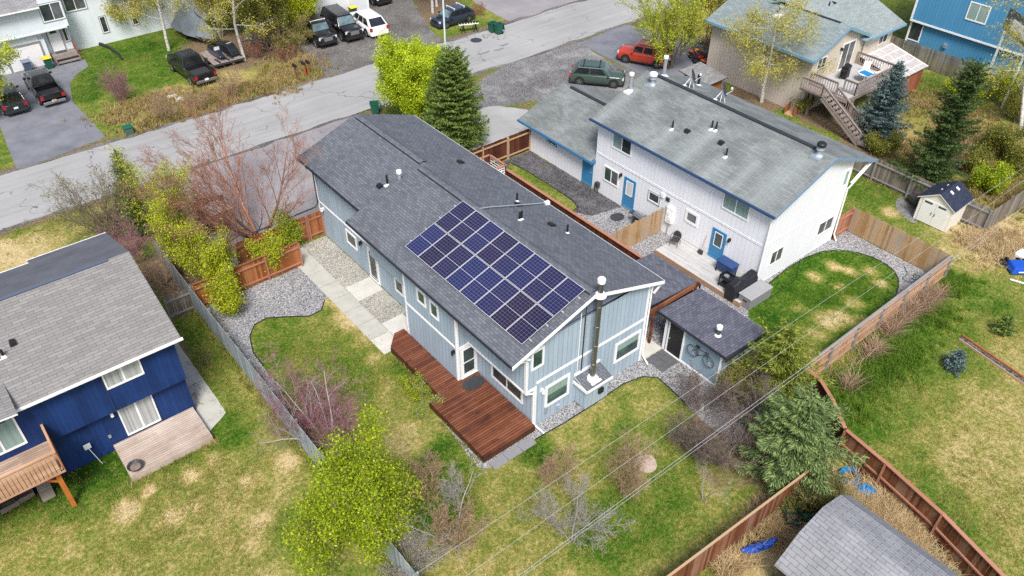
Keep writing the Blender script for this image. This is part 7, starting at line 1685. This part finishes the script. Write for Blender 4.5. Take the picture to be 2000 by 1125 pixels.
ARC = [LV(7, .45, .7, -.03, .10, .3, 6, .4, .45), LV(5, .45, .7, -.02, .16, .25, 4), LV(n=3)]
tree('bare_tree', 'pale grey arching bare tree beside the big yellow green tree', at(640, 868), 6, ARC, M['bark_grey'], None, seed=37, L=3.8, trunk_r=.045, spread=.8, lean=(-.1, .15), sides=3, crown='branches')
tree('bare_tree', 'thin grey bare sapling below the red deck beside the brown brush', (10.5, 16.6, 0), 3, ARC, M['bark_grey'], None, seed=38, L=3.2, trunk_r=.04, spread=.6, sides=3, crown='branches')
MINR = .0055
TWG = [LV(12, .5, .6, .03, .10, .2, 6, .35, .45), LV(9, .5, .7, .03, .16, .25, 4), LV(6, .5, .8, .02, .2, .2, 3), LV(n=2)]
tree('bare_tree', 'small pale bare tree with tangled twigs in the middle of the lower lawn', (14.5, 13.6, 0), 3, TWG, M['bark_grey'], None, seed=39, L=3.0, trunk_r=.045, spread=.55, sides=3, crown='branches')
tree('bare_tree', 'brown bare young tree beside the flat pink stone', (17.9, 13.9, 0), 4, TWG, M['bark_tan'], None, seed=40, L=2.6, trunk_r=.04, spread=.3, sides=3, crown='branches')
tree('bare_tree', 'faint brown bare sapling above the tangled pale tree', (15.9, 16.0, 0), 3, TWG, M['bark_tan'], None, seed=41, L=2.0, trunk_r=.025, spread=.25, sides=3, crown='branches')
tree('bare_tree', 'single grey sapling on the lawn left of the deck corner', (11.5, 17.3, 0), 1, TWG, M['bark_grey'], None, seed=42, L=2.5, trunk_r=.03, lean=(-.1, .2), sides=3, crown='branches')
tree('bare_tree', 'drooping grey bare sapling on the lawn left of the fence at the bottom', (20.4, 11.4, 0), 2, ARC, M['bark_grey'], None, seed=43, L=2.4, trunk_r=.03, spread=.5, sides=3, crown='branches')
MINR = .006
DRK = [LV(10, .5, .6, .03, .12, .15, 5, .35, .5), LV(7, .5, .65, .03, .16, .2, 4), LV(6, .5, .7, .02, .2, .2, 3), LV(n=2)]
tree('bare_shrub', 'dark twiggy bare shrub on the gravel by the bicycle shed corner', (25.4, 13.3, 0), 7, DRK, M['bark_dark'], None, seed=44, cat='shrub', L=2.4, trunk_r=.035, spread=.75, sides=3, crown='branches')
tree('bare_shrub', 'dark twiggy bare shrub on the lawn side, left of the soft spruce', (22.6, 12.4, 0), 8, DRK, M['bark_dark'], None, seed=45, cat='shrub', L=2.3, trunk_r=.032, spread=.85, sides=3, crown='branches')
tree('bare_shrub', 'olive tinted bare shrub against the corner of the bicycle shed', (26.6, 14.4, 0), 7, DRK, M['bark_dark'], FOL['olive'], 2, .12, .06, 46, 'shrub', L=1.9, trunk_r=.03, spread=.7)
for i, (q, L_, sp_, bk_, lab) in enumerate([((1370,800), 1.9, .6, 'bark_dark', 'thin grey brown thicket on the gravel edge near the tall gravel curve'), ((1345,880), 1.7, .7, 'bark_dark', 'thin dark thicket at the lawn edge left of the darker shrubs'), ((1480,900), 1.6, .8, 'bark_dark', 'dark brush under the soft spruce on its lawn side'), ((890,1060), 2.0, .6, 'bark_tan', 'tan brush at the bottom beside the big yellow green tree'), ((800,1100), 2.0, .9, 'bark_grey', 'grey bare brush at the bottom edge right of the big trunk'), ((840,960), 1.5, .6, 'bark_tan', 'small brown brush against the big tree on the lawn side')]):
    tree('bare_shrub', lab, at(*q), 8, DRK, M[bk_], None, seed=140+i, cat='shrub', L=L_, trunk_r=.025, spread=sp_, sides=3, crown='branches')
tree('bare_shrub', 'brown stick shrub by the deck corner where the lawn narrows', (13.9, 23.9, 0), 5, ARC, M['bark_grey'], FOL['spring'], 3, .1, .06, 47, 'shrub', L=1.2, trunk_r=.012, spread=1.0)
tree('low_shrub', 'low bright green shrub strip along the red deck edge', (14.0, 25.0, 0), 6, ARC, M['bark_tan'], FOL['spring'], 7, .1, .06, 48, 'shrub', L=.9, trunk_r=.012, spread=1.0)
tree('bare_shrub', 'brown dense twig shrub on the round lawn before the pale house', at(240, 200), 12, BSH, M['bark_purple'], None, seed=49, cat='shrub', L=2.2, trunk_r=.03, spread=.35, sides=3, crown='branches')
tree('bare_shrub', 'orange brown bare shrub on the verge behind the dusty pickup', at(455, 190), 7, BSH, M['bark_tan'], None, seed=50, cat='shrub', L=2.0, trunk_r=.02, spread=.6, sides=3, crown='branches')
tree('bare_shrub', 'tan bare shrub on the verge between scrap and red bare tree', at(325, 235), 8, BSH, M['bark_tan'], None, seed=51, cat='shrub', L=2.2, trunk_r=.02, spread=.5, sides=3, crown='branches')
tree('bare_tree', 'tangled bare bush in front of the boxy off road vehicle', at(570, 95), 8, DRK, M['bark_tan'], FOL['olive'], 1, .15, .1, 52, L=3.0, trunk_r=.05, spread=.9)
tree('bare_shrub', 'dark arching bare bush left of the boxy off road vehicle', at(525, 100), 9, DRK, M['bark_dark'], None, seed=53, cat='shrub', L=2.6, trunk_r=.04, spread=.8, sides=3, crown='branches')
tree('bare_shrub', 'thin tan stalks standing behind the mailboxes', at(610, 140), 5, ARC, M['bark_tan'], None, seed=54, cat='shrub', L=2.2, trunk_r=.022, spread=.4, sides=3, crown='branches')
tree('bare_shrub', 'small rusty brown bush behind the trestle bench', at(938, 30), 7, BSH, M['bark_red'], None, seed=55, cat='shrub', L=1.2, trunk_r=.02, spread=.6, sides=3, crown='branches')
for i, (q, bk_, L_, lab) in enumerate([((545,62), 'bark_tan', 2.6, 'tan brush heap at the foot of the olive thicket by the white wall'), ((498,112), 'bark_red', 1.6, 'rusty brush on the bare soil beyond the snowmobile trailer'), ((600,72), 'bark_tan', 2.2, 'tan bare brush touching the boxy off road vehicle'), ((560,118), 'bark_red', 1.5, 'low rusty brush on the verge left of the mailboxes'), ((385,212), 'bark_tan', 1.4, 'low tan brush on the verge by the road, behind the red bare tree')]):
    tree('bare_shrub', lab, at(*q), 9, BSH, M[bk_], None, seed=160+i, cat='shrub', L=L_, trunk_r=.022, spread=.8, sides=3, crown='branches')
# --- birches at the top
BIR = [LV(14, .42, 1.0, .03, .05, .3, 8, .35, .35), LV(8, .5, .8, -.02, .14, .25, 4), LV(5, .5, .8, -.06, .16, .2, 3), LV(n=2)]
BIRW = [LV(16, .55, 1.0, .02, .05, .22, 8, .35, .35), LV(9, .5, .8, -.03, .14, .25, 4), LV(5, .5, .8, -.08, .16, .2, 3), LV(n=2)]
for i, (q, L_, ln, fo, lab, n_) in enumerate([((330, 98), 9, (-.03, .0), 'birch', 'white trunked birch standing behind the covered boat', 6), ((478, 118), 9.5, (-.05, .02), 'birch', 'white trunked birch behind the snowmobile trailer', 6), ((845, 25), 8, (.02, 0), 'birch', 'white birch by the navy hatchback, left trunk', 4), ((853, 12), 8, (.03, .05), 'birch', 'white birch by the navy hatchback, right trunk', 4),
        ((1487, 200), 7.8, (-.02, .02), 'birch', 'drooping yellow birch before the taupe wall of the cream house', 8), ((1992, 268), 10.5, (.0, .42), 'birch', 'white birch at the right edge by the tall blue house', 5)]):
    tree('birch_tree', lab, at(*q), 1, BIR if i != 4 else BIRW, M['birch'], FOL[fo], n_, .22, .12, 60+i, L=L_, trunk_r=.16, lean=ln, group='birches around the street', hang=.25)
WIL = [LV(10, .5, .38, .06, .06, .15, 6, .3, .5), LV(7, .45, .45, .06, .10, .2, 4), LV(4, .5, .5, .04, .14, .2, 3), LV(n=2)]
tree('willow_tree', 'loose upright yellow green willow over the red suv', (53.3, 43.4, 0), 9, WIL, M['bark_dark'], FOL['yellowgreen'], 3, .13, .12, 71, L=6.4, trunk_r=.06, spread=.72, lean=(-.22,.10))
tree('willow_tree', 'thin leaning willow stems beside the quad bikes', (57.0, 42.0, 0), 3, WIL, M['bark_dark'], FOL['birch'], 4, .15, .13, 72, L=6.5, trunk_r=.06, spread=.22, lean=(.12, .1))
for i, (q, L_, st_, fo, lab) in enumerate([((432, 72), 6.5, 4, 'birch', 'yellow green trees above the covered boat'), ((520, 88), 5.0, 5, 'olive', 'olive thicket tree left of the boxy off road vehicle'), ((468, 58), 6.0, 4, 'olive', 'olive tree crowns at the top edge above the birch'), ((578, 70), 5.0, 4, 'yellowgreen', 'tall green willow crown at the top edge by the white wall'),
        ((210, 68), 6.0, 3, 'birch', 'yellow birch spreading before the pale house windows'), ((300, 55), 6.5, 3, 'birch', 'yellow tree at the top edge right of the pale house'), ((-20, 235), 5.5, 4, 'yellowgreen', 'yellow green tree overhanging the left edge by the driveway'), ((640, 20), 5.0, 3, 'olive', 'bare olive tree before the white panelled wall'),
        ((1405, 20), 6.5, 4, 'yellowgreen', 'yellow green tree at the top edge beyond the willow'), ((1330, -25), 6, 4, 'yellowgreen', 'yellow green tree cut by the top edge over the street')]):
    if i == 7: continue
    tree('deciduous_tree', lab, at(*q), st_, WIL if i not in (4, 5) else BIR, M['bark_grey'], FOL[fo], 8 if i > 3 else 12, .22, .13, 80+i, L=L_, trunk_r=.08, spread=.42, group='spring trees along the far side of the street')
for i, (q, L_, st_, fo, lab) in enumerate([((1945, 300), 2.0, 6, 'olive', 'olive bramble thicket in the right corner yard'), ((1985, 335), 1.6, 6, 'olive', 'green bramble mound by the right edge above the fence'), ((1925, 375), 1.7, 9, 'spring', 'green weedy shrub between plastic shed and fence corner'), ((1885, 330), 1.6, 8, 'olive', 'brown green shrub above the plastic shed'),
        ((1955, 205), 2.6, 6, 'yellowgreen', 'yellow green bush along the sagging fence'), ((1870, 200), 1.6, 5, 'yellowgreen', 'small yellow bush by the sagging fence'), ((1600, 190), 2.4, 6, 'yellowgreen', 'yellow bush beside the foot of the timber stairs'), ((1560, 215), 1.5, 5, 'olive', 'olive bush behind the white house roof near the crate'),
        ((1720, 300), 1.4, 6, 'olive', 'scrubby bush behind the blue spruce'), ((1985, 240), 2.6, 6, 'olive', 'olive thicket at the right edge below the birch'), ((840, 770), .5, 5, 'spring', 'tiny green ground shrub beside the deck bed')]):
    if i == 10: continue
    tree('leafy_shrub', lab, at(*q), st_, BSH, M['bark_dark'], FOL[fo], 4, .15, .1, 100+i, 'shrub', 'scrub bushes of the right hand yards', L=L_, trunk_r=.03, spread=.7)
tree('bare_tree', 'leafless pinkish brush heap above the plastic shed', at(1850, 330), 9, DRK, M['bark_purple'], None, seed=130, L=2.0, trunk_r=.03, spread=1.0, sides=3, crown='branches')
# dead bush pile behind the barn shed
tree('dead_bush', 'dark dead bush pile between brown fence and barn shed', at(1572, 985), 14, DRK, M['bark_dark'], FOL['olive'], 1, .12, .07, 131, 'shrub', L=1.5, trunk_r=.025, spread=1.2)
# --- tall grass
A = lambda px_, py_, rx, ry, n: (at(px_, py_), rx, ry, n)
tufts('tall_dry_grass', [A(1900,465,1.6,1.2,1900),(at(1955,480),2.8,1.6,3600)], GR['tan'], 'long dead straw on the bank by the grey fence corner', (.2,.5), .035, 1, .8)
tufts('tall_dry_grass', [A(1700,1010,1.4,2.4,5200),(at(1740,1050),1.2,2.0,5200),A(1725,985,.5,.6,700),A(1510,1015,1.2,.6,2200),A(1525,1060,.4,.8,900),A(1430,1105,1.0,.6,1200)], GR['tan'], 'long dead straw around the barn shed', (.3,.75), .03, 2, .8)
tufts('bank_stalks', [A(1800,590,.7,.5,700),(at(1745,640),1.2,.35,600),A(1785,610,1.0,.35,700),A(1700,690,1.0,.3,400),A(1650,750,.5,.5,250),A(1820,580,.8,.3,400)], GR['brown'], 'brown flattened stalks on the bank below the long tan fence', (.3,.8), .028, 3, 1.0)
tufts('bank_grass', [A(1700,740,1.6,1.2,2200),A(1760,700,2.0,1.2,3000),A(1820,620,1.8,1.2,2400),A(1860,560,1.6,1.2,1800),A(1660,790,1.2,1.6,1700),A(1640,750,.7,1,700),A(1700,660,.9,.5,800)], GR['green'], 'fresh green grass on the bank below the long tan fence', (.12,.4), .03, 4, .5)
tufts('verge_grass', [A(300,200,4,1.6,4200),A(420,190,4,1.6,4200),A(350,225,4,1.2,3600),A(520,170,4,2,3500),A(570,130,2.5,2.5,2500),A(250,230,2,1.2,1400)], GR['straw'], 'shaggy straw and green grass along the far verge', (.15,.5), .045, 5, .6)
tufts('rough_grass', [A(1930,300,4.5,3.5,6500),A(1800,300,3.5,3.0,4200),A(1870,240,4.5,2.5,4200),A(1790,200,3.5,2,2600),A(1960,380,3,2.2,3200),A(1420,80,5,4,3000)], GR['straw'], 'rough mixed grass of the right hand yards', (.15,.5), .045, 6, .6)
fl_ = []
for i in range(26): fl_ += [(Vector((8.28, 13+i, 0)), .12, .7, 130), (Vector((7.75, 13+i, 0)), .12, .7, 150)]
for i in range(10): fl_ += [(Vector((14.3+i, 9.6-.045*i, 0)), .6, .12, 120), (Vector((14.3+i, 9.0-.045*i, 0)), .6, .12, 120)]
for i in range(14): fl_.append((Vector((29.8+i, 12.5, 0)), .6, .15, 170))
for i in range(12): fl_ += [(Vector((27.3-.26*i, 8.5-.9*i, 0)), .15, .5, 110), (Vector((50.1, 14+.85*i, 0)), .15, .5, 60)]
for i in range(7): fl_.append((Vector((1.0+.65*i, 28.05, 0)), .4, .1, 60))
for i in range(10): fl_.append((Vector((13.95 if i < 4 else 14.6, 19.6+.9*i, 0)), .1, .5, 60))
tufts('edge_grass', fl_, GR['mixed'], 'longer ragged grass along the foot of fences and decks', (.08,.34), .026, 9, .6)
lr_ = []
for q in ((100,440,3.5,1.6,2500),(60,1000,4,2.2,5200),(300,950,3.5,2.5,5200),(450,950,3,2.5,4500),(430,740,.9,4.0,3500),(300,1070,4,2,4200),(470,1080,3,2,3200),(600,690,2.6,2.4,4200),(720,730,2.4,3,4500),(800,760,1.2,1.6,1600),(1000,980,4,3,5200),(1200,920,4.5,2.6,5200),(1250,1020,4,2.6,5200),(1050,1080,5,2,4200),(880,950,2.2,2.4,3200),(1650,560,3,2.4,0),(1850,850,7,5,9000),(1900,1020,4,3,4500),(1950,650,5,2.5,4200),(1750,760,2.4,2.4,2600),(1740,370,2.4,3,2200),(260,120,5,2.5,3500),(200,170,2.5,2,1600)):
    if q[4]: lr_.append(A(*q))
tufts('lawn_grass', lr_, GR['mixed'], 'short uneven grass tufts over the lawns', (.04,.11), .022, 7, .5)
tufts('lush_grass', [A(1600,590,2.8,2.2,7000),A(1680,560,1.6,1.6,2500),A(1060,360,.4,3,1200)], GR['green'], 'short green grass tufts on the rounded lawn', (.04,.09), .022, 8, .5)
# ================================================================== light and camera
w = bpy.data.worlds.new('World'); scene.world = w; w.use_nodes = True
wn = w.node_tree.nodes; sky = wn.new('ShaderNodeTexSky'); sky.sky_type = 'NISHITA'; sky.sun_disc = False
SUN_EL, SUN_AZ = R(54), R(216)       # azimuth measured clockwise from +Y
sky.sun_elevation = SUN_EL; sky.sun_rotation = SUN_AZ; sky.altitude = 50; sky.air_density = 1.0; sky.dust_density = 3.5; sky.ozone_density = .6
bg = wn['Background']; bg.inputs['Strength'].default_value = .115; w.node_tree.links.new(sky.outputs[0], bg.inputs['Color'])
sl_ = bpy.data.lights.new('sun', 'SUN'); sl_.energy = 2.5; sl_.angle = R(17); sl_.color = (1.0, .97, .93)
so_ = bpy.data.objects.new('sun', sl_); COL.objects.link(so_)
sd = Vector((math.sin(SUN_AZ)*math.cos(SUN_EL), math.cos(SUN_AZ)*math.cos(SUN_EL), math.sin(SUN_EL)))
so_.rotation_euler = sd.to_track_quat('Z', 'Y').to_euler(); so_.location = (20, 20, 60)
cd = bpy.data.cameras.new('camera'); cam = bpy.data.objects.new('camera', cd); COL.objects.link(cam)
cd.sensor_width = 36; cd.lens = 36*FOC/2000; cd.clip_end = 2000; cd.clip_start = .5
mw = Matrix((RIGHT, UP, -FWD)).transposed().to_4x4(); mw.translation = EYE; cam.matrix_world = mw
scene.camera = cam
scene.view_settings.view_transform = 'Standard'; scene.view_settings.look = 'None'; scene.view_settings.exposure = .74; scene.view_settings.gamma = 1
scene.render.engine = 'CYCLES'
scene.cycles.max_bounces = 5; scene.cycles.diffuse_bounces = 3; scene.cycles.glossy_bounces = 2; scene.cycles.transmission_bounces = 2
scene.cycles.use_denoising = False
